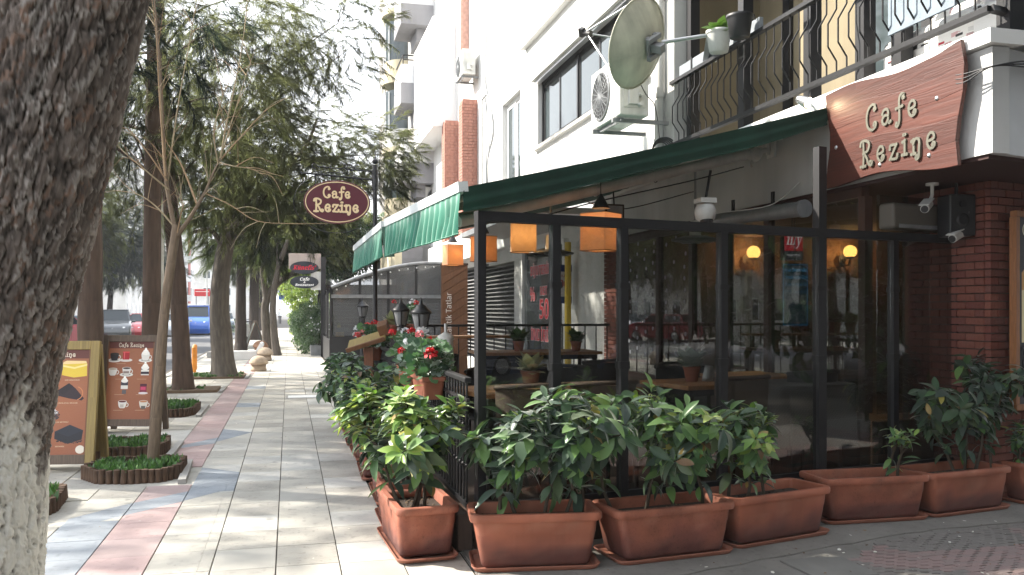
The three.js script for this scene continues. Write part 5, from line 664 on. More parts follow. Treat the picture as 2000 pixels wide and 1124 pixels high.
// a shrub of rosettes on branching stems; every leaf is a piece
function shrub(label, x, y, z, o) {
  const t = thing('potted_shrub', label, 'shrub', x, y, z, 0, 'evergreen shrubs in the terracotta planters'), st = []; let count = 0;
  const tips = [];
  const grow = (p, dir, len, r, gen) => {
    const end = p.clone().addScaledVector(dir, len), mid = p.clone().lerp(end, 0.5).add(V(rr(-1, 1) * len * 0.09, len * 0.04, rr(-1, 1) * len * 0.09));
    st.push(limb([p, mid, end], r, r * 0.6, 6, 6, 0.05)); tips.push([end, dir, gen]); tips.push([mid.clone().lerp(end, 0.3), dir, gen]); if (gen > 0 && rnd() < 0.7) tips.push([p.clone().lerp(mid, 0.6), dir, gen]);
    if (gen < o.gens) { const n = gen === 0 ? o.fork ?? 3 : 2 + (rnd() < 0.4); for (let i = 0; i < n; i++) { const d = dir.clone().multiplyScalar(0.8).add(V(rr(-1, 1) * o.spread * (o.sx ?? 1), rr(-0.35, 0.7), rr(-1, 1) * o.spread * (o.sz ?? 1))).normalize(); grow(end, d, len * rr(0.55, 0.85), r * 0.62, gen + 1); } }
  };
  for (let i = 0; i < o.stems; i++) grow(V((o.xs?.[i] ?? rr(-0.25, 0.25)), 0, rr(-0.05, 0.05)), V(rr(-0.4, 0.4) * (o.lean ?? 1) + (o.dx ?? 0), 1, rr(-0.35, 0.35) + (o.dz ?? 0)).normalize(), o.len * rr(0.95, 1.25), 0.014, 0);
  part(t, 'stems', mg(st), stemMat);
  tips.sort((a, b) => b[2] - a[2]);
  let top = -9; tips.forEach(([p]) => (top = Math.max(top, p.y)));
  const rest = {};
  for (const [p, dir, gen] of tips) {
    const dens = 1.12, freshTip = rnd() < o.fresh * (p.y > top * 0.6 ? 1.3 : 0.5), n = Math.round(dens * rr(5, 9) * (o.density ?? 1) * (gen === 0 ? 0.55 : 1));
    const q0 = new THREE.Quaternion().setFromUnitVectors(V(0, 1, 0), dir.clone().add(V(0, 0.6, 0)).normalize()), a0 = rnd() * 7;
    for (let i = 0; i < n; i++) {
      const a = a0 + i * 2.4 + rr(-0.3, 0.3), e = freshTip ? rr(0.3, 1.0) : rr(-0.85, 0.75), s = o.size * rr(0.6, 1.4) * (freshTip ? 0.72 : 1);
      const q = q0.clone().multiply(new THREE.Quaternion().setFromEuler(new THREE.Euler(-e, a, rr(-0.35, 0.35), 'YXZ')));
      const pool = rnd() < 0.025 ? leafMats.dead : freshTip && i > 1 ? leafMats.fresh : rnd() < (o.mid ?? 0.25) ? leafMats.mid : leafMats.dark, mk = pool[rnd() * pool.length | 0], k = rnd() * 4 | 0, pos = p.clone().addScaledVector(dir, rr(-0.05, 0.01)); pos.addScaledVector(V(0, 0, 1).applyQuaternion(q), 0.012);
      if (count < 300) { count++; const m = new THREE.Mesh(LEAF[k], mk); m.name = 'leaf'; m.position.copy(pos); m.quaternion.copy(q); m.scale.setScalar(s); m.castShadow = m.receiveShadow = true; t.add(m); }
      else (rest[mk.uuid] ??= [mk, []])[1].push(LEAF[k].clone().applyMatrix4(new THREE.Matrix4().compose(pos, q, V(s, s, s))));
    }
  }
  for (const [mk, L] of Object.values(rest)) part(t, 'leaves', L, mk).userData.kind = 'stuff';
  return t;
}
planter('terracotta trough standing endwise at the pavement corner of the terrace', 0.83, -5.36, 0.06, 0.4, 0.86, 0.34, C.terra2);
planter('large terracotta trough right of the pavement corner, its left end sunlit', 1.43, -4.98, -0.14, 0.8, 0.4, 0.34, C.terra);
planter('terracotta trough in front of the third screen panel, stained at its base', 2.34, -4.99, 0.11, 0.86, 0.4, 0.33, C.terra2);
planter('terracotta trough below the tall screen post, half covered by pale green leaves', 3.21, -5.2, 0.24, 0.9, 0.4, 0.33, C.terra);
planter('terracotta trough with bare soil and one sparse plant', 4.17, -5.5, -0.04, 0.88, 0.4, 0.33, C.terra2);
planter('terracotta trough under the dark bush by the brick wall', 5.05, -5.57, 0.15, 0.88, 0.4, 0.33, C.terra);
planter('last terracotta trough at the entrance, beside the wall menu board', 6.05, -5.76, 0.17, 0.85, 0.36, 0.33, C.terra2);
const sideZ = [-6.33, -7.35, -8.4, -9.45, -10.5, -11.55], sideL = ['second trough along the pavement railing, just behind the corner one', 'terracotta trough below the nearer red geraniums', 'terracotta trough beside the middle lantern post', 'terracotta trough beside the wooden menu lectern', 'terracotta trough below the farther red geraniums', 'farthest terracotta trough near the oval sign post'];
sideZ.forEach((z, i) => planter(sideL[i], 0.82 + (i % 2) * 0.03, z + 0.38, rr(-0.05, 0.05), 0.38, 0.86, 0.33, i % 2 ? C.terra : C.terra2));
shrub('sunlit glossy shrub with yellow green tips in the corner trough', 0.78, 0.27, -5.62, { stems: 4, xs: [-0.08, 0.0, 0.08, 0.02], len: 0.3, gens: 2, spread: 0.62, fresh: 0.68, size: 0.135, mid: 0.5, dx: -0.16, dz: 0.1, density: 1.1 });
shrub('big dark glossy shrub in front of the first two screen panels', 1.45, 0.26, -5.14, { stems: 5, xs: [-0.2, -0.1, 0.06, 0.18, 0.32], lean: 0.8, len: 0.31, gens: 2, spread: 0.7, fresh: 0.1, size: 0.13, density: 1.2, mid: 0.3, dx: 0.06 });
shrub('shrub with some yellow green tips in front of the third screen panel', 2.3, 0.25, -5.15, { stems: 4, xs: [-0.3, -0.1, 0.12, 0.3], len: 0.29, gens: 2, spread: 0.68, fresh: 0.32, size: 0.125, mid: 0.5 });
shrub('bright pale green shrub on the left half of the trough below the tall post', 2.98, 0.25, -5.28, { stems: 3, xs: [-0.12, 0.0, 0.14], len: 0.27, gens: 2, spread: 0.72, fresh: 0.5, size: 0.11, mid: 0.7 });
shrub('sparse young plant with few leaves in the bare trough', 4.42, 0.25, -5.64, { stems: 2, xs: [-0.06, 0.02], len: 0.23, gens: 1, spread: 0.6, fresh: 0.75, size: 0.095, mid: 0.8, density: 0.6, lean: 0.5, dx: -0.1 });
shrub('dark bush spreading over the trough by the brick wall', 5.2, 0.25, -5.76, { stems: 4, xs: [-0.1, 0.1, 0.22, 0.0], len: 0.34, gens: 2, spread: 0.8, fresh: 0.0, size: 0.12, mid: 0.08, density: 1.1 });
shrub('small leafy plant in the last trough beside the wall menu board', 5.85, 0.25, -5.8, { stems: 2, xs: [-0.15, 0.1], len: 0.2, gens: 1, spread: 0.8, fresh: 0.15, size: 0.1, mid: 0.6 });
const sideS = ['glossy shrub directly behind the corner shrub along the railing', 'leafy shrub under the nearer red geraniums', 'dark shrub beside the middle lantern post', 'dark shrub around the wooden menu lectern', 'dark shrub leaning over the pavement below the farther geraniums', 'dark shrub near the foot of the oval sign post'];
sideZ.forEach((z, i) => shrub(sideS[i], 0.76, 0.25, z, { stems: 4, len: i < 1 ? 0.25 : 0.28, gens: 2, spread: 0.66, fresh: [0.22, 0.2, 0.08, 0.06, 0.04, 0.02][i], size: 0.12, mid: 0.3, dx: -0.12, sz: 0.9, xs: [-0.07, 0.05, 0, 0.08] }));
// geranium boxes hooked on the railing
const petalR = M([0.62, 0.012, 0.02], 0.7, { transmission: 0.25 }), petalW = M([0.75, 0.76, 0.78], 0.7, { transmission: 0.25 }), petalP = M([0.6, 0.18, 0.2], 0.7, { transmission: 0.25 });
const roundLeaf = (() => { const n = 12, pos = [0, 0, 0], idx = []; for (let i = 0; i <= n; i++) { const a = -2.7 + 5.4 * i / n, r = 0.5 * (1 + 0.08 * Math.cos(i * 3.1)); pos.push(Math.sin(a) * r, 0.1 + 0.06 * Math.cos(i * 3.1), Math.cos(a) * r); if (i < n) idx.push(0, i + 1, i + 2); } const g = new THREE.BufferGeometry(); g.setAttribute('position', new THREE.Float32BufferAttribute(pos, 3)); g.setIndex(idx); g.computeVertexNormals(); return g; })();
const gerGreen = [lm([0.05, 0.13, 0.045], 0.3), lm([0.03, 0.09, 0.04], 0.3), lm([0.08, 0.19, 0.06], 0.35), lm([0.22, 0.3, 0.24], 0.2)];
function flowerBox(label, boxLabel, x, y, z, L, nl, heads) {
  const b = thing('flower_box', boxLabel, 'flower box', x, y, z, PI / 2); part(b, 'box', loftRect([[0, L * 0.86, 0.13, 0.02], [0.13, L * 0.94, 0.16, 0.025], [0.135, L, 0.19, 0.03], [0.165, L, 0.19, 0.03], [0.165, L - 0.04, 0.15, 0.02], [0.12, L - 0.05, 0.14, 0.02]]), C.terra); part(b, 'hook', [bar([-L * 0.3, 0.15, 0.09], [-L * 0.3, 0.2, 0.16], 0.008), bar([L * 0.3, 0.15, 0.09], [L * 0.3, 0.2, 0.16], 0.008)], C.iron);
  const t = thing('geranium', label, 'flowers', x, y + 0.12, z); const stems = [];
  for (let i = 0; i < nl; i++) { const a = rnd() * 7, h = Math.pow(rnd(), 0.7), s = rr(0.055, 0.09), m = new THREE.Mesh(roundLeaf, gerGreen[rnd() < 0.12 ? 3 : rnd() * 3 | 0]), px = Math.sin(a) * rr(0.03, 0.24) * (1 - h * 0.4), pz = rr(-1, 1) * (L / 2 + 0.08) * (1 - h * 0.35), py = 0.0 + h * 0.3; m.name = 'leaf'; m.position.set(px, py, pz); m.rotation.set(rr(-0.9, 0.9), a, rr(-0.9, 0.9)); m.scale.setScalar(s); m.castShadow = m.receiveShadow = true; t.add(m); if (i % 3 === 0) stems.push(bar([px * 0.3, 0.02, pz * 0.8], [px, py, pz], 0.004, 5)); }
  heads.forEach(([hx, hy, hz, c, r]) => { const g = []; for (let i = 0; i < 34; i++) { const u = rr(-0.5, 1), a = rnd() * 7, q = Math.sqrt(1 - u * u); g.push(tf(new THREE.CircleGeometry(r * 0.4, 6), Math.cos(a) * q * r, u * r, Math.sin(a) * q * r, rr(-1.5, 1.5), rnd() * 6)); } part(t, 'flower_head', g, c, hx, hy, hz); stems.push(bar([hx * 0.4, 0.05, hz * 0.9], [hx, hy, hz], 0.004, 5)); });
  part(t, 'stems', stems, midGreen); return t;
}
const heads = (n, L, s) => Array.from({ length: n }, (_, i) => [rr(-0.2, 0.14), rr(0.12, 0.36), rr(-1, 1) * L * 0.55, [petalR, petalR, petalW, petalR, petalP][(i + s) % 5], rr(0.025, 0.042)]);
flowerBox('red and white geraniums in the nearest railing box', 'terracotta box hooked on the railing next to the first black post', 1.02, 0.9, -6.55, 0.62, 240, heads(10, 0.62, 0));
flowerBox('red and white geraniums in the second railing box, half behind the nearest', 'terracotta box on the railing before the nearest lantern post', 1.0, 0.92, -7.3, 0.62, 220, heads(11, 0.62, 2));
flowerBox('red and white geraniums on the railing behind the wooden lectern', 'terracotta box on the railing behind the wooden lectern', 1.0, 0.95, -10.9, 0.9, 280, heads(15, 0.9, 1));
flowerBox('small red geraniums in the box on the far railing', 'dark flower box on the far railing behind the lantern posts', 1.6, 1.2, -12.15, 0.6, 70, heads(4, 0.5, 0));
// wooden menu lectern
{ const t = thing('menu_lectern', 'reddish wooden lectern with slanted top and block among the shrubs', 'lectern', 0.9, 0, -10.2, -0.15); part(t, 'post', rb(0.11, 1.12, 0.09, 0, 0.56, 0, 0.008), M([0.24, 0.085, 0.035], 0.6, { tex: 'wood', rx: 2 })); part(t, 'slanted_top', rb(0.46, 0.03, 0.36, -0.02, 1.2, 0, 0.006, 0.3, 0, 0.32), C.olive); part(t, 'lip', rb(0.46, 0.05, 0.03, -0.03, 1.16, 0.17, 0.006, 0.3, 0, 0.32), C.woodMid); part(t, 'block', rb(0.12, 0.14, 0.2, 0.17, 1.34, -0.02, 0.008, 0.3, 0, 0.32), C.woodMid); part(t, 'foot', bx(0.3, 0.04, 0.3, 0, 0.02, 0), C.woodDark); }
// ------------------------------------------------------------------ trees
// the big leaning pine next to the viewer: plated bark as relief, the foot of the trunk painted with lime
{
  const t = thing('big_pine_tree', 'huge leaning pine trunk with plated bark and whitewashed foot at the left edge', 'tree', -1.36, 0, -3.65);
  const path = new THREE.CatmullRomCurve3([[0, -0.1, 0], [0.03, 0.35, 0], [0.07, 0.75, 0.02], [0.115, 1.2, 0.035], [0.215, 1.64, 0.06], [0.345, 2.13, 0.09], [0.485, 2.7, 0.12], [0.7, 3.6, 0.16], [0.9, 4.6, 0.2], [1.05, 6, 0.2], [1.0, 8, 0.1], [0.9, 10, 0]].map((p) => V(...p)));
  const len = path.getLength(), nS = 900, nR = 420, pos = new Float32Array((nS + 1) * (nR + 1) * 3), col = new Float32Array(pos.length), uvs = new Float32Array((nS + 1) * (nR + 1) * 2), idx = [], P = V(), fr0 = path.computeFrenetFrames(60, false);
  const rad = (y) => 0.375 + 0.07 * Math.exp(-y * 2.2) - 0.014 * y;
  const cell = (u, v, pu) => { const i = Math.floor(u), j = Math.floor(v); let d1 = 9, d2 = 9, id = 0; for (let a = -1; a <= 1; a++) for (let b = -1; b <= 1; b++) { const ci = ((i + a) % pu + pu) % pu, cj = j + b, x = i + a + 0.15 + 0.7 * hash(ci, cj, 1) - u, y = j + b + 0.15 + 0.7 * hash(ci, cj, 2) - v, d = Math.hypot(x, y); if (d < d1) { d2 = d1; d1 = d; id = hash(ci, cj, 3); } else if (d < d2) d2 = d; } return [d2 - d1, id, d1]; };
  const up = V(0, 1, 0), PU = 34;
  for (let s = 0; s <= nS; s++) {
    const tt = Math.pow(s / nS, 2.1); path.getPointAt(tt, P); const T3 = path.getTangentAt(tt), N = V(1, 0, 0).addScaledVector(T3, -T3.x).normalize(), B = T3.clone().cross(N), y = P.y;
    for (let j = 0; j <= nR; j++) {
      const a = (j % nR) / nR * 2 * PI, un = (j % nR) / nR, w = fbm(un, y * 0.11, 16, 3, 41) - 0.5, w2 = vnoise(un * 60, y * 22, 60, 6) - 0.5;
      const w3 = vnoise(un * 170, y * 60, 170, 16) - 0.5, u = un * PU + w * 2.0 + w2 * 0.5 + w3 * 0.22, v = y * 8 + (fbm(un, y * 0.13, 12, 3, 77) - 0.5) * 3 + w2 * 0.5 + w3 * 0.35;
      const [e, id, dd] = cell(u, v, PU), [e2, id2] = cell(u * 3 + 5 + w3, v * 3 + w3 + w2, PU * 3), edge = Math.min(1, e * 5.5), fine = vnoise(un * 220, y * 46, 220, 8), lay = Math.floor((dd + 0.25 * fine) * 5) / 5;
      const grain = vnoise(un * 330, y * 30, 330, 18), h = 0.013 * Math.sqrt(edge) * (0.65 + 0.45 * id) + 0.008 * Math.min(1, e2 * 9) * id2 + 0.003 * (fine - 0.3) + 0.005 * grain - 0.005 * lay, r = rad(y) + h - 0.02 + 0.018 * Math.sin(3 * a + y * 0.8);
      const o = (s * (nR + 1) + j) * 3, c = Math.cos(a) * r, sn = Math.sin(a) * r; pos[o] = P.x + N.x * c + B.x * sn; pos[o + 1] = P.y + N.y * c + B.y * sn; pos[o + 2] = P.z + N.z * c + B.z * sn;
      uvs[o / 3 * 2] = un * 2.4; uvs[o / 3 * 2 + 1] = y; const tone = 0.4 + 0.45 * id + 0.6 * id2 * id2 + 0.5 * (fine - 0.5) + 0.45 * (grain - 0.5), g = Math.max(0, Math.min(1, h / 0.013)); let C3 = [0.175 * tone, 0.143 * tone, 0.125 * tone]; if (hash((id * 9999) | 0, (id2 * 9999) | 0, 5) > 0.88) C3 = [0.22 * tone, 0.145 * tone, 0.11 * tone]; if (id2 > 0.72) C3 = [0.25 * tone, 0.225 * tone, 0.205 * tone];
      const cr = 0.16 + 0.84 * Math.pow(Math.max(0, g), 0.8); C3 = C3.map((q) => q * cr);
      const k = Math.max(0, Math.min(1, (1.4 - y + (fine - 0.5) * 0.35 + w * 1.0) * 1.5)), wear = vnoise(un * 90, y * 16, 90, 12) * 0.6 + fine * 0.4, paint = Math.max(0, Math.min(1, (k * 1.25 - wear * 0.95) * 3)) * Math.min(1, 0.02 + g * 1.25);
      for (let q = 0; q < 3; q++) col[o + q] = C3[q] * (1 - paint) + [0.7, 0.68, 0.62][q] * paint;
      if (s < nS && j < nR) { const A = s * (nR + 1) + j; idx.push(A, A + nR + 1, A + 1, A + 1, A + nR + 1, A + nR + 2); }
    }
  }
  const g = new THREE.BufferGeometry(); g.setAttribute('position', new THREE.BufferAttribute(pos, 3)); g.setAttribute('color', new THREE.BufferAttribute(col, 3)); g.setAttribute('uv', new THREE.BufferAttribute(uvs, 2)); g.setIndex(idx); g.computeVertexNormals(); g.userData.keep = true;
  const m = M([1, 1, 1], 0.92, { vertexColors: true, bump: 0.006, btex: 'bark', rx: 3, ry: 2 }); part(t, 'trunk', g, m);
  part(t, 'limb', mg([limb([[0.9, 5.2, 0.2], [2.6, 6.2, 1.8], [5.2, 7.0, 3.6], [9.0, 7.2, 5.4]], 0.16, 0.04), limb([[1.0, 5.6, 0.2], [2.0, 6.4, 3.2], [2.4, 6.8, 6.6]], 0.13, 0.04), limb([[1.0, 6, 0.2], [0.2, 7.4, -0.8], [-1.4, 8.4, -1.6]], 0.14, 0.04), limb([[0.95, 7, 0.1], [1.6, 8.6, -1.4], [2.4, 9.6, -2.4]], 0.12, 0.04)]), M([0.11, 0.08, 0.065], 0.95, { tex: 'bark', rx: 2, bump: 0.02 }));
  globalThis.bigPine = t;
}
const barkBrown = M([0.115, 0.074, 0.052], 0.95, { tex: 'bark', rx: 1.2, ry: 0.6, bump: 0.012 }), barkGrey = M([0.16, 0.135, 0.11], 0.95, { tex: 'bark', rx: 1.3, ry: 0.9, bump: 0.015 }), barkDark = M([0.06, 0.045, 0.038], 0.95, { tex: 'bark', rx: 1.2, ry: 0.6, bump: 0.012 }), barkPale = M([0.235, 0.17, 0.115], 0.9, { tex: 'bark', rx: 4, ry: 2, bump: 0.004 }), twig = M([0.3, 0.2, 0.115], 0.85), twigPale = M([0.3, 0.24, 0.15], 0.8);
// drooping sprays of thin needles, and sprays of small broad leaves
const needleSpray = (n, L, nl, w, droop) => { const pos = [], nor = []; for (let i = 0; i < n; i++) { const t = rnd(), bxp = [rr(-0.03, 0.03), -droop * t * t * L, t * L], a = rnd() * 7, e = rr(0.15, 0.9), d = V(Math.cos(a) * Math.sin(e), Math.sin(a) * Math.sin(e) - 0.45, Math.cos(e) * 0.8).normalize(), l = nl * rr(0.6, 1.2), s = d.clone().cross(V(rr(-1, 1), rr(-1, 1), rr(-1, 1))).normalize().multiplyScalar(w / 2), p = V(...bxp), q = p.clone().addScaledVector(d, l); q.y -= l * 0.22; pos.push(p.x - s.x, p.y - s.y, p.z - s.z, p.x + s.x, p.y + s.y, p.z + s.z, q.x, q.y, q.z); const nn = d.clone().cross(s).normalize(); for (let k = 0; k < 3; k++) nor.push(nn.x, nn.y, nn.z); } const g = new THREE.BufferGeometry(); g.setAttribute('position', new THREE.Float32BufferAttribute(pos, 3)); g.setAttribute('normal', new THREE.Float32BufferAttribute(nor, 3)); g.setAttribute('uv', new THREE.Float32BufferAttribute(new Float32Array(pos.length / 3 * 2), 2)); return g; };
const SPR = [needleSpray(64, 0.6, 0.22, 0.008, 0.5), needleSpray(64, 0.5, 0.15, 0.009, 0.2), needleSpray(64, 0.7, 0.3, 0.017, 0.6)];
const broadSpray = (() => { const L = []; for (let i = 0; i < 16; i++) { const l = leafGeo(0.5, 0.3, 0.2, 3); l.scale(0.11, 0.11, 0.11); L.push(tf(l, rr(-0.09, 0.09), rr(-0.08, 0.08), rr(0, 0.3), rr(-0.8, 0.9), rnd() * 7, rr(-0.6, 0.6))); } return mg(L); })();
const needleMat = M([1, 1, 1], 1, { transmission: 0.6 }), broadMat = M([1, 1, 1], 0.95, { transmission: 0.35, clearcoat: 0.3, clearcoatRoughness: 0.35 });
const TONE = { pine: [[0.24, 0.33, 0.12], [0.62, 0.72, 0.3]], pale: [[0.38, 0.46, 0.17], [0.78, 0.86, 0.4]], blue: [[0.06, 0.11, 0.085], [0.17, 0.25, 0.18]], broad: [[0.02, 0.06, 0.02], [0.06, 0.14, 0.035]], lime: [[0.16, 0.27, 0.03], [0.4, 0.5, 0.08]], hedge: [[0.025, 0.065, 0.025], [0.09, 0.17, 0.045]], shade: [[0.12, 0.19, 0.06], [0.36, 0.46, 0.17]] };
function crown(parent, clumps, tone, geo, density, name = 'crown', mat = needleMat, size = 1) {
  const [lo, hi] = TONE[tone], list = []; const O = parent.position;
  for (let [x, y, z, rx, ry, rz] of clumps) { rx *= 1.2; ry *= 1.2; rz *= 1.2; const n = Math.round(0.95 * density * rx * ry * rz * 4.2 * 0.35 + density * (rx * ry + ry * rz) * 0.55); for (let i = 0; i < n; i++) { let d = V(rr(-1, 1), rr(-1, 1), rr(-1, 1)); if (d.lengthSq() > 1) { i--; continue; } const l = d.length(); d.multiplyScalar(Math.pow(l, 0.4) / (l || 1)); const lump = vnoise(d.x * 2.2 + x * 3 + 50, d.y * 2.2 + d.z * 3 + z + 50, 256, 9); if (lump < 0.36) continue; list.push([x + d.x * rx * (0.8 + 0.4 * lump), y + d.y * ry * (0.8 + 0.4 * lump), z + d.z * rz * (0.8 + 0.4 * lump), d, lump]); } }
  const m = new THREE.InstancedMesh(geo, mat, list.length), c = new THREE.Color(), q = new THREE.Quaternion(), mm = new THREE.Matrix4();
  list.forEach(([x, y, z, d, lump], i) => { const yaw = Math.atan2(d.x, d.z) + rr(-1.1, 1.1), pitch = rr(-0.5, 0.7) - d.y * 0.5; q.setFromEuler(new THREE.Euler(pitch, yaw, rr(-0.6, 0.6), 'YXZ')); const s = size * rr(0.7, 1.3); mm.compose(V(x - O.x, y - O.y, z - O.z), q, V(s, s, s)); m.setMatrixAt(i, mm); const k = Math.pow(rnd(), 1.4) * 0.75 + (lump - 0.36) * 0.5; c.setRGB(...lo.map((a, j) => a + (hi[j] - a) * k)); m.setColorAt(i, c); });
  m.name = name; m.castShadow = m.receiveShadow = true; m.userData.kind = 'stuff'; parent.add(m); return m;
}
function tree(label, pts, r0, r1, bark, o = {}) {
  const p0 = pts[0], t = thing(o.name ?? 'street_tree', label, 'tree', p0[0], 0, p0[2]); const rel = (L) => L.map(([x, y, z]) => V(x - p0[0], y, z - p0[2]));
  part(t, 'trunk', keep(limb(rel(pts), r0, (k) => (r0 + (r1 - r0) * k) * (1 + 0.28 * Math.exp(-k * 26)), o.seg ?? 60, 28, 0.085, p0[2])), bark);
  (o.limbs ?? []).forEach(([L, a, b]) => part(t, 'limb', keep(limb(rel(L), a, b, 24, 9, 0.05, a * 90)), bark));
  // a thin limb from the trunk to every clump of the crown
  const auto = []; for (const cl of o.clumps ?? []) { const [x, y, z] = cl; let best = pts[1], bd = 1e9; const c = new THREE.CatmullRomCurve3(pts.map((p) => V(...p))); for (let k = 0.3; k <= 1; k += 0.05) { const q = c.getPoint(k), d = q.distanceTo(V(x, y - 1.2, z)); if (d < bd) { bd = d; best = [q.x, q.y, q.z]; } } auto.push(limb(rel([best, [(best[0] + x) / 2, (best[1] + y) / 2 + 0.25, (best[2] + z) / 2], [x, y, z]]), 0.03, 0.009, 12, 6, 0.05)); for (let w = 0; w < 3; w++) auto.push(limb(rel([[x, y, z], [x + rr(-0.4, 0.4) * cl[3], y + rr(0, 0.4), z + rr(-0.4, 0.4) * cl[5]], [x + rr(-0.9, 0.9) * cl[3], y + rr(-0.7, 0.8) * cl[4], z + rr(-0.9, 0.9) * cl[5]]]), 0.009, 0.003, 6, 5, 0.05)); }
  if (auto.length) part(t, 'branches', keep(auto), bark).userData.kind = 'stuff';
  if (o.clumps) crown(t, o.clumps, o.tone ?? 'pine', o.geo ?? SPR[0], o.density ?? 60, 'crown', o.mat ?? needleMat, o.size ?? 1);
  return t;
}
crown(bigPine, [[1.6, 7.2, -2.9, 1.6, 0.9, 1.6], [-2.4, 8.0, -5.2, 1.7, 1, 1.6], [0.9, 9, -6, 1.5, 0.9, 1.4], [-0.8, 9.6, -3.4, 2, 1, 1.8], [1, 6.6, -0.8, 1.8, 0.9, 1.7], [3.6, 7.2, -1.8, 1.9, 0.9, 1.8], [5.8, 7.6, 0.4, 2, 1, 1.9], [2.6, 6.9, 2, 2, 1, 1.9], [7.8, 7.2, -1.2, 1.9, 0.9, 1.8], [0, 7, 4, 2, 1, 1.9], [5, 6.6, 4, 2, 1, 1.9], [8.6, 7.4, 2.6, 2, 1, 1.9]], 'pine', SPR[2], 38);
tree('straight reddish brown trunk rising behind the cake menu board', [[-2.41, 0, -11.97], [-2.42, 1.6, -11.98], [-2.43, 2.9, -11.98], [-2.46, 4.8, -12], [-2.5, 7, -12], [-2.5, 9, -12]], 0.155, 0.1, barkBrown, { tone: 'blue', clumps: [[-2.9, 4.6, -12.6, 0.8, 0.7, 0.9], [-2.0, 5.6, -12.6, 0.9, 0.8, 1], [-3.4, 6.2, -12.0, 1.1, 0.9, 1.1], [-4.4, 4.7, -11.3, 1.2, 0.6, 1.1], [-5.6, 5.6, -13.5, 1.3, 0.7, 1.2], [-7.2, 6.7, -15.2, 1.5, 0.8, 1.4], [-6.6, 7.6, -12.6, 1.4, 0.8, 1.2]], density: 54 });
tree('dark straight trunk behind the drinks menu board', [[-2.13, 0, -15], [-2.14, 1.6, -15], [-2.13, 3.25, -15], [-2.11, 5.3, -15], [-2.08, 8.2, -15], [-2.08, 10, -15]], 0.15, 0.09, barkBrown, { tone: 'pale', clumps: [[-2.5, 4.5, -15.2, 0.9, 0.7, 0.9], [-1.2, 5.2, -15.6, 1.0, 0.8, 1.0], [-2.6, 5.9, -15.4, 1.2, 0.9, 1.1], [-0.9, 6.5, -16.2, 1.0, 0.7, 1.0], [-4.6, 5.0, -16.4, 1.3, 0.7, 1.2], [-6.0, 6.3, -18.2, 1.4, 0.8, 1.3], [-7.6, 7.4, -19.4, 1.5, 0.8, 1.4]], density: 54 });
tree('brown trunk beside the orange kerb bollards', [[-1.96, 0, -17.74], [-2.02, 1.13, -17.76], [-2.07, 2.2, -17.77], [-2.18, 3.4, -17.8], [-2.3, 5.06, -17.83], [-2.4, 6.9, -17.86], [-2.46, 8.7, -17.87]], 0.17, 0.09, barkBrown, { tone: 'pale', clumps: [[-2.0, 4.2, -18.2, 1.1, 0.7, 1.0], [-1.0, 5.0, -18.6, 1.1, 0.8, 1.0], [-1.9, 6.0, -18.4, 1.3, 0.9, 1.2], [-0.8, 6.5, -18.0, 1.0, 0.7, 1.0], [-3.9, 4.8, -20.2, 1.2, 0.7, 1.2], [-5.4, 5.8, -22.5, 1.4, 0.8, 1.4], [-7.2, 7.2, -25, 1.5, 0.9, 1.5], [-1.0, 7.6, -17.6, 1.2, 0.7, 1.2]], density: 54 });
tree('thick mottled leaning trunk standing at the pavement edge', [[-1.44, 0, -21.12], [-1.51, 0.92, -21.14], [-1.56, 1.75, -21.15], [-1.47, 2.82, -21.13], [-1.31, 3.52, -21.09], [-1.2, 4.6, -21], [-1.2, 6.5, -21]], 0.255, 0.1, barkGrey, { tone: 'pale', limbs: [[[[-1.46, 3.0, -21.05], [-1.75, 3.4, -21.1], [-2.12, 3.36, -21.19]], 0.07, 0.04], [[[-1.3, 3.4, -20.9], [-0.71, 3.92, -20.31], [-0.04, 4.73, -20.14], [0.4, 5.3, -20.03], [0.62, 5.87, -19.97]], 0.09, 0.025]], clumps: [[-0.9, 3.9, -20.6, 0.9, 0.5, 0.8], [-0.2, 4.4, -20.2, 1.1, 0.7, 1.0], [0.7, 4.7, -20.0, 1.1, 0.8, 0.9], [1.5, 5.1, -20.2, 1.0, 0.7, 0.8], [2.1, 5.2, -20.4, 0.6, 0.5, 0.6], [0.5, 5.7, -19.8, 1.1, 0.6, 1.0], [-0.8, 5.4, -20.4, 1.0, 0.7, 1.0], [1.8, 4.4, -20.6, 0.7, 0.5, 0.6], [0.4, 3.8, -20.6, 0.8, 0.4, 0.7], [-1.6, 4.6, -20.8, 0.9, 0.6, 0.9], [0.9, 7.0, -16.8, 0.8, 0.6, 0.7], [0.3, 6.7, -17.4, 0.8, 0.6, 0.8], [0.9, 6.3, -16.6, 0.5, 0.35, 0.5]], density: 85, geo: SPR[1] });
tree('slim dark trunk farther along the pavement edge', [[-1.7, 0, -33.2], [-1.7, 2.4, -33.2], [-1.66, 5, -33.2], [-1.6, 8, -33.2]], 0.2, 0.1, barkDark, { tone: 'shade', geo: SPR[2], clumps: [[-1.2, 4.4, -33, 1.6, 0.8, 1.4], [-0.2, 5.0, -33.4, 1.5, 0.9, 1.4], [-2.4, 5.6, -33, 1.6, 1, 1.5], [0.5, 6.4, -33, 1.6, 0.9, 1.5]], density: 34 });
tree('curved thin trunk leaning over the far pavement', [[-0.41, 0, -31.08], [-0.51, 0.97, -31.1], [-0.53, 1.85, -31.1], [-0.32, 3.1, -31.05], [0.19, 4.5, -30.9], [0.62, 5.56, -30.8]], 0.13, 0.05, barkGrey, { tone: 'shade', geo: SPR[2], clumps: [[0.1, 4.3, -31, 1.1, 0.6, 1], [0.9, 5.0, -31, 1.0, 0.7, 1], [-0.4, 3.9, -31.4, 0.9, 0.5, 0.9]], density: 34 });
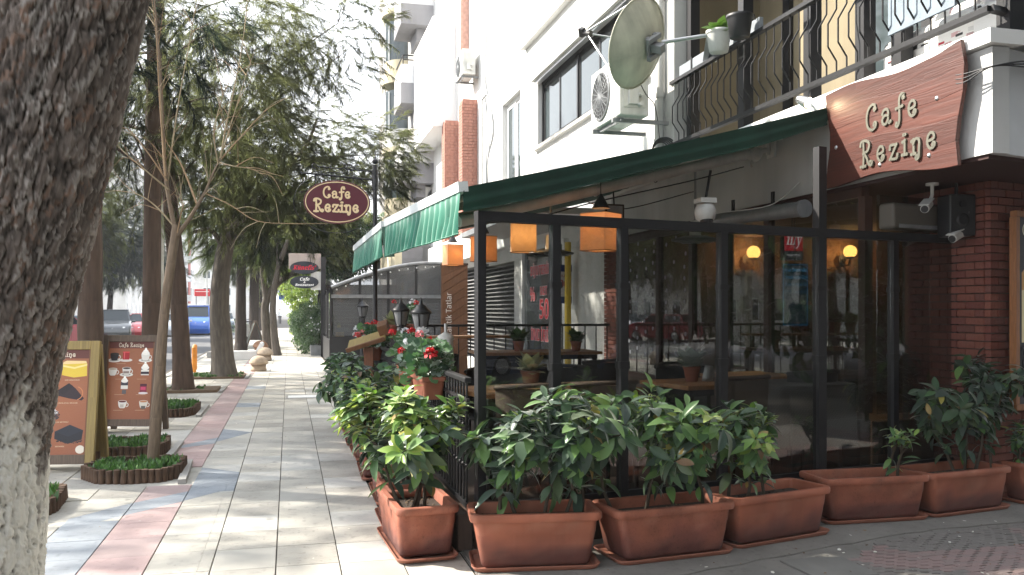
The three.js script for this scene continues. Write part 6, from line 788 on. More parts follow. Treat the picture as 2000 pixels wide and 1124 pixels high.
tree('forked grey trunk bending towards the hedge down the street', [[-0.8, 0, -36], [-0.85, 2.0, -36], [-0.3, 2.75, -36], [0.6, 3.2, -35.8], [1.5, 3.5, -35.6]], 0.2, 0.07, barkGrey, { tone: 'pale', geo: SPR[2], limbs: [[[[-0.85, 1.9, -36], [-1.0, 3.4, -36], [-0.7, 5.2, -36]], 0.14, 0.06]], clumps: [[-0.7, 4.6, -36, 1.3, 0.8, 1.2], [0.8, 4.0, -36, 1.2, 0.6, 1.1], [0.3, 5.6, -36.5, 1.4, 0.9, 1.3]], density: 34 });
tree('dark straight trunk far down the pavement', [[-1.76, 0, -47.9], [-1.76, 2.8, -47.9], [-1.68, 7.2, -47.9]], 0.28, 0.16, barkDark, { tone: 'shade', geo: SPR[2], clumps: [[-1.4, 4.6, -48, 2, 1, 1.8], [0.4, 5.4, -48, 2, 1.2, 1.8], [-2.8, 6.2, -48, 2, 1.3, 1.8], [1.2, 6.8, -48, 1.8, 1.1, 1.6]], density: 22, size: 1.2 });
tree('far tree closing the view along the pavement', [[-2.2, 0, -70], [-2.2, 4, -70], [-1.6, 8, -70]], 0.3, 0.15, barkDark, { tone: 'pale', geo: SPR[2], clumps: [[-1, 5.2, -70, 2.4, 1.4, 2], [1.2, 5.0, -71, 2.2, 1.2, 2], [0.4, 7.4, -70, 2.6, 1.4, 2], [2.6, 6.6, -72, 2.2, 1.6, 2]], density: 15, size: 1.6 });
tree('dark broad leaved tree behind the oval sign and farther restaurant', [[2.4, 0, -38], [2.4, 2.2, -38], [2.5, 4.2, -38]], 0.18, 0.1, barkDark, { tone: 'broad', geo: broadSpray, mat: broadMat, clumps: [[1.7, 4.0, -37.6, 1.1, 0.8, 1.1], [2.9, 4.4, -37.8, 1.2, 0.8, 1.1], [2.2, 5.0, -38, 1.2, 0.7, 1.1], [3.6, 4.9, -38.4, 1.0, 0.7, 1], [1.0, 4.7, -38, 0.9, 0.7, 0.9], [3.0, 3.6, -38, 1.0, 0.5, 0.9]], density: 110, size: 1.25 });
tree('lime green young tree lit by the sun behind the hedge', [[0.85, 0, -42], [0.85, 1.6, -42], [0.85, 2.6, -42]], 0.08, 0.04, barkDark, { tone: 'lime', geo: broadSpray, mat: broadMat, clumps: [[0.7, 2.6, -41.8, 0.8, 0.7, 0.8], [1.1, 2.0, -41.4, 0.7, 0.6, 0.8], [0.5, 3.2, -42.2, 0.6, 0.4, 0.7]], density: 120, size: 1.1 });
tree('pine at the kerb beside the big trunk whose branches shade the pavement', [[-3.2, 0, -9.3], [-3.3, 2.5, -9.4], [-3.6, 6, -9.8], [-3.7, 9, -10]], 0.2, 0.1, barkBrown, { tone: 'pine', clumps: [[-4.6, 4.4, -12.2, 1.2, 0.5, 1.4], [-5.8, 5.2, -14.0, 1.4, 0.6, 1.5], [-6.8, 6.0, -11.5, 1.5, 0.7, 1.5], [-8.2, 7.2, -14.8, 1.7, 0.8, 1.7], [-6.0, 7.6, -17.0, 1.6, 0.8, 1.6], [-8.8, 8.6, -18.4, 1.8, 0.9, 1.8], [-5.0, 4.8, -18.8, 1.3, 0.5, 1.4], [-6.6, 6.2, -21.4, 1.5, 0.6, 1.5]], density: 60 });
// trees on the other side of the road
[[-12.8, -22, 'pine tree across the road nearest the white lamp pole'], [-13.4, -33, 'dark conifer across the road behind the parked dark car'], [-12.9, -44, 'dark conifer across the road left of the straight trunks'], [-13.3, -56, 'conifer across the road behind the small red car'], [-13, -70, 'farther conifer across the road behind the blue van'], [-13.2, -88, 'far conifer across the road close to the red panelled building']].forEach(([x, z, l], i) => { const h = 8.5 + (i % 3); tree(l, [[x, 0, z], [x + 0.2, h * 0.4, z], [x + 0.1, h, z]], 0.22, 0.09, barkDark, { tone: i % 3 === 1 ? 'blue' : 'pine', geo: SPR[2], clumps: [[x + 0.6, 4.6, z, 1.5, 0.8, 1.4], [x - 0.8, 5.0, z + 0.6, 1.6, 0.9, 1.5], [x + 1.4, 5.8, z - 0.5, 1.7, 1.0, 1.6], [x - 0.4, 6.4, z, 2.2, 1.2, 2], [x + 0.8, 7.8, z, 1.9, 1.1, 1.8], [x, 9, z, 1.4, 1, 1.3]], density: i < 2 ? 26 : 22, size: 1.25 }); });
// trees round the side street behind the viewer, mirrored in the cafe's glass
[[6.5, 6.5, 'tree at the side street mirrored in the middle panes'], [10.5, 4.5, 'tree at the side street mirrored in the right panes'], [2.5, 9.5, 'tree at the side street mirrored in the first panes'], [15, 6.5, 'tree along the side street mirrored in the last panes'], [11, 11, 'second row tree behind the parked cars of the side street'], [20, 9, 'tree far along the side street mirrored in the last panes'], [16, 13, 'second row tree farther along the side street'], [12, -0.6, 'tree on the corner across the entrance, mirrored in the last panes'], [17, 1.6, 'second corner tree across the entrance, mirrored in the last panes'], [23, 3.8, 'third corner tree across the entrance, mirrored in the last panes']].forEach(([x, z, l]) => tree(l, [[x, 0, z], [x, 2.5, z], [x + 0.2, 6, z]], 0.2, 0.1, barkDark, { tone: 'broad', geo: broadSpray, mat: broadMat, clumps: [[x, 3.2, z, 2.2, 1.2, 1.8], [x - 1.4, 4.4, z, 2, 1.5, 1.7], [x + 1.4, 4.8, z, 2, 1.5, 1.7], [x, 6.6, z, 2.4, 1.6, 1.8], [x + 0.4, 2.0, z + 0.5, 1.6, 0.8, 1.2]], density: 34, size: 2.6 }));
// the thin young tree with bare whips in the rounded pit
{
  const t = thing('young_bare_tree', 'thin pale young tree with long bare whips in the rounded log edged pit', 'tree', -1.28, 0, -9.02), rel = (L) => L.map(([x, y, z]) => V(x + 1.28, y, z + 9.02));
  part(t, 'trunk', keep(limb(rel([[-1.28, 0.02, -9.02], [-1.25, 0.45, -9.01], [-1.21, 0.89, -9], [-1.18, 1.39, -9], [-1.12, 1.88, -8.98], [-1.07, 2.25, -8.97], [-1.05, 2.38, -8.96]]), 0.058, 0.04, 50, 14, 0.07)), barkPale);
  const W = [[[[-1.06, 2.3, -8.96], [-1.12, 2.6, -8.98], [-1.16, 2.92, -8.99], [-1.18, 3.32, -9], [-1.21, 3.96, -9], [-1.27, 4.66, -9.02]], 0.022], [[[-1.15, 2.84, -8.92], [-1.2, 3.55, -8.93], [-1.24, 4.24, -8.94], [-1.29, 4.68, -8.95]], 0.01], [[[-1.15, 2.71, -9.0], [-1.05, 3.54, -9.04], [-0.93, 4.23, -9.01], [-0.86, 4.69, -9]], 0.01], [[[-1.07, 2.24, -8.96], [-0.94, 2.42, -8.91], [-0.78, 2.7, -8.87], [-0.71, 2.87, -8.85], [-0.64, 3.02, -8.84]], 0.024], [[[-0.64, 3.02, -8.84], [-0.59, 3.31, -8.82], [-0.46, 3.96, -8.79], [-0.39, 4.45, -8.77]], 0.01], [[[-0.65, 3.0, -8.86], [-0.46, 3.24, -8.89], [-0.21, 3.51, -8.83], [-0.02, 3.63, -8.78]], 0.009], [[[-0.66, 2.96, -8.84], [-0.69, 3.24, -8.74], [-0.6, 3.63, -8.72], [-0.52, 3.88, -8.7]], 0.008], [[[-1.14, 2.8, -8.96], [-1.3, 3.05, -8.9], [-1.51, 3.29, -8.96], [-1.65, 3.27, -8.99]], 0.008], [[[-1.13, 2.72, -8.96], [-1.33, 2.89, -8.81], [-1.54, 3.08, -8.86], [-1.64, 3.21, -8.89]], 0.009], [[[-0.86, 2.58, -8.9], [-1.02, 2.98, -8.99], [-1.17, 3.23, -9.02], [-1.2, 3.42, -9.03]], 0.011], [[[-0.65, 2.98, -8.84], [-0.52, 2.93, -8.7], [-0.35, 2.9, -8.66], [-0.21, 2.83, -8.62]], 0.007], [[[-0.78, 2.68, -8.87], [-0.55, 2.57, -8.81], [-0.31, 2.42, -8.75], [-0.02, 2.39, -8.68], [0.36, 2.39, -8.58]], 0.005], [[[-1.07, 2.36, -8.96], [-1.26, 2.57, -9], [-1.41, 2.67, -9.03], [-1.6, 2.71, -9.08]], 0.01], [[[-1.05, 2.27, -8.95], [-1.0, 2.46, -8.83], [-0.98, 2.59, -8.82], [-1.06, 2.66, -8.84]], 0.007], [[[-0.65, 3.02, -8.86], [-0.62, 3.13, -8.93], [-0.41, 3.83, -8.88], [-0.31, 4.13, -8.85]], 0.008]];
  W.forEach(([L, r], i) => { const b = part(t, r > 0.02 ? 'limb' : 'whip', keep(limb(rel(L), r, r > 0.02 ? 0.007 : 0.0018, 24, 7, 0.05)), r > 0.02 ? barkPale : i % 2 ? twig : twigPale); const c = new THREE.CatmullRomCurve3(rel(L)), S = []; for (let k = 0; k < (r > 0.02 ? 9 : 6); k++) { const u = rr(0.2, 0.95), p = c.getPoint(u), d = c.getTangent(u).multiplyScalar(0.6).add(V(rr(-1, 1), rr(-0.3, 0.7), rr(-1, 1))).normalize(), l = rr(0.15, 0.55); S.push(limb([p, p.clone().addScaledVector(d, l * 0.5).add(V(0, 0.02, 0)), p.clone().addScaledVector(d, l).add(V(0, rr(-0.12, 0.1), 0))], 0.0038, 0.0012, 8, 5, 0)); } part(b, 'twigs', keep(S), i % 2 ? twigPale : twig).userData.kind = 'stuff'; });
}
// hedge of shrubs along the far right side of the pavement
[[1.0, -32.5, 1.5, 'nearest hedge shrub behind the grey planter box', 'hedge'], [0.95, -36, 1.7, 'tall dark hedge shrub past the grey planter', 'hedge'], [0.95, -40, 1.5, 'hedge shrub below the lime green tree', 'hedge'], [0.9, -45, 1.6, 'farther hedge shrub along the pavement', 'hedge'], [0.8, -51, 1.5, 'hedge shrub close to the end of the hedge', 'hedge'], [0.7, -58, 1.6, 'last hedge shrub near the two walkers', 'lime']].forEach(([x, z, h, l, tone], i) => { const t = thing('hedge_shrub', l, 'shrub', x, 0, z); part(t, 'stems', keep([0, 1, 2, 3].map((k) => limb([[rr(-0.15, 0.15), 0, rr(-0.2, 0.2)], [rr(-0.3, 0.3), h * 0.5, rr(-0.6, 0.6)], [rr(-0.4, 0.4), h * 0.9, rr(-1, 1)]], 0.025, 0.008, 10, 6))), barkDark); crown(t, [[x, h * 0.42, z, 0.5, h * 0.42, 1.5], [x - 0.1, h * 0.7, z + 0.5, 0.45, h * 0.3, 0.8], [x, h * 0.65, z - 0.8, 0.5, h * 0.35, 0.9]], tone, broadSpray, 120, 'leaves', broadMat, 0.9); });
{ const t = thing('spiky_plant', 'small yucca like plant with a tuft of long leaves by the far trunks', 'plant', -1.84, 0, -34.5); part(t, 'stem', keep(limb([[0, 0, 0], [0.02, 0.4, 0], [0, 0.75, 0]], 0.05, 0.04, 10, 8)), barkGrey); const L = []; for (let i = 0; i < 44; i++) { const g = grassBlade(rr(0.4, 0.65), 0.22); g.scale(0.7, 1, 1); L.push(tf(g, 0, 0.72, 0).applyMatrix4(new THREE.Matrix4().makeTranslation(0, 0.72, 0).multiply(new THREE.Matrix4().makeRotationFromEuler(new THREE.Euler(rr(-0.2, 1.5), i * 2.4, 0, 'YXZ'))).multiply(new THREE.Matrix4().makeTranslation(0, -0.72, 0)))); } part(t, 'leaves', L, midGreen).userData.kind = 'stuff'; }
// ------------------------------------------------------------------ street furniture, menu boards, vehicles, people
function aBoard(label, x, z, ry, frameMat, legMat, W, H, texture) {
  const t = thing('menu_board', label, 'menu board', x, 0, z, ry), a = 0.15, tilt = (g) => g.rotateX(-a);
  const f = (w, h, d, px, py, pz, m, n) => part(t, n, tilt(rb(w, h, d, px, py, pz, 0.006)), m);
  f(0.085, H * 1.03, 0.045, -W / 2 + 0.042, H * 0.515, 0, frameMat, 'stile'); f(0.085, H * 1.03, 0.045, W / 2 - 0.042, H * 0.515, 0, frameMat, 'stile'); f(W - 0.17, 0.085, 0.043, 0, H * 1.03 - 0.043, 0, frameMat, 'top_rail'); f(W - 0.17, 0.09, 0.043, 0, 0.13, 0, legMat, 'bottom_rail');
  const pw = W - 0.17, ph = H * 1.03 - 0.085 - 0.175; const g = keep(new THREE.PlaneGeometry(pw, ph)); g.translate(0, 0.175 + ph / 2, 0.006); part(t, 'poster', tilt(g), printed(texture, 0.55)); part(t, 'poster_back', tilt(bx(pw, ph, 0.012, 0, 0.175 + ph / 2, -0.002)), C.woodMid);
  for (let k = 0; k < 2; k++) part(t, 'poster_edge', tilt(bx(0.012, ph, 0.012, (k ? 1 : -1) * (pw / 2 - 0.006), 0.175 + ph / 2, 0.012)), C.woodMid);
  const zz = -2 * Math.sin(a) * H * 0.98 - 0.05, back = (g2) => g2.rotateX(a).translate(0, 0, zz);
  for (const s of [-1, 1]) part(t, 'rear_leg', back(rb(0.07, H, 0.05, s * (W / 2 - 0.04), H / 2, 0, 0.006)), frameMat); part(t, 'rear_panel', back(bx(W - 0.15, H - 0.2, 0.02, 0, H / 2 + 0.05, 0)), frameMat);
  part(t, 'hinge', [rb(0.09, 0.03, 0.06, -W * 0.3, Math.cos(a) * H * 1.02, -Math.sin(a) * H * 1.0 - 0.03, 0.004), rb(0.09, 0.03, 0.06, W * 0.3, Math.cos(a) * H * 1.02, -Math.sin(a) * H * 1.0 - 0.03, 0.004)], C.iron);
  return t;
}
const posterBase = (x, w, h) => { const g = x.createLinearGradient(0, 0, w, h); g.addColorStop(0, '#8e5538'); g.addColorStop(0.5, '#985d3d'); g.addColorStop(1, '#8a5034'); x.fillStyle = g; x.fillRect(0, 0, w, h); let s = 9; const q = () => (s = (s * 16807) % 2147483647) / 2147483647; x.globalAlpha = 0.06; for (let i = 0; i < 900; i++) { x.fillStyle = q() < 0.5 ? '#000' : '#fff'; x.fillRect(q() * w, q() * h, 2 + q() * 40, 1.5); } x.globalAlpha = 1; x.fillStyle = '#5c2a20'; x.fillRect(0, 0, w, h * 0.085); return q; };
const cakePoster = canv(640, 1024, (x, w, h) => {
  const q = posterBase(x, w, h); drawCurly(x, 'Cafe Rezine', w * 0.24, h * 0.068, 54, '#d8cdb8', 0.11);
  const crumb = (cx, cy, rx, ry, cols, n) => { for (let i = 0; i < n; i++) { const a = q() * 7, r = Math.sqrt(q()); x.fillStyle = cols[q() * cols.length | 0]; x.fillRect(cx + Math.cos(a) * r * rx, cy + Math.sin(a) * r * ry, 3 + q() * 9, 2 + q() * 7); } };
  const quad = (p, c) => { x.fillStyle = c; x.beginPath(); p.forEach(([a, b], i) => x[i ? 'lineTo' : 'moveTo'](a, b)); x.closePath(); x.fill(); };
  quad([[395, 145], [610, 135], [615, 260], [500, 275], [392, 250]], '#d7b83c'); quad([[395, 145], [610, 135], [600, 112], [430, 108], [400, 122]], '#e6c890'); quad([[395, 150], [500, 172], [612, 140], [612, 158], [500, 190], [394, 168]], '#e8d48a');
  quad([[60, 250], [150, 190], [230, 220], [240, 290], [70, 290]], '#d8c4b8'); crumb(150, 205, 60, 30, ['#b02030', '#c83040', '#7a1020'], 80);
  quad([[350, 410], [460, 330], [520, 380], [600, 480], [580, 500], [470, 480], [360, 450]], '#23121a'); quad([[350, 410], [460, 330], [500, 360], [420, 440]], '#180c14'); x.strokeStyle = '#c07a4a'; x.lineWidth = 8; x.beginPath(); x.arc(520, 430, 66, -1.2, 1.2); x.stroke();
  quad([[50, 430], [150, 360], [240, 390], [230, 470], [120, 500]], '#4a3428'); crumb(150, 430, 90, 50, ['#2c1c14', '#6a4a34', '#8a6a50'], 200);
  crumb(240, 640, 150, 70, ['#16161c', '#24242c', '#30303a'], 700); crumb(250, 610, 130, 40, ['#dcdcdc', '#aab0b8', '#1a1a22'], 260);
  quad([[360, 800], [490, 735], [610, 790], [600, 880], [480, 920], [360, 870]], '#141620'); quad([[360, 800], [490, 735], [610, 790], [480, 850]], '#1d202c'); crumb(485, 890, 120, 20, ['#141620', '#0c0d14'], 120);
  crumb(140, 850, 110, 50, ['#5a4638', '#3c2c22', '#75604e'], 400); x.fillStyle = '#d8d0c0'; x.beginPath(); x.arc(590, 975, 40, 0, 7); x.fill(); x.fillStyle = '#d8c8a8'; x.font = '17px serif'; for (const [s, a, b] of [['SAN SEBASTIAN', 420, 305], ['ÇİKOLATALI MOZAİK', 370, 530], ['ORMAN MEYVELİ', 330, 715], ['BROWNİE', 370, 950], ['FRAMBUAZLI', 90, 320]]) x.fillText(s, a, b);
});
const drinkPoster = canv(640, 1024, (x, w, h) => {
  posterBase(x, w, h); drawCurly(x, 'Cafe Rezine', w * 0.22, h * 0.068, 54, '#d8cdb8', 0.11);
  const el = (a, b, r, s, c) => { x.fillStyle = c; x.beginPath(); x.ellipse(a, b, r, s, 0, 0, 7); x.fill(); }, rect = (a, b, c, d, f) => { x.fillStyle = f; x.fillRect(a, b, c, d); };
  const cup = (a, b, top, body, saucer) => { if (saucer) { el(a, b + 48, 92, 26, '#d8d4cc'); el(a, b + 44, 60, 14, '#9a948c'); } x.strokeStyle = '#d8d4cc'; x.lineWidth = 10; x.beginPath(); x.arc(a + 58, b + 6, 24, -1.6, 1.6); x.stroke(); x.fillStyle = body; x.beginPath(); x.moveTo(a - 60, b - 38); x.lineTo(a + 60, b - 38); x.quadraticCurveTo(a + 52, b + 44, a + 26, b + 50); x.lineTo(a - 26, b + 50); x.quadraticCurveTo(a - 52, b + 44, a - 60, b - 38); x.fill(); el(a, b - 38, 60, 16, body); el(a, b - 37, 52, 12, top); };
  const cream = (a, b, r) => { el(a, b, r, r * 0.55, '#eeeae2'); el(a, b - r * 0.45, r * 0.7, r * 0.45, '#f6f2ea'); el(a, b - r * 0.95, r * 0.32, r * 0.4, '#fffdf6'); };
  el(250, 245, 90, 22, '#d8d0c8'); rect(205, 130, 92, 108, '#a81420'); rect(205, 130, 92, 20, '#d04040'); rect(220, 140, 12, 90, '#d86060');
  cup(520, 200, '#e8e0d8', '#dcd8d0', true); cream(520, 150, 52); cup(90, 200, '#30231c', '#1e1a1c', true); cup(270, 390, '#3c281e', '#d6d2ca', true); rect(225, 392, 80, 30, '#8a7a70'); cup(80, 400, '#b8a890', '#d8d4cc', false);
  rect(470, 350, 110, 92, '#28202a'); rect(470, 372, 110, 26, '#e0dcd4'); cream(525, 345, 55); rect(470, 430, 110, 16, '#cfcac2'); rect(205, 520, 96, 60, '#383640'); rect(205, 580, 96, 48, '#dedad2'); rect(225, 640, 56, 52, '#5a5458'); cream(252, 520, 48);
  rect(470, 560, 92, 110, '#7c1834'); rect(470, 560, 92, 30, '#4a1226'); rect(478, 600, 70, 40, '#c03a60'); el(516, 682, 66, 14, '#d8d0d0'); cup(240, 830, '#5a1e1e', '#d8d4cc', false); cup(530, 830, '#b87a50', '#cfc8bc', false); rect(500, 850, 60, 40, '#5c5650'); rect(210, 830, 50, 40, '#b8b0a8'); x.fillStyle = '#c8a884'; for (let i = 0; i < 8; i++) x.fillRect(120 + (i % 2) * 300, 290 + (i >> 1) * 205, 130, 4);
});
aBoard('olive framed pavement board with cake pictures half behind the big trunk', -2.22, -9.1, -0.16, C.olive, C.greyWood, 0.84, 1.23, cakePoster);
aBoard('grey framed pavement board with pictures of cups and drinks', -1.99, -11.86, -0.25, C.greyWood, C.greyWood, 0.76, 1.21, drinkPoster);
{ const t = thing('chalk_board', 'small empty folding chalk board standing sideways far down the pavement', 'menu board', -1.35, 0, -37.5, 0.15); for (const s of [-1, 1]) { const tl = (g) => g.rotateZ(s * 0.32).translate(s * 0.38, 0, 0); for (const k of [-0.3, 0.3]) part(t, 'stile', tl(rb(0.05, 1.2, 0.06, 0, 0.6, k, 0.006)), C.greyWood); part(t, 'panel', tl(bx(0.02, 0.95, 0.54, 0, 0.62, 0)), M([0.05, 0.07, 0.06], 0.7)); } }
// mushroom shaped stone bollards
{ const b = thing('mushroom_bollard', 'nearest mushroom shaped stone bollard on the pavement', 'bollard', -0.75, 0, -23.2, 0, 'mushroom shaped stone bollards'); const st = M([0.42, 0.33, 0.24], 0.85, { tex: 'blotch', rx: 2, bump: 0.004 }); part(b, 'stem', la([[0, 0], [0.19, 0], [0.2, 0.04], [0.18, 0.16], [0, 0.17]], 24), st); part(b, 'cap', la([[0, 0.16], [0.19, 0.165], [0.235, 0.19], [0.24, 0.22], [0.2, 0.31], [0.11, 0.38], [0, 0.4]], 28), st); copy(b, 'second mushroom stone bollard standing in shade behind the first', -0.72, 0, -27.9, 1, 1.05); const c = copy(b, 'reddish mushroom stone bollard farthest along the pavement edge', -1.0, 0, -33, 2, 1.15); const rd = M([0.4, 0.22, 0.13], 0.85, { tex: 'blotch', rx: 2 }); c.children.forEach((m) => (m.material = rd)); }
for (const [x, z, l] of [[-2.3, -23.1, 'nearer orange kerb bollard beside the road'], [-2.4, -24.3, 'orange kerb bollard just behind the nearer one']]) { const t = thing('orange_bollard', l, 'bollard', x, 0, z); const m = M([0.72, 0.26, 0.02], 0.5, { tex: 'stain', rx: 2 }); part(t, 'post', cy(0.055, 0.055, 0.62, 0, 0.31, 0, 18), m); part(t, 'cap', la([[0, 0.66], [0.04, 0.65], [0.057, 0.62]], 18), m);  }
{ const t = thing('concrete_block', 'white painted concrete block lying at the pavement edge', 'block', -1.55, 0, -28.7, 0.05); part(t, 'block', rb(1.1, 0.28, 0.4, 0, 0.14, 0, 0.02), C.stucco); const u = thing('white_post', 'short white post leaning over the concrete block', 'post', -0.95, 0.0, -28.9); part(u, 'post', [bar([-0.15, 0, 0], [0.12, 0.48, -0.1], 0.07, 4, true)], C.stucco); part(u, 'cap', sp(0.07, 0.12, 0.48, -0.1, 10), C.stucco); const v = thing('stone_edging', 'low stone edging around the far tree bed', 'edging', -1.7, 0, -30.2); for (let i = 0; i < 4; i++) part(v, 'stone', rb(0.42, 0.2, 0.22, -0.7 + i * 0.45, 0.1, 0, 0.03), C.kerb); }
// the neighbouring restaurant: dark glazed winter garden with a rounded roof
{
  const t = thing('restaurant_pavilion', 'dark framed glazed pavilion with rounded roof beyond the oval sign', 'pavilion', 0, 0, 0); const dk = C.black, arc = (x) => 2.2 + 0.72 * Math.sin(Math.min(1, Math.max(0, (x - 1.15) / 2.9)) * PI / 2);
  const rp = [], ri = []; for (let i = 0; i <= 16; i++) for (let k = 0; k < 2; k++) { const x = 1.15 + 3.2 * i / 16; rp.push(x, arc(x), k ? -36 : -24.9); if (i < 16 && !k) ri.push(i * 2, i * 2 + 1, i * 2 + 2, i * 2 + 2, i * 2 + 1, i * 2 + 3); } const rg = new THREE.BufferGeometry(); rg.setAttribute('position', new THREE.Float32BufferAttribute(rp, 3)); rg.setIndex(ri); rg.computeVertexNormals(); part(t, 'roof', rg, M([0.1, 0.1, 0.11], 0.6));
  part(t, 'roof_edge', tu(Array.from({ length: 17 }, (_, i) => [1.15 + 3.2 * i / 16, arc(1.15 + 3.2 * i / 16), -24.9]), 0.05, 32, 8), C.greyMetal);
  part(t, 'cross_beam', [bx(3.2, 0.1, 0.1, 2.75, 1.95, -24.95)], C.greyMetal); for (const x of [1.15, 1.95, 2.75, 3.55, 4.3]) part(t, 'post', bx(0.07, arc(x), 0.07, x, arc(x) / 2, -24.97), dk); for (let z = -27; z > -36.5; z -= 2.2) part(t, 'side_post', bx(0.07, 2.2, 0.07, 1.15, 1.1, z), dk);
  part(t, 'end_pane', [bx(3.1, 1.1, 0.01, 2.75, 1.38, -24.96)], C.plastic); { const s = new THREE.Shape(); s.moveTo(1.2, 2.0); for (let i = 0; i <= 16; i++) s.lineTo(1.2 + 3.1 * i / 16, arc(1.2 + 3.1 * i / 16) - 0.04); s.lineTo(4.3, 2.0); part(t, 'arched_pane', ext(s, 0.01).translate(0, 0, -24.96), C.plastic); }
  part(t, 'side_pane', bx(0.01, 1.3, 11, 1.15, 1.4, -30.4), C.plastic); part(t, 'base_wall', [bx(3.2, 0.82, 0.1, 2.75, 0.41, -24.96), bx(0.1, 0.72, 11, 1.15, 0.36, -30.4)], C.blackPlain); part(t, 'rear_wall', [bx(0.1, 2.9, 11, 4.32, 1.45, -30.4), bx(3.2, 2.6, 0.1, 2.75, 1.3, -35.9)], M([0.06, 0.05, 0.045], 0.8));
  for (let i = 0; i < 9; i++) part(t, 'blind_slat', bx(3.0, 0.015, 0.03, 2.75, 0.95 + i * 0.1, -25.2), C.greyMetal); for (let i = 0; i < 12; i++) part(t, 'roof_bulb', sp(0.022, 1.3 + i * 0.25, arc(1.3 + i * 0.25) - 0.12, -24.86, 8), C.white);
}
{ const t = thing('restaurant_sign_post', 'dark square post with pale plate and two black oval restaurant signs', 'sign', 1.1, 0, -29.9); part(t, 'post', [bx(0.16, 3.35, 0.16, 0.02, 1.675, 0)], C.black); part(t, 'plate', bx(1.05, 0.52, 0.03, -0.58, 3.2, 0), M([0.5, 0.42, 0.38], 0.7, { tex: 'stain', rx: 1 })); part(t, 'light_box', bx(0.34, 0.62, 0.1, -0.22, 2.55, -0.06), C.acWhite);
  const oval = (y, label, tx) => { const e = new THREE.Shape(); e.absellipse(0, 0, 0.46, 0.21, 0, PI * 2); const o = part(t, 'oval_plate', ext(e, 0.03, 0.004, 32), M([0.02, 0.025, 0.035], 0.4), -0.6, y, 0.02); part(o, 'lettering', keep(tf(new THREE.PlaneGeometry(0.86, 0.36), 0, 0, 0.038)), printed(tx, 0.5, { transparent: true, alphaTest: 0.4 })); };
  oval(2.98, 'red', canv(512, 214, (x, w, h) => { x.clearRect(0, 0, w, h); x.fillStyle = '#d01c38'; x.font = 'italic bold 118px serif'; x.textAlign = 'center'; x.fillText("Künefis'", w / 2, 145, 440); })); oval(2.5, 'white', canv(512, 214, (x, w, h) => { x.clearRect(0, 0, w, h); x.fillStyle = '#f0f0ee'; x.textAlign = 'center'; x.font = 'italic bold 84px serif'; x.fillText('Cafe', w / 2, 78); x.font = 'italic bold 52px serif'; x.fillText('&', w / 2, 128); x.font = 'italic bold 64px serif'; x.fillText('Restaurant', w / 2, 184, 380); })); }
{ const t = thing('barrier_cabinet', 'yellow barrier cabinet with grey head near the restaurant post', 'barrier', 1.6, 0, -28.7); const y = M([0.7, 0.48, 0.12], 0.5, { tex: 'stain', rx: 2 }); part(t, 'cabinet', rb(0.26, 0.86, 0.26, 0, 0.43, 0, 0.015), y); part(t, 'head', rb(0.32, 0.13, 0.3, 0.02, 0.93, 0, 0.02), C.greyMetal); part(t, 'lamp', cy(0.06, 0.05, 0.13, -0.03, 1.06, 0), M([0.65, 0.6, 0.1], 0.4)); part(t, 'keyhole_plate', bx(0.06, 0.11, 0.01, 0.0, 0.36, 0.134), C.blackPlain); part(t, 'arm_stub', cy(0.05, 0.05, 0.2, 0.24, 0.93, 0, 14, 0, 0, PI / 2), C.greyMetal); const u = thing('yellow_post', 'low yellow post beside the barrier cabinet', 'post', 2.05, 0, -27.6); part(u, 'post', rb(0.12, 0.75, 0.12, 0, 0.375, 0, 0.01), M([0.75, 0.55, 0.03], 0.5)); part(u, 'cap', la([[0, 0.81], [0.05, 0.79], [0.075, 0.75]], 14), M([0.75, 0.55, 0.03], 0.5)); }
{ const t = thing('grey_planter_box', 'grey metal planter box at the near end of the hedge', 'planter', 0.98, 0, -31.1); part(t, 'box', loftRect([[0, 0.5, 0.75, 0.02], [0.36, 0.55, 0.8, 0.02], [0.36, 0.5, 0.75, 0.02], [0.3, 0.5, 0.75, 0.02]]), C.greyMetal); part(t, 'soil', bx(0.48, 0.03, 0.72, 0, 0.31, 0), C.soil); const u = thing('planter_bush', 'bush with pale flowers growing in the grey planter box', 'shrub', 0.98, 0.32, -31.1); part(u, 'stems', keep([0, 1, 2].map(() => limb([[rr(-0.1, 0.1), 0, rr(-0.2, 0.2)], [rr(-0.2, 0.2), 0.35, rr(-0.3, 0.3)], [rr(-0.2, 0.2), 0.7, rr(-0.4, 0.4)]], 0.015, 0.006, 8, 5))), barkDark); crown(u, [[0.98, 0.75, -31.1, 0.42, 0.4, 0.5], [0.95, 1.05, -31.0, 0.34, 0.3, 0.4]], 'hedge', broadSpray, 150, 'leaves', broadMat, 0.6); const f = []; for (let i = 0; i < 26; i++) f.push(sp(0.028, rr(-0.4, 0.35), rr(0.35, 1.0), rr(0.1, 0.5), 6)); part(u, 'blossoms', f, petalW).userData.kind = 'stuff'; }
{ const t = thing('lamp_pole', 'white painted lamp pole at the road edge behind the trunks', 'lamp post', -4.7 + 1.75, 0, -21.9); part(t, 'pole', cy(0.1, 0.08, 7, 0, 3.5, 0, 16), M([0.66, 0.66, 0.6], 0.7, { tex: 'stain', rx: 1 })); part(t, 'box', bx(0.2, 0.5, 0.16, 0.12, 1.7, 0), C.stuccoGrey); part(t, 'collar', cy(0.13, 0.13, 0.3, 0, 0.15, 0), C.kerb); const u = thing('street_lamp', 'thin pale street lamp far along the road', 'street lamp', -6.4, 0, -74); part(u, 'pole', cy(0.07, 0.05, 6.4, 0, 3.2, 0, 12), C.acWhite); part(u, 'arm', bar([0, 6.3, 0], [0.9, 6.5, 0], 0.04), C.acWhite); part(u, 'head', rb(0.5, 0.1, 0.2, 1.0, 6.48, 0, 0.03), C.greyMetal); }
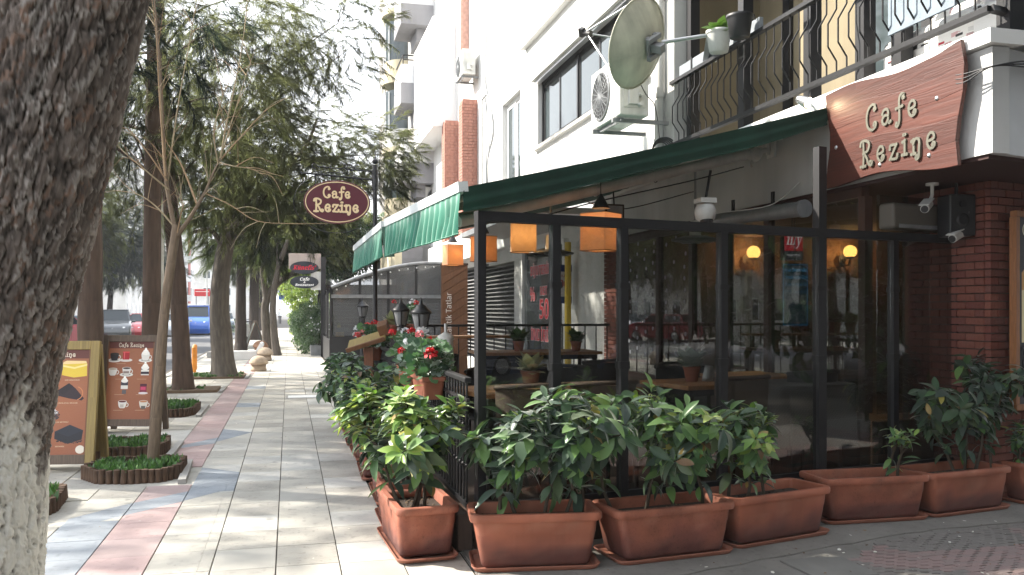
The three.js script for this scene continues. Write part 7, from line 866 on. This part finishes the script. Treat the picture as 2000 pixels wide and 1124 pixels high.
{ const t = thing('red_road_sign', 'red board sign above the far end of the road', 'sign', -7.3, 0, -80); part(t, 'board', rb(1.3, 0.62, 0.08, 0, 3.1, 0, 0.03), C.red); part(t, 'border', bx(1.1, 0.05, 0.09, 0, 3.2, 0), C.white); part(t, 'post', [cy(0.05, 0.05, 2.8, -0.5, 1.4, 0), cy(0.05, 0.05, 2.8, 0.5, 1.4, 0)], C.greyMetal); const u = thing('blue_shop_sign', 'small blue sign hanging far along the pavement', 'sign', -0.2, 0, -76); part(u, 'board', rb(1.3, 0.8, 0.12, 0, 2.85, 0, 0.03), M([0.02, 0.15, 0.55], 0.5)); part(u, 'mark', bx(0.6, 0.16, 0.13, 0.1, 2.8, 0), C.white); part(u, 'post', cy(0.05, 0.05, 2.5, 0.5, 1.25, 0), C.greyMetal); }
// vehicles: front towards local +z
const tyre = M([0.015, 0.015, 0.015], 0.85), rimM = M([0.45, 0.45, 0.46], 0.35, { metal: 0.8 }), lampG = M([0.75, 0.77, 0.78], 0.1, { clearcoat: 1 }), carGlass = M([0.02, 0.028, 0.032], 0.03);
function hexa(b, t) { const p = [...b, ...t], f = [[0, 1, 2, 3], [7, 6, 5, 4], [4, 5, 1, 0], [5, 6, 2, 1], [6, 7, 3, 2], [7, 4, 0, 3]], pos = []; for (const [a, c, d, e] of f) for (const k of [a, d, c, a, e, d]) pos.push(...p[k]); const g = new THREE.BufferGeometry(); g.setAttribute('position', new THREE.Float32BufferAttribute(pos, 3)); g.computeVertexNormals(); g.setAttribute('uv', new THREE.Float32BufferAttribute(new Float32Array(72), 2)); return g; }
function car(label, category, x, z, ry, color, o = {}) {
  const { L = 4.0, W = 1.68, belt = 0.92, H = 1.46, hood = 1.05, ws = 0.62, rear = 0.25, name = 'parked_car' } = o, t = thing(name, label, category, x, -0.12, z, ry), paint = M(color, 0.28, { clearcoat: 1, clearcoatRoughness: 0.06 });
  const s = new THREE.Shape(), f = L / 2; s.moveTo(-f + 0.1, 0.22); s.lineTo(-f, 0.45); s.lineTo(-f + 0.02, belt - 0.02); s.quadraticCurveTo(-f + 0.06, belt + 0.02, -f + 0.2, belt + 0.03); s.lineTo(f - hood, belt + 0.02); s.quadraticCurveTo(f - 0.35, belt - 0.06, f - 0.12, belt - 0.24); s.quadraticCurveTo(f, belt - 0.34, f + 0.01, 0.45); s.lineTo(f - 0.1, 0.22); s.lineTo(f - 0.42, 0.2); s.absarc(f - 0.75, 0.3, 0.34, 0, PI); s.lineTo(-f + 1.02, 0.2); s.absarc(-f + 0.68, 0.3, 0.34, 0, PI); s.lineTo(-f + 0.3, 0.2);
  const body = ext(s, W - 0.2, 0.1, 10); body.translate(0, 0, -(W - 0.2) / 2); body.rotateY(-PI / 2); part(t, 'body', body, paint);
  const fz = f - hood, rz = -f + 0.12, tw = W / 2 - 0.2, bw = W / 2 - 0.04, tf0 = fz - ws, tr = rz + rear, y0 = belt + 0.0, y1 = H;
  part(t, 'cabin', hexa([[-bw, y0, fz], [bw, y0, fz], [bw, y0, rz], [-bw, y0, rz]], [[-tw, y1 - 0.03, tf0], [tw, y1 - 0.03, tf0], [tw, y1 - 0.03, tr], [-tw, y1 - 0.03, tr]]), paint);
  part(t, 'roof', rb(tw * 2 + 0.04, 0.05, tf0 - tr + 0.05, 0, y1 - 0.02, (tf0 + tr) / 2, 0.022), paint);
  const lerp = (a, b, k) => a.map((v, i) => v + (b[i] - v) * k), quad = (a, b, c, d, n, k0 = 0.1, k1 = 0.92) => { const A = lerp(a, d, k0), B = lerp(b, c, k0), C2 = lerp(b, c, k1), D = lerp(a, d, k1), P = [lerp(A, B, 0.05), lerp(A, B, 0.95), lerp(D, C2, 0.95), lerp(D, C2, 0.05)], off = n.map((v) => v * 0.012); const g = new THREE.BufferGeometry(); g.setAttribute('position', new THREE.Float32BufferAttribute([0, 1, 2, 0, 2, 3].flatMap((i) => P[i].map((v, j) => v + off[j])), 3)); g.computeVertexNormals(); return g; };
  part(t, 'windscreen', quad([-bw, y0, fz], [bw, y0, fz], [tw, y1, tf0], [-tw, y1, tf0], [0, 0.6, 0.8]), carGlass); part(t, 'rear_window', quad([-bw, y0, rz], [bw, y0, rz], [tw, y1, tr], [-tw, y1, tr], [0, 0.3, -1], 0.15), carGlass);
  for (const q of [-1, 1]) { const n = o.van ? 2 : 2; for (let k = 0; k < n; k++) { const za = fz - 0.1 - (fz - rz - 0.2) * k / n, zb = fz - 0.1 - (fz - rz - 0.2) * (k + 1) / n, ta = tf0 - (tf0 - tr) * k / n, tb = tf0 - (tf0 - tr) * (k + 1) / n; part(t, 'side_window', quad([q * bw, y0, za], [q * bw, y0, zb], [q * tw, y1, tb], [q * tw, y1, ta], [q, 0.3, 0], 0.1, 0.86), carGlass); }
    part(t, 'headlight', rb(0.34, 0.17, 0.12, q * (W / 2 - 0.25), belt - 0.27, f - 0.06, 0.05, -0.25, q * 0.25), lampG); part(t, 'mirror', rb(0.18, 0.12, 0.1, q * (W / 2 + 0.07), belt + 0.08, fz - 0.25, 0.04), o.plainMirror ? C.blackPlain : paint); part(t, 'tail_light', rb(0.16, 0.3, 0.06, q * (W / 2 - 0.16), belt - 0.15, -f + 0.0, 0.02), C.red); part(t, 'door_seam', [bx(0.006, 0.6, 0.012, q * (W / 2 + 0.001), belt - 0.3, 0.05), bx(0.03, 0.03, 0.16, q * (W / 2 + 0.012), belt - 0.12, -0.05)], C.blackPlain);
    for (const wz of [f - 0.75, -f + 0.68]) { const w = part(t, 'wheel', tf(new THREE.TorusGeometry(0.235, 0.075, 10, 24), q * (W / 2 - 0.1), 0.31, wz, 0, PI / 2), tyre); part(w, 'rim', la([[0, 0.06], [0.09, 0.05], [0.18, 0.07], [0.215, 0.03]], 18).rotateZ(-q * PI / 2).translate(q * (W / 2 - 0.1), 0.31, wz), rimM); } }
  part(t, 'grille', rb(0.7, 0.14, 0.06, 0, belt - 0.32, f - 0.01, 0.02), C.blackPlain); part(t, 'bumper', rb(W - 0.06, 0.2, 0.16, 0, 0.42, f - 0.04, 0.06), o.darkBumper ? C.blackPlain : paint); part(t, 'badge', cy(0.05, 0.05, 0.02, 0, belt - 0.3, f + 0.03, 14, PI / 2), rimM); part(t, 'number_plate', rb(0.5, 0.11, 0.02, 0, 0.4, f + 0.05, 0.005), C.white); part(t, 'interior', bx(W - 0.5, 0.3, 1.6, 0, belt - 0.1, -0.2), C.blackPlain);
  return t;
}
car('dull red hatchback parked nearest, its tail beside the big trunk', 'car', -10.5, -44.5, 2.6, [0.33, 0.035, 0.05], {});
car('silver blue saloon parked behind the dull red hatchback', 'car', -10.25, -48, 0.15, [0.22, 0.27, 0.34], { L: 4.3, rear: 0.7, H: 1.42 });
car('dark grey high car with a lit headlamp glass between two trunks', 'car', -8.95, -50, 0.12, [0.03, 0.034, 0.04], { L: 4.2, W: 1.75, H: 1.72, belt: 1.02, ws: 0.55 });
car('small bright red car behind the dark grey one', 'car', -9.0, -55, 0.15, [0.5, 0.012, 0.02], { L: 3.6, W: 1.6, H: 1.5, hood: 0.8 });
car('pale silver car partly hidden by the brown trunk', 'car', -7.15, -60.5, 0.1, [0.45, 0.5, 0.53], { L: 4.1 });
const van = car('bright blue van with its front door open by the mottled trunk', 'van', -5.95, -64, -0.05, [0.015, 0.11, 0.5], { L: 4.5, W: 1.8, H: 2.0, belt: 1.12, hood: 0.62, ws: 0.6, rear: 0.1, van: true, name: 'blue_van', darkBumper: true, plainMirror: true });
part(van, 'open_door', [rb(0.75, 1.0, 0.06, 1.25, 0.75, 0.95, 0.03, 0, 0.3)], M([0.015, 0.11, 0.5], 0.3, { clearcoat: 1 })); part(van, 'roof_rack', [bar([-0.6, 2.06, 1.2], [0.6, 2.06, 1.2], 0.03), bar([-0.6, 2.06, -0.5], [0.6, 2.06, -0.5], 0.03)], C.acWhite);
car('white van far along the road behind the blue one', 'van', -8.2, -76, 0.1, [0.62, 0.62, 0.62], { L: 4.8, W: 1.9, H: 2.1, belt: 1.15, hood: 0.6, rear: 0.1, name: 'white_van', darkBumper: true });
car('dark car far ahead seen between the distant trunks', 'car', -5.0, -72, 0.05, [0.06, 0.09, 0.12], { L: 4.2 });
car('white car parked across the side street, mirrored in the cafe glass', 'car', 6.5, 8.0, 1.57, [0.6, 0.6, 0.58], {}); car('blue car parked across the side street, mirrored in the cafe glass', 'car', 11.5, 8.1, 1.57, [0.1, 0.16, 0.3], {});
{ const t = thing('motor_scooter', 'white and black motor scooter parked among the far trunks', 'scooter', -1.95, 0, -39, 0.3); part(t, 'body', [rb(0.34, 0.3, 0.75, 0, 0.62, -0.3, 0.1), rb(0.3, 0.1, 0.5, 0, 0.34, 0.2, 0.04)], C.acWhite); part(t, 'leg_shield', rb(0.4, 0.62, 0.1, 0, 0.68, 0.52, 0.04, -0.25), C.acWhite); part(t, 'seat', rb(0.3, 0.12, 0.7, 0, 0.82, -0.28, 0.05), C.blackPlain); part(t, 'handlebar', [bar([-0.32, 1.08, 0.45], [0.32, 1.08, 0.45], 0.02), bar([0, 0.3, 0.65], [0, 1.08, 0.45], 0.025)], C.iron); part(t, 'headlight', sp(0.08, 0, 1.0, 0.53, 14), lampG); for (const z of [0.68, -0.5]) { const w = part(t, 'wheel', tf(new THREE.TorusGeometry(0.18, 0.055, 10, 22), 0, 0.235, z, 0, PI / 2), tyre); part(w, 'rim', cy(0.12, 0.12, 0.05, 0, 0.235, z, 16, 0, 0, PI / 2), rimM); } }
// two walkers far down the pavement: each body is one continuous surface meshed from tapered limbs
function person(label, x, z, ry, top, trousers, hairC, pose) {
  const t = thing('person', label, 'person', x, 0, z, ry); const J = { hipL: [-0.09, 0.92, 0], hipR: [0.09, 0.92, 0], kneeL: [-0.1, 0.5, pose * 0.12 + 0.03], kneeR: [0.1, 0.5, -pose * 0.1 + 0.03], footL: [-0.1, 0.08, pose * 0.2], footR: [0.1, 0.08, -pose * 0.28], toeL: [-0.11, 0.04, pose * 0.2 + 0.16], toeR: [0.11, 0.04, -pose * 0.28 + 0.16], waist: [0, 1.05, 0], chest: [0, 1.3, 0], neck: [0, 1.46, 0.0], head: [0, 1.62, 0.02], chin: [0, 1.56, 0.05], shL: [-0.18, 1.4, 0], shR: [0.18, 1.4, 0], elL: [-0.25, 1.12, -pose * 0.08], elR: [0.25, 1.12, pose * 0.1], haL: [-0.25, 0.86, -pose * 0.04 + 0.06], haR: [0.25, 0.86, pose * 0.16 + 0.06], fL: [-0.25, 0.76, -pose * 0.02 + 0.08], fR: [0.25, 0.76, pose * 0.2 + 0.08] };
  const B = [['hipL', 'kneeL', 0.09, 0.062], ['hipR', 'kneeR', 0.09, 0.062], ['kneeL', 'footL', 0.06, 0.04], ['kneeR', 'footR', 0.06, 0.04], ['footL', 'toeL', 0.042, 0.032], ['footR', 'toeR', 0.042, 0.032], ['hipL', 'hipR', 0.1, 0.1], ['waist', 'chest', 0.115, 0.135], ['hipL', 'waist', 0.1, 0.11], ['hipR', 'waist', 0.1, 0.11], ['chest', 'shL', 0.11, 0.07], ['chest', 'shR', 0.11, 0.07], ['chest', 'neck', 0.09, 0.055], ['neck', 'head', 0.052, 0.06], ['chin', 'head', 0.06, 0.098], ['shL', 'elL', 0.058, 0.045], ['shR', 'elR', 0.058, 0.045], ['elL', 'haL', 0.044, 0.03], ['elR', 'haR', 0.044, 0.03], ['haL', 'fL', 0.03, 0.02], ['haR', 'fR', 0.03, 0.02]].map(([a, b, r, s]) => [V(...J[a]), V(...J[b]), r, s]);
  const N = 84, S = 1.8 / N * 1.05, mc = new MarchingCubes(N, new THREE.MeshBasicMaterial(), false, false, 200000); mc.isolation = 0; const p = V(), half = N / 2;
  const dist = (p) => { let d = 9; for (const [a, b, r, s] of B) { const ab = b.clone().sub(a), h = Math.max(0, Math.min(1, p.clone().sub(a).dot(ab) / ab.lengthSq())), k = p.distanceTo(a.clone().addScaledVector(ab, h)) - (r + (s - r) * h), m = Math.max(0, 0.04 - Math.abs(d - k)) / 0.04; d = Math.min(d, k) - m * m * 0.01; } return d; };
  for (let k = 0; k < N; k++) for (let j = 0; j < N; j++) for (let i = 0; i < N; i++) { const X = (i - half) * S, Y = (j - half) * S + 0.9, Z = (k - half) * S; mc.field[i + j * N + k * N * N] = Math.abs(X) > 0.4 || Math.abs(Z) > 0.55 ? -1 : -dist(p.set(X, Y, Z)); }
  mc.update(); const n = mc.count, pos = mc.positionArray.slice(0, n * 3), nor = mc.normalArray.slice(0, n * 3), col = new Float32Array(n * 3);
  for (let i = 0; i < n; i++) { const X = pos[3 * i] * half * S, Y = pos[3 * i + 1] * half * S + 0.9, Z = pos[3 * i + 2] * half * S; pos[3 * i] = X; pos[3 * i + 1] = Y; pos[3 * i + 2] = Z; const c = Y > 1.47 || (Math.abs(X) > 0.2 && Y < 0.88) ? [0.42, 0.25, 0.17] : Y > 0.93 || Math.abs(X) > 0.215 ? top : Y > 0.07 ? trousers : [0.02, 0.02, 0.02]; col.set(c, 3 * i); }
  const g = new THREE.BufferGeometry(); g.setAttribute('position', new THREE.BufferAttribute(pos, 3)); g.setAttribute('normal', new THREE.BufferAttribute(nor, 3)); g.setAttribute('color', new THREE.BufferAttribute(col, 3)); part(t, 'body', g, M([1, 1, 1], 0.85, { vertexColors: true }));
  part(t, 'hair', [tf(new THREE.SphereGeometry(0.112, 18, 12, 0, 7, 0, 1.75), 0, 1.645, 0, -0.45), bx(0.14, 0.12, 0.04, 0, 1.56, -0.08)], M(hairC, 0.8)); part(t, 'nose', [sp(0.018, 0, 1.6, 0.125, 8)], M([0.42, 0.25, 0.17], 0.8)); return t;
}
person('person in white top and dark trousers walking far down the pavement', -1.0, -104, 0.1, [0.7, 0.7, 0.68], [0.03, 0.03, 0.04], [0.03, 0.02, 0.015], 1);
person('person in dark jacket walking beside the one in white', -1.75, -105.5, -0.1, [0.04, 0.04, 0.05], [0.35, 0.33, 0.3], [0.05, 0.03, 0.02], -1);
renderer.render(scene, camera);
